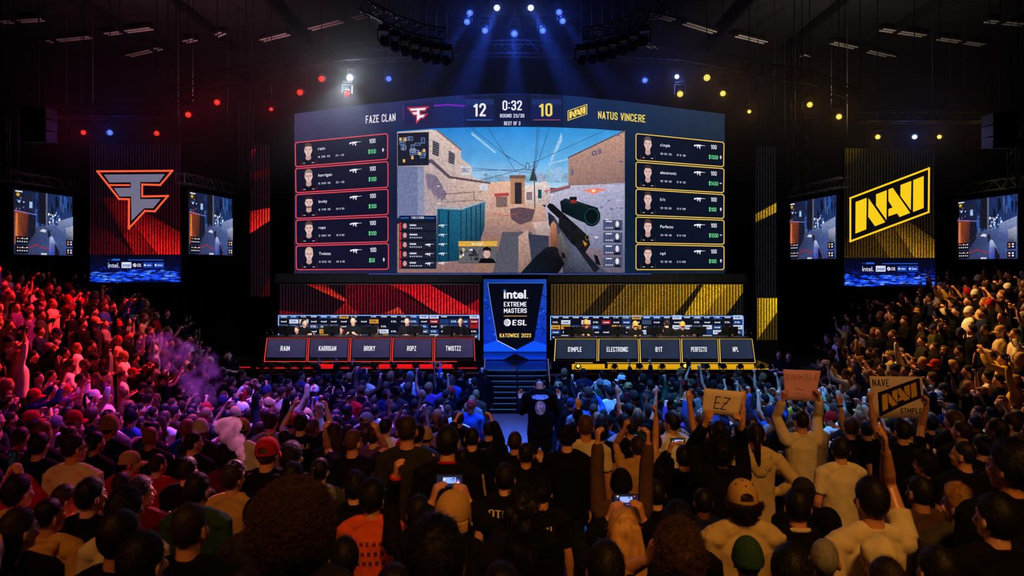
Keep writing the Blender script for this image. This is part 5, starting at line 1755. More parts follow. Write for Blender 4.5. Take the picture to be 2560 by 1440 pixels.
def add_hand(mb, side, W_, d, n, curl, lod):
    """Palm, four fingers of different length and a thumb, all rooted in the palm."""
    d = d.normalized()
    n = (n - d * n.dot(d)).normalized()
    s = d.cross(n).normalized()
    # thumb side: towards the body's front/inside
    ts = 1 if s.dot(V(-side * .4, .8, .5)) > 0 else -1
    fat = 1.0 if lod == 0 else 1.2 if lod == 1 else 1.45
    mb.tube([W_ - d * .02, W_ + d * .03, W_ + d * .075, W_ + d * .095], [(.026, .02), (.036, .017), (.042, .016), (.040, .014)], 10, ref=s)
    for k, (off, L) in enumerate(((.030, .070), (.010, .080), (-.010, .074), (-.029, .058))):
        p = W_ + d * (.088 - .006 * abs(k - 1)) + s * (off * ts)
        pts, an = [p - d * .015], curl * .25
        q = p
        for j, fr in enumerate((.45, .32, .23)):
            an += curl * (.75 if j else .45)
            dd = (d * math.cos(an) + n * math.sin(an) + s * (ts * off * 1.6 * max(0, .6 - curl))).normalized()
            q = q + dd * (L * fr)
            pts.append(q)
        mb.tube(pts, [.0092 * fat, .0092 * fat, .0082 * fat, .0070 * fat], 7, ref=s)
    p = W_ + d * .028 + s * (.026 * ts) + n * .004
    a1 = (d * .72 + s * (.75 * ts * (1 - .5 * min(curl, 1))) + n * (.25 + .5 * min(curl, 1))).normalized()
    a2 = (d * .92 + s * (.2 * ts * (1 - 1.4 * min(curl, 1))) + n * (.2 + .5 * min(curl, 1))).normalized()
    mb.tube([p, p + a1 * .042, p + a1 * .042 + a2 * .032], [.0125 * fat, .0105 * fat, .0082 * fat], 7)


def head_matrix(yaw, bow):
    return Matrix.Translation(NECK) @ Matrix.Rotation(math.radians(yaw), 4, 'Z') @ Matrix.Rotation(math.radians(-bow), 4, 'X') @ Matrix.Translation(-NECK)


VOX = {0: .0085, 1: .013, 2: .020, 3: .029}
_body, _top, _hair, _cap = {}, {}, {}, {}


def body_mesh(pose, yaw=0, bow=0, lod=1, ik=None, lean=0, curl=None):
    key = (pose, yaw, bow, lod, str(ik), lean, curl)
    if key in _body:
        return _body[key]
    mb = MB()
    n = 12
    mb.tube([V(0, 0, .86), V(0, 0, .95), V(0, .008, 1.08), V(0, .012, 1.25), V(0, .005, 1.36), V(0, -.005, 1.43), V(0, -.012, 1.475)],
            [(.150, .105), (.158, .108), (.138, .10), (.155, .112), (.160, .108), (.125, .082), (.07, .062)], 16, ref=(1, 0, 0))
    mb.tube([V(0, -.015, 1.43), V(0, -.012, 1.52), V(0, -.002, 1.60)], [.068, .057, .055], 12)
    for s in (-1, 1):
        mb.ell(V(.165 * s, -.004, 1.415), (.062, .064, .058))
        mb.tube([V(.03 * s, -.022, 1.485), V(.09 * s, -.016, 1.462), V(.155 * s, -.006, 1.432)], [.038, .040, .042], 10)
        mb.tube([V(.085 * s, 0, .92), V(.092 * s, .012, .72), V(.098 * s, .015, .50), V(.102 * s, -.008, .34), V(.104 * s, -.015, .10)], [.088, .078, .055, .055, .036], n)
        mb.tube([V(.104 * s, -.05, .045), V(.107 * s, .04, .045), V(.115 * s, .15, .03)], [(.036, .04), (.042, .036), (.038, .022)], 10, ref=(1, 0, 0))
    hands = {}
    for side, i in ((-1, 0), (1, 1)):
        sp = ARMS[POSES[pose][i]]
        S_, E, W_ = arm_points(side, sp, ik[i] if ik else None)
        mb.tube([S_, S_.lerp(E, .35), E, E.lerp(W_, .35), W_], [.052, .048, .040, .041, .027], n)
        d = (W_ - E).normalized()
        nrm = V(sp[2][0] * side, sp[2][1], sp[2][2])
        cu = sp[3]
        if ik and ik[i] is not None:
            nrm = V(-side * .9, .35, 0)
            d = (d + V(0, .1, .9)).normalized()
            cu = .95
        if curl is not None: cu = curl
        add_hand(mb, side, W_, d, nrm, cu, lod)
        hands[i] = W_ + d * .10
    HM = head_matrix(yaw, bow)
    h = MB()
    h.ell(V(0, -.005, 1.655), (.076, .094, .104), nu=20, nv=14)
    h.ell(V(0, .030, 1.60), (.061, .062, .085), nu=16, nv=12)
    h.ell(V(0, .068, 1.540), (.028, .026, .024))
    h.ell(V(0, .050, 1.555), (.050, .04, .03))
    h.tube([V(0, .094, 1.652), V(0, .108, 1.622), V(0, .112, 1.606)], [.010, .013, .016], 8)
    h.ell(V(0, .080, 1.662), (.050, .018, .012))
    h.ell(V(0, .092, 1.577), (.024, .011, .006))
    h.ell(V(0, .090, 1.566), (.021, .011, .007))
    for s in (-1, 1):
        h.ell(V(.040 * s, .070, 1.608), (.026, .022, .024))
        E_ = Matrix.Rotation(s * .45, 3, 'Z')
        h.ell(V(.081 * s, -.008, 1.622), (.009, .022, .034), E_)
        h.ell(V(.078 * s, -.002, 1.604), (.010, .014, .018), E_)
    h.v = [tuple(HM @ Vector(p)) for p in h.v]
    mb.add(h.v, h.f)
    if lean:
        LM_ = Matrix.Translation(V(0, 0, .95)) @ Matrix.Rotation(math.radians(-lean), 4, 'X') @ Matrix.Translation(V(0, 0, -.95))
        mb.v = [tuple(LM_ @ Vector(p)) if p[2] > .95 else p for p in mb.v]
        hands = {k: LM_ @ v for k, v in hands.items()}
        HM = LM_ @ HM
    me = voxel(mb, VOX[lod], 2 if lod < 3 else 1, 'person_body')
    inv = HM.inverted()
    cols = np.ones((len(me.vertices), 4), np.float32)
    marks = [(V(.031, .098, 1.642), .012, (.10, .07, .06)), (V(-.031, .098, 1.642), .012, (.10, .07, .06)), (V(.032, .100, 1.664), .014, (.25, .18, .14)), (V(-.032, .100, 1.664), .014, (.25, .18, .14)), (V(0, .103, 1.572), .020, (.75, .48, .46))]
    for i, v in enumerate(me.vertices):
        if v.co.z > 1.3:
            q = inv @ v.co
            if q.y > .06 and 1.53 < q.z < 1.69:
                for (c_, r_, col_) in marks:
                    dq = q - c_
                    if (dq.x * dq.x + dq.y * dq.y * .5 + (dq.z * 1.7) ** 2) < r_ * r_:
                        cols[i, :3] = col_
    at_ = me.color_attributes.new('Col', 'FLOAT_COLOR', 'POINT')
    at_.data.foreach_set('color', cols.ravel())
    _body[key] = (me, HM, hands)
    return _body[key]


def top_mesh(pose, kind, lod=1, ik=None, lean=0, seed=0):
    """tee, sweater, hoodie or jacket; the mesh follows the body and ends at hem, cuffs and neckline."""
    key = (pose, kind, lod, str(ik), lean, seed if lod < 2 else 0)
    if key in _top:
        return _top[key]
    mb = MB()
    e = {'tee': .014, 'sweater': .022, 'hoodie': .028, 'jacket': .028}[kind]
    hem = {'tee': .80, 'sweater': .84, 'hoodie': .80, 'jacket': .82}[kind]
    fl = .012 if kind == 'tee' else -.004
    mb.tube([V(0, .002, hem), V(0, .002, hem + .05), V(0, .006, 1.02), V(0, .010, 1.25), V(0, .003, 1.36), V(0, -.006, 1.425), V(0, -.012, 1.462), V(0, -.012, 1.482)],
            [(.166 + e + fl, .116 + e + fl), (.170 + e + fl, .120 + e), (.158 + e, .112 + e), (.162 + e, .118 + e), (.164 + e, .112 + e), (.134 + e * .8, .088 + e * .7), (.085 + e * .4, .074 + e * .3), (.072 + e * .3, .068 + e * .3)], 18, ref=(1, 0, 0), cap=.15)
    for s in (-1, 1):
        mb.ell(V(.165 * s, -.004, 1.412), (.062 + e * .8, .066 + e, .058 + e * .6))
        mb.tube([V(.045 * s, -.020, 1.476), V(.095 * s, -.016, 1.458), V(.155 * s, -.006, 1.432)], [.048 + e * .5, .050 + e * .7, .050 + e * .7], 10)
    # collar roll
    cr = .010 if kind == 'tee' else .015
    mb.tube([V(.070 * math.cos(a), -.010 + .067 * math.sin(a), 1.484 - .016 * math.sin(a)) for a in [math.tau * k / 16 for k in range(17)]], [cr] * 17, 7, cap=0)
    for side, i in ((-1, 0), (1, 1)):
        S_, E, W_ = arm_points(side, ARMS[POSES[pose][i]], ik[i] if ik else None)
        if kind == 'tee':
            q_ = .72 if E.z < S_.z else .50
            mb.tube([S_, S_.lerp(E, q_ * .5), S_.lerp(E, q_)], [.054 + e, .050 + e, .053 + e], 14, cap=.15)
        else:
            C_ = E.lerp(W_, .96)
            mb.tube([S_, S_.lerp(E, .4), E, E.lerp(W_, .4), E.lerp(W_, .82), C_], [.054 + e * .9, .048 + e * .8, .041 + e * .8, .041 + e * .7, .034 + e * .7, .029 + e * .4], 14, cap=.15)
    if lean:
        LM_ = Matrix.Translation(V(0, 0, .95)) @ Matrix.Rotation(math.radians(-lean), 4, 'X') @ Matrix.Translation(V(0, 0, -.95))
        mb.v = [tuple(LM_ @ Vector(p)) if p[2] > .95 else p for p in mb.v]
    me = voxel(mb, VOX[lod] * (1.1 if lod < 3 else 1.15), 3 if lod < 3 else 1, 'garment')
    if lod < 3:
        wrinkle(me, .009 if kind != 'tee' else .008, seed=seed)
    _top[key] = me
    return me


def trouser_mesh(lod=1, hem_top=1.0):
    key = ('trousers', lod)
    if key in _top:
        return _top[key]
    mb = MB()
    mb.tube([V(0, 0, 1.0), V(0, 0, .93), V(0, 0, .86)], [(.158, .112), (.170, .122), (.165, .122)], 16, ref=(1, 0, 0), cap=.1)
    for s in (-1, 1):
        mb.tube([V(.085 * s, 0, .92), V(.092 * s, .012, .72), V(.098 * s, .012, .50), V(.102 * s, -.006, .34), V(.106 * s, -.010, .075)], [.100, .092, .074, .070, .066], 12, cap=.15)
    me = voxel(mb, VOX[lod] * 1.2, 2, 'trousers')
    if lod < 3:
        wrinkle(me, .008)
    _top[key] = me
    return me


def hood_mesh(lod=1, up=False):
    key = ('hood', lod, up)
    if key in _top:
        return _top[key]
    mb = MB()
    if up:
        mb.ell(V(0, -.012, 1.652), (.103, .122, .128), nu=20, nv=14)
        mb.tube([V(0, -.05, 1.60), V(0, -.06, 1.50), V(0, -.05, 1.44)], [(.085, .075), (.09, .07), (.12, .06)], 14, ref=(1, 0, 0))
    else:
        mb.tube([V(-.075, .055, 1.455), V(-.115, -.02, 1.475), V(-.105, -.085, 1.465), V(0, -.13, 1.45), V(.105, -.085, 1.465), V(.115, -.02, 1.475), V(.075, .055, 1.455)], [.026, .036, .042, .046, .042, .036, .026], 10)
        mb.ell(V(0, -.125, 1.385), (.125, .045, .085))
        mb.ell(V(0, -.135, 1.33), (.075, .035, .07))
    me = voxel(mb, VOX[lod] * 1.1, 3, 'hood')
    wrinkle(me, .022 if up else .010, (9, 9, 6), 5)
    _top[key] = me
    return me


def hair_mesh(style, lod=1, seed=0):
    """Hair in head coordinates: a shell that sinks under the skin at the hairline, plus fuzz, curls, tails."""
    key = (style, lod, seed if lod < 2 else 0)
    if key in _hair:
        return _hair[key]
    r = random.Random(hash(style) % 97 + seed) if False else random.Random(sum(map(ord, style)) + seed * 7)
    nu, nv = {0: (44, 32), 1: (32, 22), 2: (20, 14), 3: (16, 11)}[lod]
    C_ = V(0, -.005, 1.655)
    R_ = V(.076, .094, .104)
    thick = {'buzz': .04, 'short': .115, 'fade': .12, 'crop': .15, 'messy': .19, 'curly': .34, 'bigcurly': .75, 'long': .16, 'longcurly': .36, 'ponytail': .10, 'bun': .10, 'quiff': .17, 'under': .30, 'capped': .05}[style]
    amp = {'buzz': .0, 'short': .02, 'fade': .02, 'crop': .03, 'messy': .07, 'curly': .11, 'bigcurly': .16, 'long': .02, 'longcurly': .10, 'ponytail': .008, 'bun': .008, 'quiff': .04, 'under': .09, 'capped': .0}[style]
    vs = MB().ell((0, 0, 0), (1, 1, 1), nu=nu, nv=nv)
    out, on = [], []
    for p in vs.v:
        d = Vector(p)
        el, az = math.degrees(math.asin(max(-1, min(1, d.z)))), abs(math.degrees(math.atan2(d.x, -d.y)))    # az 0 at the back, 180 at the face
        low = -52 if az < 60 else (-52 + (az - 60) / 30 * 40 if az < 90 else (-12 + (az - 90) / 50 * 44 if az < 140 else 32 + (az - 140) / 40 * 8))
        if style in ('fade',):
            low += 8
        m = max(0, min(1, (el - low) / 14 + .5))
        t = thick
        if style == 'fade':
            t = thick * max(.25, min(1, (el + 10) / 45))
        if style in ('under', 'capped') and el > -8:
            t = max(.03, t * (1 - (el + 8) / 10))
        if style == 'quiff' and az > 110 and el > 25:
            t = thick * 1.9
        q = 3.4 if style in ('curly', 'bigcurly', 'longcurly') else 2.2
        nz = noise.noise(d * q + Vector((seed * 3.1, 0, 0))) + .6 * noise.noise(d * q * 2.6 + Vector((0, seed * 1.7, 4)))
        f = (1 + t + amp * nz) * m + (.88) * (1 - m)
        w = V(d.x * R_.x, d.y * R_.y, d.z * R_.z)
        if style in ('bigcurly',):
            w = V(d.x * .083, d.y * .095, d.z * .088)
        out.append(tuple(C_ + w * f))
        on.append(m > .6 and (style != 'under' or el < -6))
    mb = MB()
    mb.add(out, vs.f)
    nsk = len(mb.v)
    if style in ('long', 'longcurly'):
        k = MB()
        wv = .10 if style == 'long' else .125
        k.tube([V(0, -.07, 1.68), V(0, -.095, 1.58), V(0, -.11, 1.46), V(0, -.125, 1.33), V(0, -.13, 1.22)], [(wv * .85, .06), (wv * 1.02, .055), (wv * 1.08, .045), (wv * 1.0, .035), (wv * .7, .02)], 18, ref=(1, 0, 0))
        me0 = voxel(k, .012 if lod < 2 else .03, 2, 'tmp')
        wrinkle(me0, .014 if style == 'long' else .03, (30, 10, 3) if style == 'long' else (16, 16, 14), 2)
        mb.add([tuple(v.co) for v in me0.vertices], [tuple(p.vertices) for p in me0.polygons])
        bpy.data.meshes.remove(me0)
    if style == 'ponytail':
        mb.tube([V(0, -.10, 1.70), V(0, -.145, 1.69), V(0, -.165, 1.62), V(0, -.16, 1.52), V(.01, -.15, 1.40), V(.02, -.145, 1.33)], [.016, .026, .030, .032, .026, .008], 10)
    if style == 'bun':
        mb.ell(V(0, -.09, 1.745), (.048, .045, .042), nu=12, nv=9)
    if lod <= 1 and style not in ('buzz', 'capped'):
        # strands and curls that break up the outline
        base = [Vector(p) for p, ok in zip(out, on) if ok]
        cnt = {'short': 1800, 'fade': 1200, 'crop': 2000, 'messy': 3000, 'curly': 1500, 'bigcurly': 7000, 'long': 500, 'longcurly': 2200, 'ponytail': 120, 'bun': 120, 'quiff': 800, 'under': 1500}[style]
        if lod == 1: cnt //= 3
        for k in range(cnt):
            p = r.choice(base)
            d = (p - C_).normalized()
            p = C_ + (p - C_) * r.uniform(.93, 1.0) + V(r.uniform(-.012, .012), r.uniform(-.012, .012), r.uniform(-.012, .012))
            if style in ('curly', 'bigcurly', 'longcurly', 'under'):
                if style == 'longcurly' and r.random() < .6:
                    an = r.uniform(math.pi, math.tau)
                    p = V(.125 * math.cos(an), -.115 + .05 * math.sin(an), r.uniform(1.2, 1.68))
                    d = V(math.cos(an), math.sin(an), 0)
                u = d.orthogonal().normalized()
                w = d.cross(u)
                a0, rr = r.uniform(0, 6.28), r.uniform(.004, .013)
                pts = [p + d * (.0035 * j) + (u * math.cos(a0 + j * .95) + w * math.sin(a0 + j * .95)) * rr for j in range(8)]
                mb.tube(pts, [.0010] * 8, 3, cap=0)
            else:
                tng = V(r.uniform(-1, 1), r.uniform(-1, .4), r.uniform(-1.2, .1))
                tng = (tng - d * tng.dot(d)).normalized()
                L = {'short': .016, 'fade': .014, 'crop': .022, 'messy': .026, 'long': .04, 'quiff': .022}.get(style, .02)
                sd = d.cross(tng) * .0013
                e = p + tng * L + d * (L * r.uniform(.05, .4))
                b = len(mb.v)
                mb.v += [tuple(p - sd), tuple(p + sd), tuple(e)]
                mb.f.append((b, b + 1, b + 2))
    me = mb.mesh('hair', True)
    _hair[key] = me
    return me


def cap_mesh(kind):
    """Baseball cap with a cut-out and strap at its rear, or a knitted beanie, in head coordinates facing +y."""
    if kind in _cap:
        return _cap[kind]
    nu, nv = 72, 30
    C_ = V(0, -.004, 1.652)
    r = {}
    if kind == 'beanie':
        mb = MB()
        vs, fs = [], []
        for i in range(nv + 1):
            th = math.pi * .56 * i / nv
            for j in range(nu):
                ph = math.tau * j / nu
                k = 1 + (.012 * math.cos(ph * 18) if i > 2 else 0) + (.03 if i >= nv - 3 else 0)
                vs.append(C_ + V(.089 * math.sin(th) * math.cos(ph) * k, .108 * math.sin(th) * math.sin(ph) * k, .128 * math.cos(th)))
        for i in range(nv):
            for j in range(nu):
                fs.append((i * nu + j, (i + 1) * nu + j, (i + 1) * nu + (j + 1) % nu, i * nu + (j + 1) % nu))
        mb.add(vs, fs)
        r['crown'] = mb.mesh('beanie', True)
        _cap[kind] = r
        return r
    vs, fs = [], []
    full = math.pi * .51
    tb, i0 = full * (nv - 3) / nv, nv - 11
    t0 = full * i0 / nv

    def gap(j):
        back = abs(j / nu * 360 - 270)
        return math.sqrt(max(0, 1 - (back / 30) ** 2)) if back < 30 else -1

    for i in range(nv + 1):
        for j in range(nu):
            ph = math.tau * j / nu
            th = full * i / nv
            g_ = gap(j)
            if g_ >= 0 and i <= nv - 3:
                te = tb - (tb - t0) * g_
                th = te * i / i0 if i <= i0 else te + (tb - te) * (i - i0) / (nv - 3 - i0)
            seam = 1 - .010 * max(0, 1 - abs(((ph / (math.tau / 6)) + .5) % 1 - .5) * 14)
            k = max(0, math.sin(th)) ** .86 * seam
            vs.append(C_ + V(.092 * k * math.cos(ph), .113 * k * math.sin(ph), .119 * math.cos(th) - .004))
    for i in range(nv):
        for j in range(nu):
            if i0 <= i < nv - 3 and gap(j) >= 0 and gap((j + 1) % nu) >= 0:
                continue
            fs.append((i * nu + j, (i + 1) * nu + j, (i + 1) * nu + (j + 1) % nu, i * nu + (j + 1) % nu))
    mb = MB().add(vs, fs)
    me = mb.mesh('cap_crown', True)
    r['crown'] = me
    mb = MB()
    vs, fs = [], []
    m_ = 16
    for side in (0, 1):
        for i in range(m_ + 1):
            a = math.pi * (.08 + .84 * i / m_)
            for k in range(5):
                u = k / 4
                x = .088 * math.cos(a) * (1 + .06 * u)
                y = .104 * math.sin(a) + u * .078 * math.sin(a) ** .6
                z = 1.643 - .018 * u - .10 * abs(math.cos(a)) ** 2 * u * .35 + (-.005 if side else 0)
                vs.append(V(x, y - .004, z))
    o2 = (m_ + 1) * 5
    for i in range(m_):
        for k in range(4):
            a = i * 5 + k
            fs.append((a, a + 1, a + 6, a + 5))
            fs.append((o2 + a + 5, o2 + a + 6, o2 + a + 1, o2 + a))
        fs.append((i * 5 + 4, o2 + i * 5 + 4, o2 + i * 5 + 9, i * 5 + 9))
        fs.append((i * 5, i * 5 + 5, o2 + i * 5 + 5, o2 + i * 5))
    mb.add(vs, fs)
    r['brim'] = mb.mesh('cap_brim', True)
    r['button'] = MB().ell(C_ + V(0, 0, .116), (.009, .009, .005)).mesh('cap_button', True)
    _cap[kind] = r
    return r


TONES = {'fair': (214, 158, 128), 'tan': (196, 136, 102), 'olive': (172, 118, 88), 'brown': (104, 66, 48)}
HAIRC = {'black': (20, 17, 17), 'dark brown': (40, 28, 22), 'brown': (74, 50, 34), 'blond': (186, 140, 84), 'sandy': (140, 96, 58), 'grey': (120, 116, 112)}
CLOTH = {'black': (15, 14, 16), 'charcoal': (40, 38, 40), 'grey': (120, 118, 118), 'white': (222, 218, 212), 'cream': (206, 190, 156), 'beige': (188, 164, 122), 'navy': (26, 34, 70), 'blue': (44, 80, 160),
         'red': (168, 22, 26), 'maroon': (92, 20, 26), 'orange': (206, 84, 44), 'olive': (62, 60, 36), 'green': (40, 66, 46), 'brown': (74, 54, 40), 'tan': (176, 138, 84), 'yellow': (206, 168, 50), 'pale blue': (150, 176, 206), 'purple': (86, 56, 130), 'mustard': (196, 154, 82)}
MS = {k: principled('skin_' + k, v, .40, .55, 0, .08, 25, .05, attr=True) for k, v in TONES.items()}
MH = {k: principled('hair_' + k.replace(' ', '_'), v, .55, .22, 0, .35, 40, .5, stretch=(1, 1, .4)) for k, v in HAIRC.items()}
MC = {k: principled('cloth_' + k.replace(' ', '_'), v, .9, .08, 0, .10, 14, .25) for k, v in CLOTH.items()}
M['denim'] = principled('trouser_cloth', (26, 27, 33), .9, .15, 0, .3, 20, .2)


def use(o, mat):
    if not o.data.materials:
        o.data.materials.append(mat)
    o.material_slots[0].link = 'OBJECT'
    o.material_slots[0].material = mat


def child(name, me, mat, root, mtx=None):
    o = bpy.data.objects.new(name, me)
    COL.objects.link(o)
    o.parent = root
    if mtx is not None:
        o.matrix_local = mtx
    use(o, mat)
    return o


PEOPLE = []


def person(loc, rz=0.0, s=1.0, pose='stand', yaw=0, bow=0, lean=0, top='tee', color='black', hair='short', hc='black', skin='fair', cap=None, capc='black', capturn=0,
           hoodup=False, lod=1, ik=None, label='', group=None, seed=0, trousers=True, curl=None):
    if cap:
        hair = 'under' if hair == 'curly' else hair if hair in ('long', 'ponytail') else 'capped'
    root = thing('person', label, 'person', loc, group, rz)
    root.scale = (s, s, s)
    me, HM, hands = body_mesh(pose, yaw, bow, lod, ik, lean, curl)
    child('body', me, MS[skin], root)
    child({'tee': 't_shirt', 'sweater': 'sweatshirt', 'hoodie': 'hoodie', 'jacket': 'jacket'}[top], top_mesh(pose, top, lod, ik, lean, seed), MC[color], root)
    if trousers:
        child('trousers', trouser_mesh(max(lod, 1)), M['denim'], root)
    if top == 'hoodie' or hoodup:
        child('hood', hood_mesh(max(1, lod), hoodup), MC[color], root, HM if hoodup else None)
    if hair and not hoodup:
        child('hair', hair_mesh(hair, lod, seed % 3), MH[hc], root, HM)
    if cap:
        km = HM @ Matrix.Translation(NECK) @ Matrix.Rotation(math.radians(capturn), 4, 'Z') @ Matrix.Translation(-NECK)
        pr = cap_mesh(cap)
        o = child('beanie' if cap == 'beanie' else 'cap', pr['crown'], MC[capc], root, km)
        if cap == 'cap':
            b = child('brim', pr['brim'], MC[capc], o)
            child('button', pr['button'], MC[capc], o)
    PEOPLE.append((root, loc, s))
    return root, hands, HM


def back_print(root, txt, z, w, h, mat, pose, top, lod, ik=None, seed=0, x=0.0, lean=0, bold=.03):
    """Lettering laid on the back of a garment."""
    me = top_mesh(pose, top, lod, ik, lean, seed)
    bvh = BVHTree.FromPolygons([v.co for v in me.vertices], [p.vertices for p in me.polygons])
    mb = MB()
    for q in glyphs(txt, bold):
        pts = []
        for p in q:
            o = V(x + (p[0] - .5) * w, -1, z + p[1] * h)
            hit = bvh.ray_cast(o, V(0, 1, 0))
            y = hit[0].y - .004 if hit[0] is not None else -.13
            pts.append((o.x, y, o.z))
        mb.add(pts, [tuple(range(len(pts)))])
    o = mb.build('back_lettering', mat, root)
    return o


def wrist_ring(root, pose, side, ik, s_out, name, mat, a=.86, b=1.0, r=.034):
    """A cuff, watch strap or wristband round one wrist (side -1 or 1)."""
    i = 0 if side < 0 else 1
    S_, E, W_ = arm_points(side, ARMS[POSES[pose][i]], ik[i] if ik else None)
    return MB().tube([E.lerp(W_, a), E.lerp(W_, (a + b) / 2), E.lerp(W_, b)], [r, r, r], 14, cap=.1).build(name, mat, root, True)


def collar_ring(root, mat, r=.016):
    return MB().tube([V(.073 * math.cos(a), -.010 + .070 * math.sin(a), 1.492 - .016 * math.sin(a)) for a in [math.tau * k / 24 for k in range(25)]], [r] * 25, 8, cap=0).build('collar', mat, root, True)


def eyewear(root, HM):
    mb = MB()
    for s in (-1, 1):
        mb.tube([V(s * .034 + .026 * math.cos(a), .108 - .006 * abs(math.cos(a)), 1.640 + .020 * math.sin(a)) for a in [math.tau * k / 14 for k in range(15)]], [.0028] * 15, 5, cap=0)
        mb.tube([V(s * .060, .100, 1.645), V(s * .080, .06, 1.646), V(s * .088, -.01, 1.642)], [.0028] * 3, 5)
    mb.tube([V(-.009, .110, 1.645), V(.009, .110, 1.645)], [.0028] * 2, 5)
    o = mb.build('glasses', M['black_plastic'], root)
    o.matrix_local = HM
    return o


def headphones(root, HM):
    mb = MB().tube([V(.098 * math.cos(a), -.005, 1.645 + .128 * math.sin(a)) for a in [math.pi * k / 14 for k in range(15)]], [.012] * 15, 8)
    for s in (-1, 1):
        mb.ell(V(.096 * s, -.005, 1.63), (.022, .036, .042))
    o = mb.build('headphones', M['black_plastic'], root, True)
    o.matrix_local = HM
    return o


def phone_obj(loc, rz, lit, label, tilt=0.0, seed=0, vertical=False):
    root = thing('phone', label, 'phone', loc, rz=rz)
    root.rotation_euler = (tilt, math.pi / 2 if vertical else 0, rz)
    mb = MB().box((0, 0, 0), (.15, .008, .072))
    o = mb.build('phone_body', M['black_plastic'], root)
    bv = o.modifiers.new('edge', 'BEVEL')
    bv.width, bv.segments = .004, 2
    c = Canvas()
    r = random.Random(seed)
    if lit:
        c.rect(-.068, -.030, .068, .030, (20, 20, 34), 1)
        c.rect(-.035, -.020, .035, .012, (110, 130, 190), 2)
        for k in range(18):
            x, y = r.uniform(-.062, .054), r.uniform(-.026, .024)
            c.rect(x, y, x + r.uniform(.004, .014), y + r.uniform(.003, .008), r.choice([(200, 40, 60), (230, 190, 70), (220, 225, 245), (60, 90, 220), (20, 20, 30)]), 3)
    else:
        c.rect(-.068, -.030, .068, .030, (12, 13, 18), 1)
        for k in range(7):
            x, y = r.uniform(-.06, .05), r.uniform(-.025, .02)
            c.rect(x, y, x + .008, y + .004, (70, 74, 96), 2)

    def surf(u, v, lay):
        return Vector((u, -.0045 - .0004 * lay, -v)) + root.location
    c.build('phone_screen', M['phone_display' if lit else 'graphic'], surf, root)
    return root
# ------------------------------------------------------------------ the near crowd, one by one
HEROES = []          # px, py, width of head: used to keep the filler crowd off them
PROT = [(1757, 965, 1863, 1045, 4.6), (1952, 920, 2055, 1010, 8.3), (2170, 935, 2325, 1050, 7.2), (1215, 925, 1372, 1110, 9.4)]


HW = {'buzz': .158, 'short': .170, 'fade': .168, 'crop': .176, 'messy': .184, 'curly': .206, 'bigcurly': .365, 'long': .19, 'longcurly': .235, 'ponytail': .167, 'bun': .167, 'quiff': .178, None: .206}


def solve(py, w, hw=.168):
    best = None
    for f in [1 + .015 * k for k in range(-14, 15)]:
        D = F * hw / (w * f)
        s = (CZ - (py - HY) * D / F - tier_z(D)) / 1.785
        cost = abs(s - 1.0) * 1.2 + abs(f - 1) + (3 * (abs(s - 1) - .10) if abs(s - 1) > .10 else 0)
        if best is None or cost < best[0]:
            best = (cost, D, s)
    _, D, s = best
    s = max(.84, min(1.14, s))
    return D, s


def hero(px, py, w, label, pose='stand', yaw=0, hair='short', hc='black', top='tee', color='black', skin='fair', ik=None, dz=None, D=None, s=None, lod=None, **kw):
    hw = .182 if kw.get('cap') else HW[hair]
    d0, s0 = solve(py, w, hw)
    D = D or d0
    s = s or s0
    loc = at(px, py, D)
    loc.z = tier_z(D)
    if dz is not None:
        loc.z = at(px, py, D).z - 1.785 * s
    lk = None
    if ik:
        lk = tuple((None if t is None else tuple(round(q, 4) for q in (at(t[0], t[1], D + (t[2] if len(t) > 2 else .12)) - loc) / s)) for t in ik)
    if lod is None:
        lod = 0 if w >= 50 else 1
    r = person(loc, 0, s, pose, yaw, kw.pop('bow', 0), kw.pop('lean', 0), top, color, hair, hc, skin, lod=lod, ik=lk, label=label, seed=len(HEROES), **kw)
    HEROES.append((px, py, w, D, loc.copy(), s))
    return r, loc, s, lk, D


# far left of the near crowd
hero(97, 1075, 46, 'dark haired person in black tee, left of the one in the beige tee', 'relaxed', 5)
g = hero(183, 1080, 50, 'person in beige t-shirt and glasses seen from behind, head turned right', 'stand', -28, 'fade', color='cream', skin='tan')
eyewear(g[0][0], g[0][2])
hero(322, 1122, 45, 'person in red hoodie with a tan cap, brim pointing right', 'clap', -55, 'short', top='hoodie', color='red', cap='cap', capc='tan', skin='tan')
hero(393, 1129, 40, 'close cropped person in red jacket beside the tan cap', 'relaxed', -20, 'buzz', 'dark brown', 'jacket', 'red')
g = hero(-22, 1165, 60, 'person at the left frame edge in red sleeves holding up a dark phone', 'phone', -10, 'short', top='sweater', color='red', ik=((16, 1195, .25), (52, 1190, .25)))
pp = at(31, 1150, g[4] + .33)
phone_obj(pp, 0, False, 'dark phone held upright by red sleeved hands at the left edge', seed=1, vertical=True)
hero(43, 1182, 62, 'dark haired person in mustard collared tee below the upright phone', 'stand', -15, 'crop', color='mustard')
hero(160, 1206, 52, 'person in orange tee with an ear showing, behind the black shirt', 'stand', -40, 'short', 'dark brown', color='orange', skin='tan')
hero(225, 1189, 66, 'broad person in black shirt right of the orange tee', 'stand', -25, 'crop', color='black')
hero(303, 1198, 42, 'small dark head just above the fuzzy haired one in beige', 'stand', 0, 'short', top='sweater', color='charcoal')
hero(350, 1189, 52, 'dark haired person in maroon looking sideways near the red jacket', 'clap', -45, 'messy', 'dark brown', 'sweater', 'maroon')
hero(312, 1213, 86, 'person with fuzzy dark hair and beige t-shirt in the third row', 'stand', -8, 'messy', color='cream')
hero(121, 1241, 64, 'person in mustard hoodie with its hood down on the back', 'relaxed', -20, 'fade', top='hoodie', color='mustard', skin='tan')
hero(43, 1262, 76, 'dark haired person in black sweater under the mustard collar', 'stand', -20, 'short', 'dark brown', 'sweater', 'black')
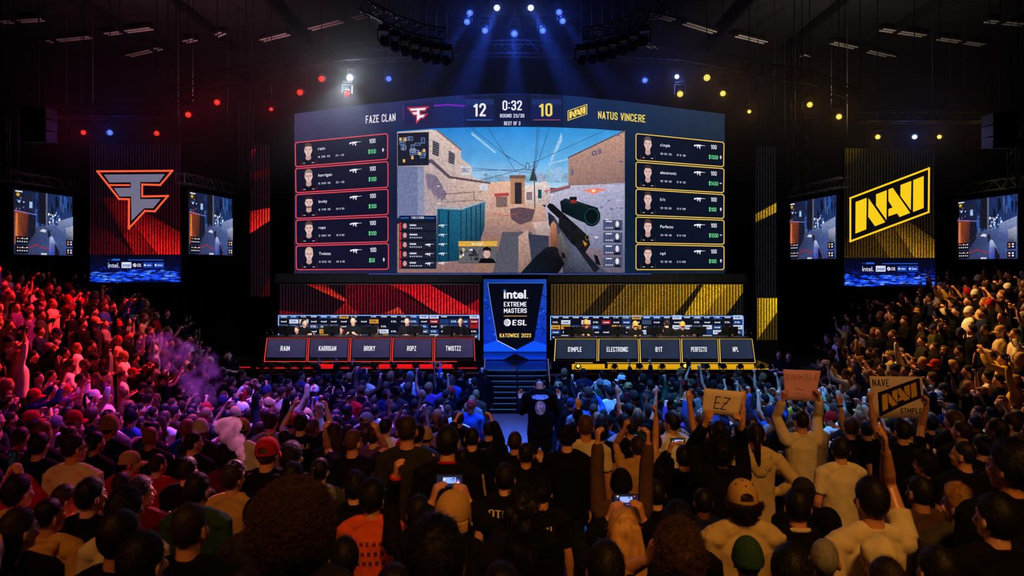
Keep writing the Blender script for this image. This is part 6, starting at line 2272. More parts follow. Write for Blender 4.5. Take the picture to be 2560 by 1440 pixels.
hero(14, 1345, 84, 'black haired person cut by the lower left corner', 'stand', -10, 'messy', top='jacket', color='black')
g = hero(297, 1260, 93, 'shaven headed person in black tee with yellow lettering across the back', 'stand', -15, 'buzz', 'black', color='black', skin='olive')
back_print(g[0][0], 'CAMBER', 1.355, .22, .045, MC['yellow'], 'stand', 'tee', 0, None, len(HEROES) - 1, x=-.02)
hero(354, 1318, 112, 'big dark head at the bottom edge right of the yellow lettering', 'stand', -12, 'short', top='sweater', color='black')
hero(473, 1251, 92, 'short haired person in black tee with bare tan neck, bottom row', 'stand', -5, 'fade', 'dark brown', color='black', skin='tan')
hero(468, 1137, 46, 'person in black jacket right of the red jacket', 'clap', -10, 'short', top='jacket', color='black')
hero(493, 1176, 63, 'dark haired person in dark green knit sweater', 'stand', -10, 'short', top='sweater', color='green', skin='tan')
hero(568, 1110, 52, 'curly haired person in dark red shirt right under the smoke', 'stand', -15, 'curly', color='maroon')
hero(582, 1152, 57, 'person in tan shirt with brown swept hair, left of the red cap', 'stand', -30, 'quiff', 'dark brown', color='tan', skin='tan')
hero(640, 1236, 70, 'dark head left behind the huge curly head', 'stand', 0, 'short', top='hoodie', color='charcoal', lod=1)
hero(668, 1086, 58, 'person in backless red cap and wide black hoodie', 'stand', 0, 'buzz', 'brown', 'hoodie', 'black', cap='cap', capc='red', skin='tan')
hero(728, 1102, 54, 'messy dark haired person right of the red cap', 'stand', -20, 'messy', top='jacket', color='black')
hero(731, 1149, 58, 'dark haired person in black directly behind the messy haired one', 'stand', -15, 'short', top='sweater', color='black')
hero(800, 1140, 41, 'person with dark ponytail left of the fist raiser', 'stand', -10, 'ponytail', color='olive')
hero(820, 1204, 48, 'bald brown skinned person right above the huge curly head', 'stand', 25, 'buzz', 'grey', top='sweater', color='black', skin='brown')
hero(731, 1228, 232, 'nearest person with a huge mop of brown curls', 'stand', -6, 'bigcurly', 'brown', 'sweater', 'charcoal', 'tan')
# centre left
hero(882, 1069, 44, 'person in black printed tee with both arms raised, fist on the right', 'both_fists', -25, 'fade', 'brown', color='black', skin='tan', ik=((812, 1085, .1), (945, 1085, .1)))
g = hero(1018, 1033, 48, 'tall person in dark olive tee with thin necklace', 'stand', 0, 'fade', 'dark brown', color='charcoal', skin='tan')
nk = MB().tube([V(.078 * math.cos(a), -.012 + .074 * math.sin(a), 1.495 - .012 * math.sin(a)) for a in [math.tau * k / 20 for k in range(21)]], [.004] * 21, 6, cap=0).build('necklace', M['jewel'], g[0][0])
g = hero(1119, 1057, 54, 'tall person in black tee with red collar trim, centre', 'stand', -6, 'short', 'black', color='black', skin='tan')
collar_ring(g[0][0], MC['red'], .012)
hero(1158, 1116, 35, 'person in beige top partly hidden by the tall black tee', 'relaxed', -10, 'short', top='sweater', color='beige')
hero(888, 1172, 56, 'dark haired person in black behind the orange tee', 'stand', 10, 'crop', color='black')
g = hero(931, 1193, 71, 'person in orange t-shirt printed with rows of dark marks', 'stand', -12, 'messy', 'black', color='orange', skin='tan')
sd = len(HEROES) - 1
for row, (z, n_) in enumerate(((1.335, 5), (1.265, 6), (1.20, 5))):
    for j in range(n_):
        back_print(g[0][0], random.Random(row * 7 + j).choice(['E', 'H', 'K', 'R', 'B']), z, .022, .030, MC['black'], 'stand', 'tee', 0, None, sd, x=-.10 + .045 * j + .01 * row)
hero(862, 1335, 84, 'dark head in the bottom row just left of the orange tee', 'stand', 12, 'short', top='sweater', color='black', skin='tan')
g = hero(1048, 1232, 58, 'dark jacketed person punching a bare fist with red cuff upward', 'left_fist', 0, 'short', top='sweater', color='black', ik=((989, 1190, .1), None), skin='tan')
wrist_ring(g[0][0], 'left_fist', -1, g[3], g[2], 'red_cuff', MC['red'], .70, .98, .040)
hero(1134, 1214, 96, 'person in backward tan cap holding a phone above the face', 'phone', 5, 'short', 'dark brown', 'sweater', 'black', cap='cap', capc='tan', capturn=165, skin='tan', ik=((1080, 1258, .30), (1172, 1258, .30)))
phone_obj(at(1124, 1202, HEROES[-1][3] + .42), 0, True, 'phone glowing with stage lights above the backward tan cap', seed=2)
hero(1090, 1282, 148, 'large black haired head at the bottom centre', 'stand', 0, 'messy', 'black', 'hoodie', 'black')
hero(985, 1400, 100, 'dark head peeking over the bottom edge below the orange tee', 'stand', 0, 'short', top='sweater', color='black', lod=1)
# beside the aisle
g = hero(1222, 1049, 32, 'person in black tee with pale back lettering at the aisle edge', 'stand', 0, 'fade', color='black')
back_print(g[0][0], 'STAFF', 1.38, .26, .035, MC['beige'], 'stand', 'tee', 1, None, len(HEROES) - 1)
hero(1180, 1062, 36, 'bulky person in black hoodie left of the lettered tee by the aisle', 'phone', 0, 'buzz', top='hoodie', color='black')
hero(1287, 1073, 34, 'person with a hand at the collar, dark against the lit aisle floor', 'collar', -10, 'buzz', 'dark brown', top='jacket', color='black', skin='tan')
hero(1315, 1103, 43, 'person in black jacket with collar up and tan neck, in front of the aisle', 'stand', 0, 'fade', top='jacket', color='black', skin='tan')
g = hero(1350, 929, 46, 'person in shiny printed leather jacket standing high with bowed head on the steps', 'collar', 0, 'short', top='jacket', color='black', bow=58, lean=16, D=10.2, s=1.0, dz=1)
jk = g[0][0]
jz = g[1].z - tier_z(10.2)
fc = thing('flight_case', 'black flight case under the person in the leather jacket', 'case', (g[1].x, 10.2, tier_z(10.2)))
MB().box((0, 0, jz / 2), (.62, .5, jz - .004)).build('case_body', M['black_plastic'], fc)
for sx in (-1, 1):
    for sy in (-1, 1):
        MB().box((.30 * sx, .24 * sy, jz / 2), (.025, .025, jz - .002)).build('corner_rail', M['truss_metal'], fc)
M['foil'] = principled('silver_blue_print', (150, 172, 232), .32, .7, .25, .7, 34)
for (w_, h_, z_, m_) in ((.16, .10, 1.25, 'foil'), (.26, .035, 1.40, 'foil')):
    me = top_mesh('collar', 'jacket', 1, None, 16, len(HEROES) - 1)
    bvh = BVHTree.FromPolygons([v.co for v in me.vertices], [p.vertices for p in me.polygons])
    mb = MB()
    N_ = 30
    grid = []
    for i in range(N_ + 1):
        for j in range(N_ + 1):
            x, z = (i / N_ - .5) * w_, z_ + (j / N_ - .5) * h_ * 2
            hit = bvh.ray_cast(V(x, -1, z), V(0, 1, 0))
            grid.append((x, (hit[0].y if hit[0] else -.1) - .006, z))
    mb.add(grid, [(i * (N_ + 1) + j, (i + 1) * (N_ + 1) + j, (i + 1) * (N_ + 1) + j + 1, i * (N_ + 1) + j + 1) for i in range(N_) for j in range(N_) if (i - 15) ** 2 + (j - 15) ** 2 < 226])
    mb.build('back_print', M[m_], jk)
hero(1418, 1060, 43, 'wide person in black sweater with a black beanie cap right of the aisle', 'stand', 0, 'short', top='sweater', color='black', cap='beanie', capc='black')
hero(1464, 1086, 38, 'person in cream t-shirt with arms down, one sleeve behind a raised arm', 'stand', 0, 'fade', 'brown', color='cream', skin='tan', s=1.08)
hero(1503, 1054, 38, 'dark curly head in front of the blue lit rows, one hand up', 'left_open', 0, 'curly', top='sweater', color='black')
hero(1553, 1168, 54, 'black beanie wearer with long brown sleeves stretched overhead', 'both_up', 0, 'short', top='sweater', color='brown', cap='beanie', capc='black', ik=((1493, 1050, .1), (1624, 1052, .1)), skin='tan')
hero(1595, 1085, 38, 'person with tan shirt and dark scarf, both bare hands raised high', 'both_up', 0, 'short', 'dark brown', 'tee', 'tan', 'tan', ik=((1560, 1075, .1), (1640, 1040, .1)))
g = hero(1710, 1108, 42, 'person in black hoodie with wristwatch filming overhead', 'phone_high', 0, 'short', 'black', 'hoodie', 'black', 'tan', ik=((1672, 1130, .25), (1714, 1128, .25)))
wrist_ring(g[0][0], 'phone_high', -1, g[3], g[2], 'wristwatch', M['black_plastic'], .90, 1.0, .036)
phone_obj(at(1694, 1104, g[4] + .27), 0, True, 'small phone lit orange held by the black hoodie with a watch', seed=5)
g = hero(1263, 1153, 55, 'person in black tee lettered in pale capitals, left of the dark long curls', 'stand', -5, 'short', 'black', 'tee', 'black')
back_print(g[0][0], 'ROTEN', 1.34, .28, .06, MC['cream'], 'stand', 'tee', 0, None, len(HEROES) - 1, x=-.06)
g = hero(1354, 1187, 53, 'person in black cap and lettered black tee, right of the dark long curls', 'stand', -8, 'buzz', 'black', 'tee', 'black', cap='cap', capc='black', skin='tan')
back_print(g[0][0], 'VEDAL', 1.34, .20, .05, MC['cream'], 'stand', 'tee', 0, None, len(HEROES) - 1)
hero(1306, 1218, 98, 'person with very long dark curly hair in the middle of the front rows', 'stand', 0, 'longcurly', 'black', 'sweater', 'black')
g = hero(1558, 1264, 84, 'blond long haired person holding a bright phone overhead', 'phone_high', 0, 'long', 'blond', 'sweater', 'black', 'tan', ik=((1522, 1300, .24), (1608, 1300, .24)))
phone_obj(at(1565, 1250, g[4] + .36), 0, True, 'bright phone screen showing the stage, held by blond person', seed=3)
hero(1514, 1342, 92, 'dark head at the bottom edge left of the raised bare forearm', 'stand', 0, 'short', top='hoodie', color='black')
hero(1253, 1398, 112, 'dark head only just rising over the bottom edge, centre', 'stand', 0, 'short', top='sweater', color='charcoal')
hero(1698, 1312, 122, 'near person with fuzzy greenish brown hair, bare forearm lifted', 'left_bent', 10, 'curly', 'brown', 'tee', 'black', 'tan', ik=((1620, 1400, .1), None))
hero(1694, 1250, 80, 'dark wavy haired person between the blond hair and the dotted cap', 'stand', 0, 'messy', 'black', 'sweater', 'black')
hero(1640, 1200, 46, 'dark head in black sweater right of the long brown sleeves', 'stand', 0, 'short', top='sweater', color='black', lod=1)
# sign holders and right block


def sign(corners, D, th, label, name='paper_sign', mat='paper'):
    p = [at(x, y, D) for x, y in corners]            # tl tr br bl
    o = sum(p, Vector()) / 4
    root = thing(name, label, 'sign', o)
    mb = MB()
    nu = 10
    vs, fs = [], []
    for side in (0, 1):
        for j in range(5):
            for i in range(nu + 1):
                u, v = i / nu, j / 4
                q = p[0].lerp(p[1], u).lerp(p[3].lerp(p[2], u), v)
                q = q + V(0, side * th + .018 * math.sin(u * 3.1) * (v - .4) - .006 * math.sin(u * 7), 0) - o
                vs.append(q)
    w = nu + 1
    for j in range(4):
        for i in range(nu):
            a = j * w + i
            fs.append((a, a + w, a + w + 1, a + 1))
            b = a + 5 * w
            fs.append((b, b + 1, b + w + 1, b + w))
    ed = [i for i in range(nu + 1)] + [j * w + nu for j in range(1, 5)] + [4 * w + i for i in range(nu - 1, -1, -1)] + [j * w for j in range(3, 0, -1)]
    for a, b in zip(ed, ed[1:] + ed[:1]):
        fs.append((a, b, b + 5 * w, a + 5 * w))
    mb.add(vs, fs)
    sh_ = mb.build('board', M[mat], root, True)

    def surf(u, v, lay):
        q = p[0].lerp(p[1], u).lerp(p[3].lerp(p[2], u), v)
        return q + V(0, .018 * math.sin(u * 3.1) * (v - .4) - .006 * math.sin(u * 7) - .003 - .0015 * lay, 0)
    return root, surf


g = hero(1803, 1085, 60, 'curly haired person in black sweater holding up the EZ sign', 'both_up', 0, 'curly', 'black', 'sweater', 'black', 'tan', ik=((1763, 1062, .06), (1852, 1068, .06)))
sg, sf = sign(((1761, 970), (1862.5, 980.5), (1844, 1043), (1755, 1035)), g[4] + .10, .006, 'paper sign with the letters EZ held up by the curly person')
c = Canvas()
c.line([(.42, .27), (.31, .27), (.30, .72), (.44, .73)], .025, (0, 0, 0), 1)
c.line([(.305, .50), (.41, .50)], .025, (0, 0, 0), 1)
c.line([(.53, .29), (.68, .30), (.49, .74), (.64, .75)], .025, (0, 0, 0), 1)
c.line([(.53, .50), (.64, .51)], .018, (0, 0, 0), 1)
c.build('handwriting', M['ink'], sf, sg, cut=.04)
hero(1797, 1047, 36, 'person in dark tee with both bare forearms raised behind the EZ sign', 'both_up', 0, 'short', 'black', 'tee', 'black', 'tan')
hero(1889, 1051, 42, 'person with long dark ponytail over a beige hoodie', 'hips', -15, 'ponytail', 'black', 'hoodie', 'beige')
hero(1862, 1062, 34, 'dark haired person behind the ponytail, nearly hidden by it', 'stand', 0, 'short', top='sweater', color='black')
g = hero(2004, 1024, 34, 'person in pale sweatshirt holding a pinkish sign high', 'both_up', 0, 'fade', 'black', 'sweater', 'cream', 'tan', ik=((1957, 1000, .06), (2047, 1000, .06)), lod=0)
sg, sf = sign(((1958, 923), (2052, 927), (2038, 1003), (1963, 1000)), g[4] + .10, .006, 'pinkish sign with faint pencil letters held up by the pale sweatshirt', mat='paper_pink_light')
c = Canvas()
x = .06
for ch in 'SIMMBLE':
    w_, st_ = STROKES[ch]
    for pl in st_:
        c.line([(x + p[0] * .22, .36 - p[1] * .22 - .05 * x) for p in pl], .010, (0, 0, 0), 1)
    x += (w_ + .08) * .24
for k in range(5):
    c.line([(.30 + .06 * k, .62 + .03 * (k % 2)), (.36 + .05 * k, .56 + .02 * k), (.40 + .05 * k, .66)], .007, (0, 0, 0), 1)
c.line([(.28, .78), (.40, .74), (.52, .80), (.66, .76)], .007, (0, 0, 0), 1)
c.build('handwriting', M['pencil'], sf, sg, cut=.04)
g = hero(2256, 1046, 38, 'person in black jersey holding the yellow emblem sign overhead', 'both_up', 0, 'short', 'black', 'tee', 'black', 'tan', ik=((2176, 1008, .06), (2318, 1016, .06)))
sg, sf = sign(((2174, 940), (2305, 942), (2311, 1044), (2182, 1046)), g[4] + .10, .006, 'large handmade sign with a yellow slanted team emblem')
c = Canvas()
c.text('NAVE', .035, .36, .06, .24, (0, 0, 0), 2, bold=-.035)
c.text('STMPLE', .55, .965, .76, .90, (0, 0, 0), 2, bold=-.035)
fr = [(.145, .40), (.925, .05), (.94, .50), (.145, .93)]
c.line(fr, .035, (0, 0, 0), 2, True)
cu = sum(p[0] for p in fr) / 4
c.build('handwriting', M['ink'], sf, sg, cut=.04)
fi = bil((.145, .40), (.925, .05), (.94, .50), (.145, .93))
src = bil((0, 0), (1, 0), (1, 1), (0, 1))


def sh_n(p):
    u = (p[0] - 972) / 720
    yt, yb_ = 495 + (222 - 495) * u, 890 + (622 - 890) * u
    return fi((u, (p[1] - yt) / (yb_ - yt)))


c = Canvas(sh_n)
c.poly(N_FRAME, (0, 0, 0), 1)
c.build('emblem_ground', M['ink'], sf, sg, cut=.04)
c = Canvas(sh_n)
for q in N_LET:
    c.poly(q, (0, 0, 0), 2)
c.build('emblem_letters', M['yellow_paint'], sf, sg, cut=.04)
hero(2101, 1087, 43, 'person in cream t-shirt with arms down, below the pinkish sign', 'relaxed', -18, 'short', 'black', 'tee', 'cream', 'tan')
hero(2126, 1040, 35, 'brown haired person in black tee by the emblem sign edge', 'stand', 0, 'short', 'brown', top='tee', color='black')
g = hero(2166, 1046, 32, 'person raising a bare arm with wristband left of the emblem sign', 'left_open', 0, 'short', 'black', 'tee', 'black', 'tan')
wrist_ring(g[0][0], 'left_open', -1, g[3], g[2], 'wristband', M['black_plastic'], .90, .99, .036)
hero(1826, 1174, 46, 'person in cream shirt and beige cap, behind the cap with eyelets', 'stand', 22, 'short', 'dark brown', 'tee', 'cream', 'tan', cap='cap', capc='beige', capturn=0)
g = hero(1856, 1190, 80, 'person in beige jacket and tan cap with dark eyelets over brown curls', 'stand', -4, 'curly', 'dark brown', 'jacket', 'beige', 'tan', cap='cap', capc='tan')
o_ = [c_ for c_ in g[0][0].children if c_.name.startswith('cap')][0]
for k in range(6):
    a = math.tau * (k + .5) / 6
    th = .62
    MB().ell(V(.092 * math.sin(th) ** .86 * math.cos(a), -.004 + .113 * math.sin(th) ** .86 * math.sin(a), 1.648 + .119 * math.cos(th)), (.006, .006, .006)).build('eyelet', M['ink'], o_)
g = hero(1993, 1213, 70, 'dark haired person in black with a cream collar right of the dotted cap', 'stand', -10, 'short', 'black', 'sweater', 'black', 'tan')
collar_ring(g[0][0], MC['cream'], .016)
hero(2008, 1188, 58, 'dark cap wearer half hidden behind the cream collar', 'stand', 0, 'short', 'black', 'jacket', 'black', cap='cap', capc='charcoal', lod=1)
hero(1757, 1278, 46, 'bald dark skinned person beside the beige jacket shoulder', 'stand', 0, 'buzz', 'black', 'sweater', 'navy', 'brown', lod=1)
hero(1869, 1376, 86, 'dark green beanie at the bottom edge under the beige jacket', 'stand', 0, 'short', 'black', 'sweater', 'black', cap='beanie', capc='green')
hero(1976, 1350, 108, 'large dark cropped head at the bottom edge right of the green beanie', 'stand', -8, 'short', 'black', 'sweater', 'black', 'tan')
hero(2059, 1338, 78, 'bald head with a grey sheen near the bottom right', 'stand', -25, 'buzz', 'grey', 'tee', 'black', 'olive')
g = hero(2179, 1183, 80, 'person in cream t-shirt raising a long bare right arm', 'right_open', 0, 'short', 'black', 'tee', 'cream', 'tan', ik=(None, (2214, 1128, .05)), curl=.32)
hero(2301, 1181, 60, 'bald person in dark brown jacket right of the raised bare arm', 'stand', 5, 'buzz', 'black', 'jacket', 'brown', 'olive')
hero(2401, 1206, 76, 'sandy haired person in dark olive jacket looking to the side', 'stand', 28, 'quiff', 'sandy', 'jacket', 'olive', 'fair')
hero(2530, 1092, 88, 'tall dark person cut by the right frame edge', 'stand', 20, 'messy', 'black', 'jacket', 'black', 'tan')
hero(2312, 1129, 50, 'curly dark haired person in profile under the emblem sign', 'stand', 40, 'curly', 'black', 'jacket', 'black', 'tan')
hero(2410, 1098, 48, 'dark haired person in black tee looking sideways near the lettered jersey', 'stand', 35, 'fade', 'black', 'tee', 'black', 'tan')
g = hero(2456, 1080, 42, 'person with a hair bun in black jersey lettered across the back', 'stand', 0, 'bun', 'black', 'tee', 'black')
back_print(g[0][0], 'PAMSIT', 1.37, .24, .05, MC['beige'], 'stand', 'tee', 1, None, len(HEROES) - 1)
hero(2193, 1338, 92, 'person with a beige hood pulled up at the bottom right', 'stand', 0, None, 'black', 'hoodie', 'cream', hoodup=True)
hero(2070, 1277, 66, 'black beanie wearer in red behind the bald head', 'stand', 0, 'short', 'black', 'tee', 'red', cap='beanie', capc='black')
hero(2218, 1392, 84, 'dark head at the bottom edge just below the beige hood', 'stand', 0, 'short', 'dark brown', 'sweater', 'black')
g = hero(2490, 1225, 90, 'big person in black jacket with small yellow lettering, right edge', 'stand', 10, 'short', 'black', 'jacket', 'black')
back_print(g[0][0], 'GNRATE', 1.33, .26, .04, MC['yellow'], 'stand', 'jacket', 0, None, len(HEROES) - 1)
hero(2345, 1355, 84, 'dark head between the raised arm sleeve and the olive jacket', 'stand', 0, 'short', 'black', 'sweater', 'black', lod=1)
hero(752, 1029, 36, 'person in black shirt with pale lettering, hands up at face, above the red cap', 'phone', 0, 'short', 'black', 'tee', 'black', lod=1)
back_print(HEROES and PEOPLE[-1][0], 'GUSTLE', 1.37, .26, .05, MC['beige'], 'phone', 'tee', 1, None, len(HEROES) - 1)

# ------------------------------------------------------------------ stage people
WHICH = {'rain': 'fifth red', 'karrigan': 'fourth red', 'broky': 'third red', 'ropz': 'second red', 'twistzz': 'first red', 's1mple': 'first yellow', 'electronic': 'second yellow', 'b1t': 'third yellow', 'perfecto': 'fourth yellow', 'npl': 'fifth yellow'}


def stage_person(px, py, D, z, label, **kw):
    p = at(px, py, D)
    s = (p.z - z) / 1.775
    p.z = z
    return person(p, math.pi + kw.pop('turn', 0), s, lod=1, label=label, **kw)


for px, py, nm, col_, hr in ((741, 813, 'rain', 'black', 'short'), (851, 814, 'karrigan', 'black', 'short'), (941, 813, 'broky', 'black', 'crop'), (1044, 813, 'ropz', 'black', 'short'), (1138, 814, 'twistzz', 'black', 'crop')):
    stage_person(px, py, 24.05, ZBACK, 'player in black jersey behind the monitor of the %s desk from the stairs' % WHICH[nm], pose='typing', hair=hr, hc='brown', color=col_, bow=12, group='players behind the desks')
for px, py, nm, hr in ((1437, 815, 's1mple', 'crop'), (1545, 812, 'electronic', 'short'), (1652, 815, 'b1t', 'short'), (1736, 818, 'perfecto', 'crop'), (1832, 816, 'npl', 'short')):
    stage_person(px, py, 24.05, ZBACK, 'player in black jersey behind the monitor of the %s desk from the stairs' % WHICH[nm], pose='typing', hair=hr, hc='dark brown', color='black', bow=12, group='players behind the desks')
for px, py, ps, lb_, hr in ((883, 790, 'clap', 'person in black jersey standing between the third and fourth red desks', 'short'), (1018, 791, 'crossed', 'person with crossed arms standing behind the second red desk', 'crop'), (1152, 792, 'crossed', 'person in black jersey standing behind the first red desk', 'fade'),
                          (760, 796, 'clap', 'person turned aside with headphones behind the fifth red desk', 'short'), (1465, 797, 'clap', 'person in yellow cap standing behind the first yellow desk', 'short'), (1588, 801, 'clap', 'person in yellow cap and black jersey, hands folded behind the second yellow desk', 'short'),
                          (1706, 802, 'clap', 'person in yellow cap standing between the third and fourth yellow desks', 'short'), (1812, 809, 'type', 'dark capped person standing behind the fifth yellow desk', 'short'), (1667, 797, 'stand', 'person in black with back turned behind the third yellow desk', 'short')):
    yc = 'cap' if ('yellow cap' in lb_ or 'dark capped' in lb_) else None
    r_ = stage_person(px, py, 24.75, ZBACK, lb_, pose='typing' if ps == 'type' else ps, hair=hr, hc='dark brown', color='black', cap=yc, capc='mustard' if 'yellow cap' in lb_ else 'black', turn=math.pi if 'back turned' in lb_ else (1.0 if 'aside' in lb_ else random.Random(px).uniform(-.25, .25)), group='crew behind the desks')
    if 'headphones' in lb_: headphones(r_[0], r_[2])
for px, py, D, z, lb_ in ((1972, 845, 20.6, 0, 'dim lit guard in black standing by the right end of the stage'), (1948, 852, 21.0, 0, 'guard in shadow just beside the right end of the stage'), (572, 905, 20.8, 0, 'silhouetted guard in front of the red line at the stage left end')):
    p = at(px, py, D)
    s = min(1.12, p.z / 1.775)
    p.z = 0
    if s < 1.12 and s > .9:
        person(p, 2.6 if px > 1000 else 3.4, s, 'crossed', hair='buzz', color='black', lod=1, label=lb_)
    else:
        p = at(px, HY + (CZ - 1.85) * F / D, D)
        p.z = 0
        person(p, 2.6 if px > 1000 else 3.4, 1.04, 'crossed', hair='buzz', color='black', lod=1, label=lb_)

# ------------------------------------------------------------------ the rest of the crowd
rnd = random.Random(77)
ORD = ['first', 'second', 'third', 'fourth', 'fifth', 'sixth', 'seventh', 'eighth', 'ninth', 'tenth', 'eleventh', 'twelfth', 'thirteenth', 'fourteenth', 'fifteenth', 'sixteenth', 'seventeenth', 'eighteenth', 'nineteenth', 'twentieth', 'twenty-first', 'twenty-second', 'twenty-third', 'twenty-fourth', 'twenty-fifth', 'twenty-sixth', 'twenty-seventh', 'twenty-eighth']
slots = []           # candidate places: dict(loc, D, where, row, place)
FLOORPOSE = ['stand'] * 22 + ['relaxed'] * 4 + ['clap'] * 4 + ['phone'] * 4 + ['phone_high', 'right_fist', 'left_fist', 'right_open', 'left_open', 'both_up', 'both_fists', 'ears', 'hips']
STANDPOSE = ['stand'] * 16 + ['clap'] * 14 + ['phone'] * 8 + ['crossed'] * 4 + ['right_fist', 'left_fist', 'right_open', 'both_up', 'cheer_wide', 'both_fists', 'phone_high', 'crossed', 'point', 'left_bent']
COLW = ['black'] * 22 + ['charcoal'] * 7 + ['grey'] * 3 + ['white'] * 4 + ['navy'] * 2 + ['blue'] * 3 + ['red', 'olive', 'cream', 'pale blue', 'purple', 'beige', 'maroon', 'green', 'brown']
COLY = ['black'] * 22 + ['charcoal'] * 7 + ['cream'] * 3 + ['white'] * 3 + ['yellow'] * 3 + ['mustard', 'olive', 'brown', 'navy', 'beige', 'red', 'grey', 'green']
HAIRW = ['short'] * 7 + ['fade'] * 4 + ['buzz'] * 2 + ['crop'] * 3 + ['messy', 'curly', 'ponytail', 'long', 'quiff', 'bun']


def px_of(loc, z):
    return 1280 + loc[0] * F / loc[1], HY + (CZ - z) * F / loc[1]


def free(loc, s, D):
    u, v = px_of((loc[0], D), loc[2] + 1.78 * s)
    w = F * .17 / D
    for (hx, hy, hw, hD, hl, hs) in HEROES:
        if (hl.x - loc[0]) ** 2 + ((hl.y - D) * 1.4) ** 2 < .46 ** 2:
            return False
        if D < hD and abs(u - hx) < (w * 1.35 + hw * .7) and v < hy + hw * 1.9:
            return False
        if D < hD and abs(u - hx) < (w * .6 + hw * .6) and v < hy + hw * 2.6:
            return False
    for (x0_, y0_, x1_, y1_, pD) in PROT:
        if D < pD + .3 and x0_ - w * 1.2 < u < x1_ + w * 1.2 and v < y1_ + w * .4:
            return False
    return True


row = 0
D = 17.3
rowD = []
while D > 13:
    rowD.append(D)
    D -= .68
i = 0
while 13 - STEP * (i + .5) > 2.2:
    rowD.append(13 - STEP * (i + .5))
    i += 1
for ri, D in enumerate(rowD):
    half = min(7.6, .80 * D + .4)
    x = -half + rnd.uniform(0, .3)
    xs_ = []
    while x < half:
        xs_.append(x)
        x += rnd.uniform(.46, .56) if D > 5 else rnd.uniform(.55, .75)
    for x in xs_:
        d = D + rnd.uniform(-.12, .12)
        if D > 9.2 and -.72 < x < 1.02:
            continue
        s = rnd.uniform(.93, 1.05)
        loc = (x, d, tier_z(D) if D < 13 else 0)
        if not free(loc, s, d):
            continue
        slots.append(dict(loc=loc, D=d, s=s, kind='floor', row=ri))
for sg_ in (-1, 1):
    for i in range(NST):
        X = STAND_X0 + SDX * (i + .5)
        y = 10.0 + rnd.uniform(0, .4)
        while y < STAND_END[i]:
            d = y + rnd.uniform(-.08, .08)
            u, v = px_of((sg_ * X, d), 3)
            loc = (sg_ * (X + rnd.uniform(-.08, .08)), d, stand_tier(i, d))
            if -60 < u < 2620 and rnd.random() < .96 and free(loc, 1, d):
                slots.append(dict(loc=loc, D=math.hypot(X, d), s=rnd.uniform(.93, 1.05), kind='stand', row=i, side=sg_))
            y += rnd.uniform(.43, .56)
n_done = len(PEOPLE)
budget = 300 - n_done
slots.sort(key=lambda q: q['loc'][1])
near, far = slots[:budget], slots[budget:]
# place numbers for the labels
for grp in ('floor', 'stand'):
    rows_ = {}
    for q in slots:
        if q['kind'] == grp:
            key = (q['row'], (1 if q['loc'][0] > .1 else -1))
            rows_.setdefault(key, []).append(q)
    for key, lst in rows_.items():
        lst.sort(key=lambda q: abs(q['loc'][0]) if grp == 'floor' else -q['loc'][1])
        for n_, q in enumerate(lst):
            q['place'] = n_
for q in slots:
    a = q['loc'][0] > 0
    warm_ = q['loc'][0] > 5 or (q['loc'][0] > 1.5 and q['loc'][1] < 9)
    q['color'] = rnd.choice(COLY if warm_ else COLW)
    if q['loc'][1] < 5.6 and rnd.random() < .8: q['color'] = rnd.choice(['black', 'black', 'charcoal', 'navy', 'olive', 'brown'])
    q['pose'] = rnd.choice(FLOORPOSE if q['kind'] == 'floor' else STANDPOSE)
    if q['loc'][1] < 9.5: q['pose'] = rnd.choice(['stand', 'relaxed', 'clap'])
    q['top'] = rnd.choice(['tee', 'tee', 'sweater', 'hoodie', 'jacket'])
    q['hair'] = rnd.choice(HAIRW)
    q['hc'] = rnd.choice(['black', 'black', 'dark brown', 'dark brown', 'brown', 'sandy'])
    q['skin'] = rnd.choice(['fair', 'fair', 'tan', 'tan', 'olive', 'brown'])
    q['yaw'] = rnd.choice([-25, 0, 0, 25])
    fx, fy = (0 if q['kind'] == 'floor' else -q['loc'][0] * .0) - q['loc'][0], 25 - q['loc'][1]
    q['rz'] = math.atan2(-fx, fy) * (1 if q['kind'] == 'floor' else 1.35) + rnd.uniform(-.25, .25)
    q['capc'] = rnd.choice(['black', 'navy', 'red', 'tan', 'grey', 'white'])
    q['cap'] = rnd.choice([None] * 8 + ['cap', 'beanie'])
NOUN = {'tee': 't-shirt', 'sweater': 'sweater', 'hoodie': 'hoodie', 'jacket': 'jacket'}
for q in near:
    red_side = q['loc'][0] < .1
    if q['kind'] == 'floor':
        lb_ = '%s %s, %s, row %s from the stage, %s %s of aisle' % (q['color'], NOUN[q['top']], POSE_WORDS[q['pose']], ORD[q['row']], ORD[q['place']], 'left' if red_side else 'right')
        gp = 'floor crowd'
    else:
        lb_ = '%s %s, %s, %s stand, %s tier up, %s from stage' % (q['color'], NOUN[q['top']], POSE_WORDS[q['pose']], 'red' if red_side else 'amber', ORD[q['row']], ORD[q['place']])
        gp = 'spectators on the side stands'
    lb_ = 'person in ' + lb_
    if len(lb_.split()) > 16:
        lb_ = lb_.replace('person in ', '').replace(' the stage', ' stage')
    person(q['loc'], q['rz'], q['s'], q['pose'], q['yaw'], 0, 0, q['top'], q['color'], q['hair'], q['hc'], q['skin'], cap=q['cap'], capc=q['capc'],
           lod=2 if q['loc'][1] > 6.5 else 1, label=lb_, group=gp, trousers=True)

# everybody further off: one mass, each figure complete
acc = {'v': [], 'f': [], 'c': []}
off = 0
arr_cache = {}


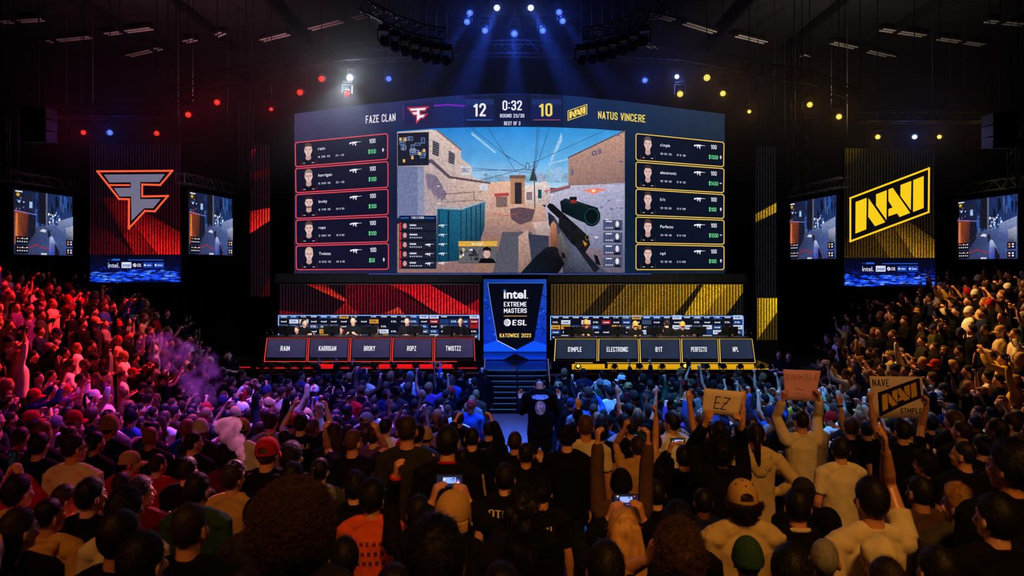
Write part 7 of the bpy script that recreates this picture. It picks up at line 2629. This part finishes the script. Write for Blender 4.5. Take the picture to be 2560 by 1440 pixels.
def arrays(me):
    if me.name in arr_cache:
        return arr_cache[me.name]
    me.calc_loop_triangles()
    v = np.empty(len(me.vertices) * 3, np.float32)
    me.vertices.foreach_get('co', v)
    t = np.empty(len(me.loop_triangles) * 3, np.int32)
    me.loop_triangles.foreach_get('vertices', t)
    c_ = None
    if 'Col' in me.color_attributes:
        c_ = np.empty(len(me.vertices) * 4, np.float32)
        me.color_attributes['Col'].data.foreach_get('color', c_)
        c_ = c_.reshape(-1, 4)[:, :3]
    arr_cache[me.name] = (v.reshape(-1, 3), t.reshape(-1, 3), c_)
    return arr_cache[me.name]


def strip_hidden(v, t, pose):
    """Drops the skin that the garments cover."""
    cz = v[t].mean(axis=1)
    keep = (cz[:, 2] > 1.42) | (np.abs(cz[:, 0]) > .24) | (cz[:, 1] > .17)
    return t[keep]


def crowd_mat():
    m = principled('crowd_cloth_and_skin', None, .75, .25, 0, .10, 14, .1, attr=True)
    nt = m.node_tree
    p = [n for n in nt.nodes if n.type == 'BSDF_PRINCIPLED'][0]
    a = [n for n in nt.nodes if n.type == 'ATTRIBUTE'][0]
    nt.links.new(ramp(nt, a.outputs['Alpha'], 0, 1, 0, .6), p.inputs['Specular IOR Level'])
    nt.links.new(ramp(nt, a.outputs['Alpha'], 0, 1, .95, .42), p.inputs['Roughness'])
    return m


for q in far:
    R_ = Matrix.Rotation(q['rz'], 3, 'Z')
    Rn = np.array(R_, np.float32) * q['s']
    L_ = np.array(q['loc'], np.float32)
    me, HM, hands = body_mesh(q['pose'], q['yaw'], 0, 3)
    parts_ = [(me, TONES[q['skin']], None, True), (top_mesh(q['pose'], q['top'], 3), CLOTH[q['color']], None, False), (trouser_mesh(3), (26, 27, 33), None, False),
              (hair_mesh(q['hair'], 3), HAIRC[q['hc']], HM, False)]
    if q['cap']:
        for k_, m_ in cap_mesh(q['cap']).items():
            if k_ != 'button':
                parts_.append((m_, CLOTH[q['capc']], HM, False))
    for (m_, col_, mt, isb) in parts_:
        v, t, c_ = arrays(m_)
        if isb:
            t = strip_hidden(v, t, q['pose'])
        if mt is not None:
            A_ = np.array(mt, np.float32)
            v = v @ A_[:3, :3].T + A_[:3, 3]
        w = v @ Rn.T + L_
        cc = np.ones((len(w), 4), np.float32)
        cc[:, :3] = np.array(lin(col_), np.float32)
        cc[:, 3] = 1.0 if isb else (.35 if mt is not None else .08)
        if c_ is not None:
            cc[:, :3] *= c_
        acc['v'].append(w)
        acc['f'].append(t + off)
        acc['c'].append(cc)
        off += len(w)
if far:
    vv, ff, cc = np.concatenate(acc['v']), np.concatenate(acc['f']), np.concatenate(acc['c'])
    me = bpy.data.meshes.new('crowd')
    me.vertices.add(len(vv))
    me.vertices.foreach_set('co', vv.ravel())
    me.loops.add(ff.size)
    me.loops.foreach_set('vertex_index', ff.ravel().astype(np.int32))
    me.polygons.add(len(ff))
    me.polygons.foreach_set('loop_start', np.arange(0, ff.size, 3, dtype=np.int32))
    me.polygons.foreach_set('use_smooth', np.ones(len(ff), bool))
    me.update(calc_edges=True)
    at_ = me.color_attributes.new('Col', 'FLOAT_COLOR', 'POINT')
    at_.data.foreach_set('color', cc.ravel())
    me.validate()
    cr = link('crowd', me, crowd_mat())
    tag(cr, 'packed mass of standing spectators on the side stands and near the stage', 'crowd', kind='stuff')
print('people', len(PEOPLE), 'near', len(near), 'far', len(far), 'crowd verts', off)

# ------------------------------------------------------------------ haze and smoke
def smoke(name, label, c_, blobs, density, col_, scale, thr):
    """A lumpy cloud: density noise inside a domain fused from ellipsoids (centre, radii)."""
    m, nt, out = new_mat(name + '_volume')
    pv = nt.nodes.new('ShaderNodeVolumePrincipled')
    pv.inputs['Color'].default_value = (*lin(col_), 1)
    pv.inputs['Anisotropy'].default_value = .1
    n = noise_node(nt, scale, 5)
    n.inputs['Distortion'].default_value = .5
    a = ramp(nt, n.outputs['Fac'], thr, thr + .22, 0, density)
    nt.links.new(a, pv.inputs['Density'])
    nt.links.new(pv.outputs[0], out.inputs['Volume'])
    mb = MB()
    for (q, r_) in blobs:
        mb.ell(q, r_)
    me = voxel(mb, min(min(r_) for q, r_ in blobs) * .25, 2, name)
    o = link(name, me, m)
    me.materials.clear()
    me.materials.append(m)
    o.location = c_
    return tag(o, label, 'smoke', kind='stuff')
smoke('smoke_plume', 'small pale pink puff of smoke rising from the crowd left of the red cap', at(585, 1090, 5.9),
      [((-.07, 0, .08), (.10, .09, .08)), ((-.02, 0, .09), (.09, .09, .08)), ((-.05, 0, .01), (.085, .08, .08)), ((.0, 0, -.06), (.06, .06, .07)), ((.05, 0, -.12), (.04, .04, .06)), ((.035, 0, -.03), (.06, .06, .06)), ((.075, 0, -.17), (.025, .025, .05))], 24, (240, 215, 226), 11, .36)
smoke('smoke_cloud', 'thin violet smoke drifting up beside the red lit stand', at(500, 950, 13.0),
      [((.1, 0, -.45), (.22, .3, .40)), ((.0, 0, .0), (.42, .4, .38)), ((-.3, 0, .38), (.48, .4, .36)), ((-.75, 0, .65), (.45, .4, .30)), ((.12, 0, .25), (.30, .3, .40))], 1.25, (225, 205, 230), 3.0, .49)
# theatre haze in the lamp rig above the stage
m, nt, out = new_mat('haze_volume')
vs_ = nt.nodes.new('ShaderNodeVolumeScatter')
vs_.inputs['Color'].default_value = (1, 1, 1, 1)
vs_.inputs['Density'].default_value = .018
vs_.inputs['Anisotropy'].default_value = .45
tc = nt.nodes.new('ShaderNodeTexCoord')
sx = nt.nodes.new('ShaderNodeSeparateXYZ')
nt.links.new(tc.outputs['Object'], sx.inputs[0])
nt.links.new(ramp(nt, sx.outputs[2], 6.4, 10.5, .0, .017), vs_.inputs['Density'])
nt.links.new(vs_.outputs[0], out.inputs['Volume'])
hz = MB().box((0, 21.6, 10.0), (30, 3.2, 9.6)).build('haze', m)
tag(hz, 'thin theatre haze in front of the rig that shows the light beams', 'haze', kind='stuff')
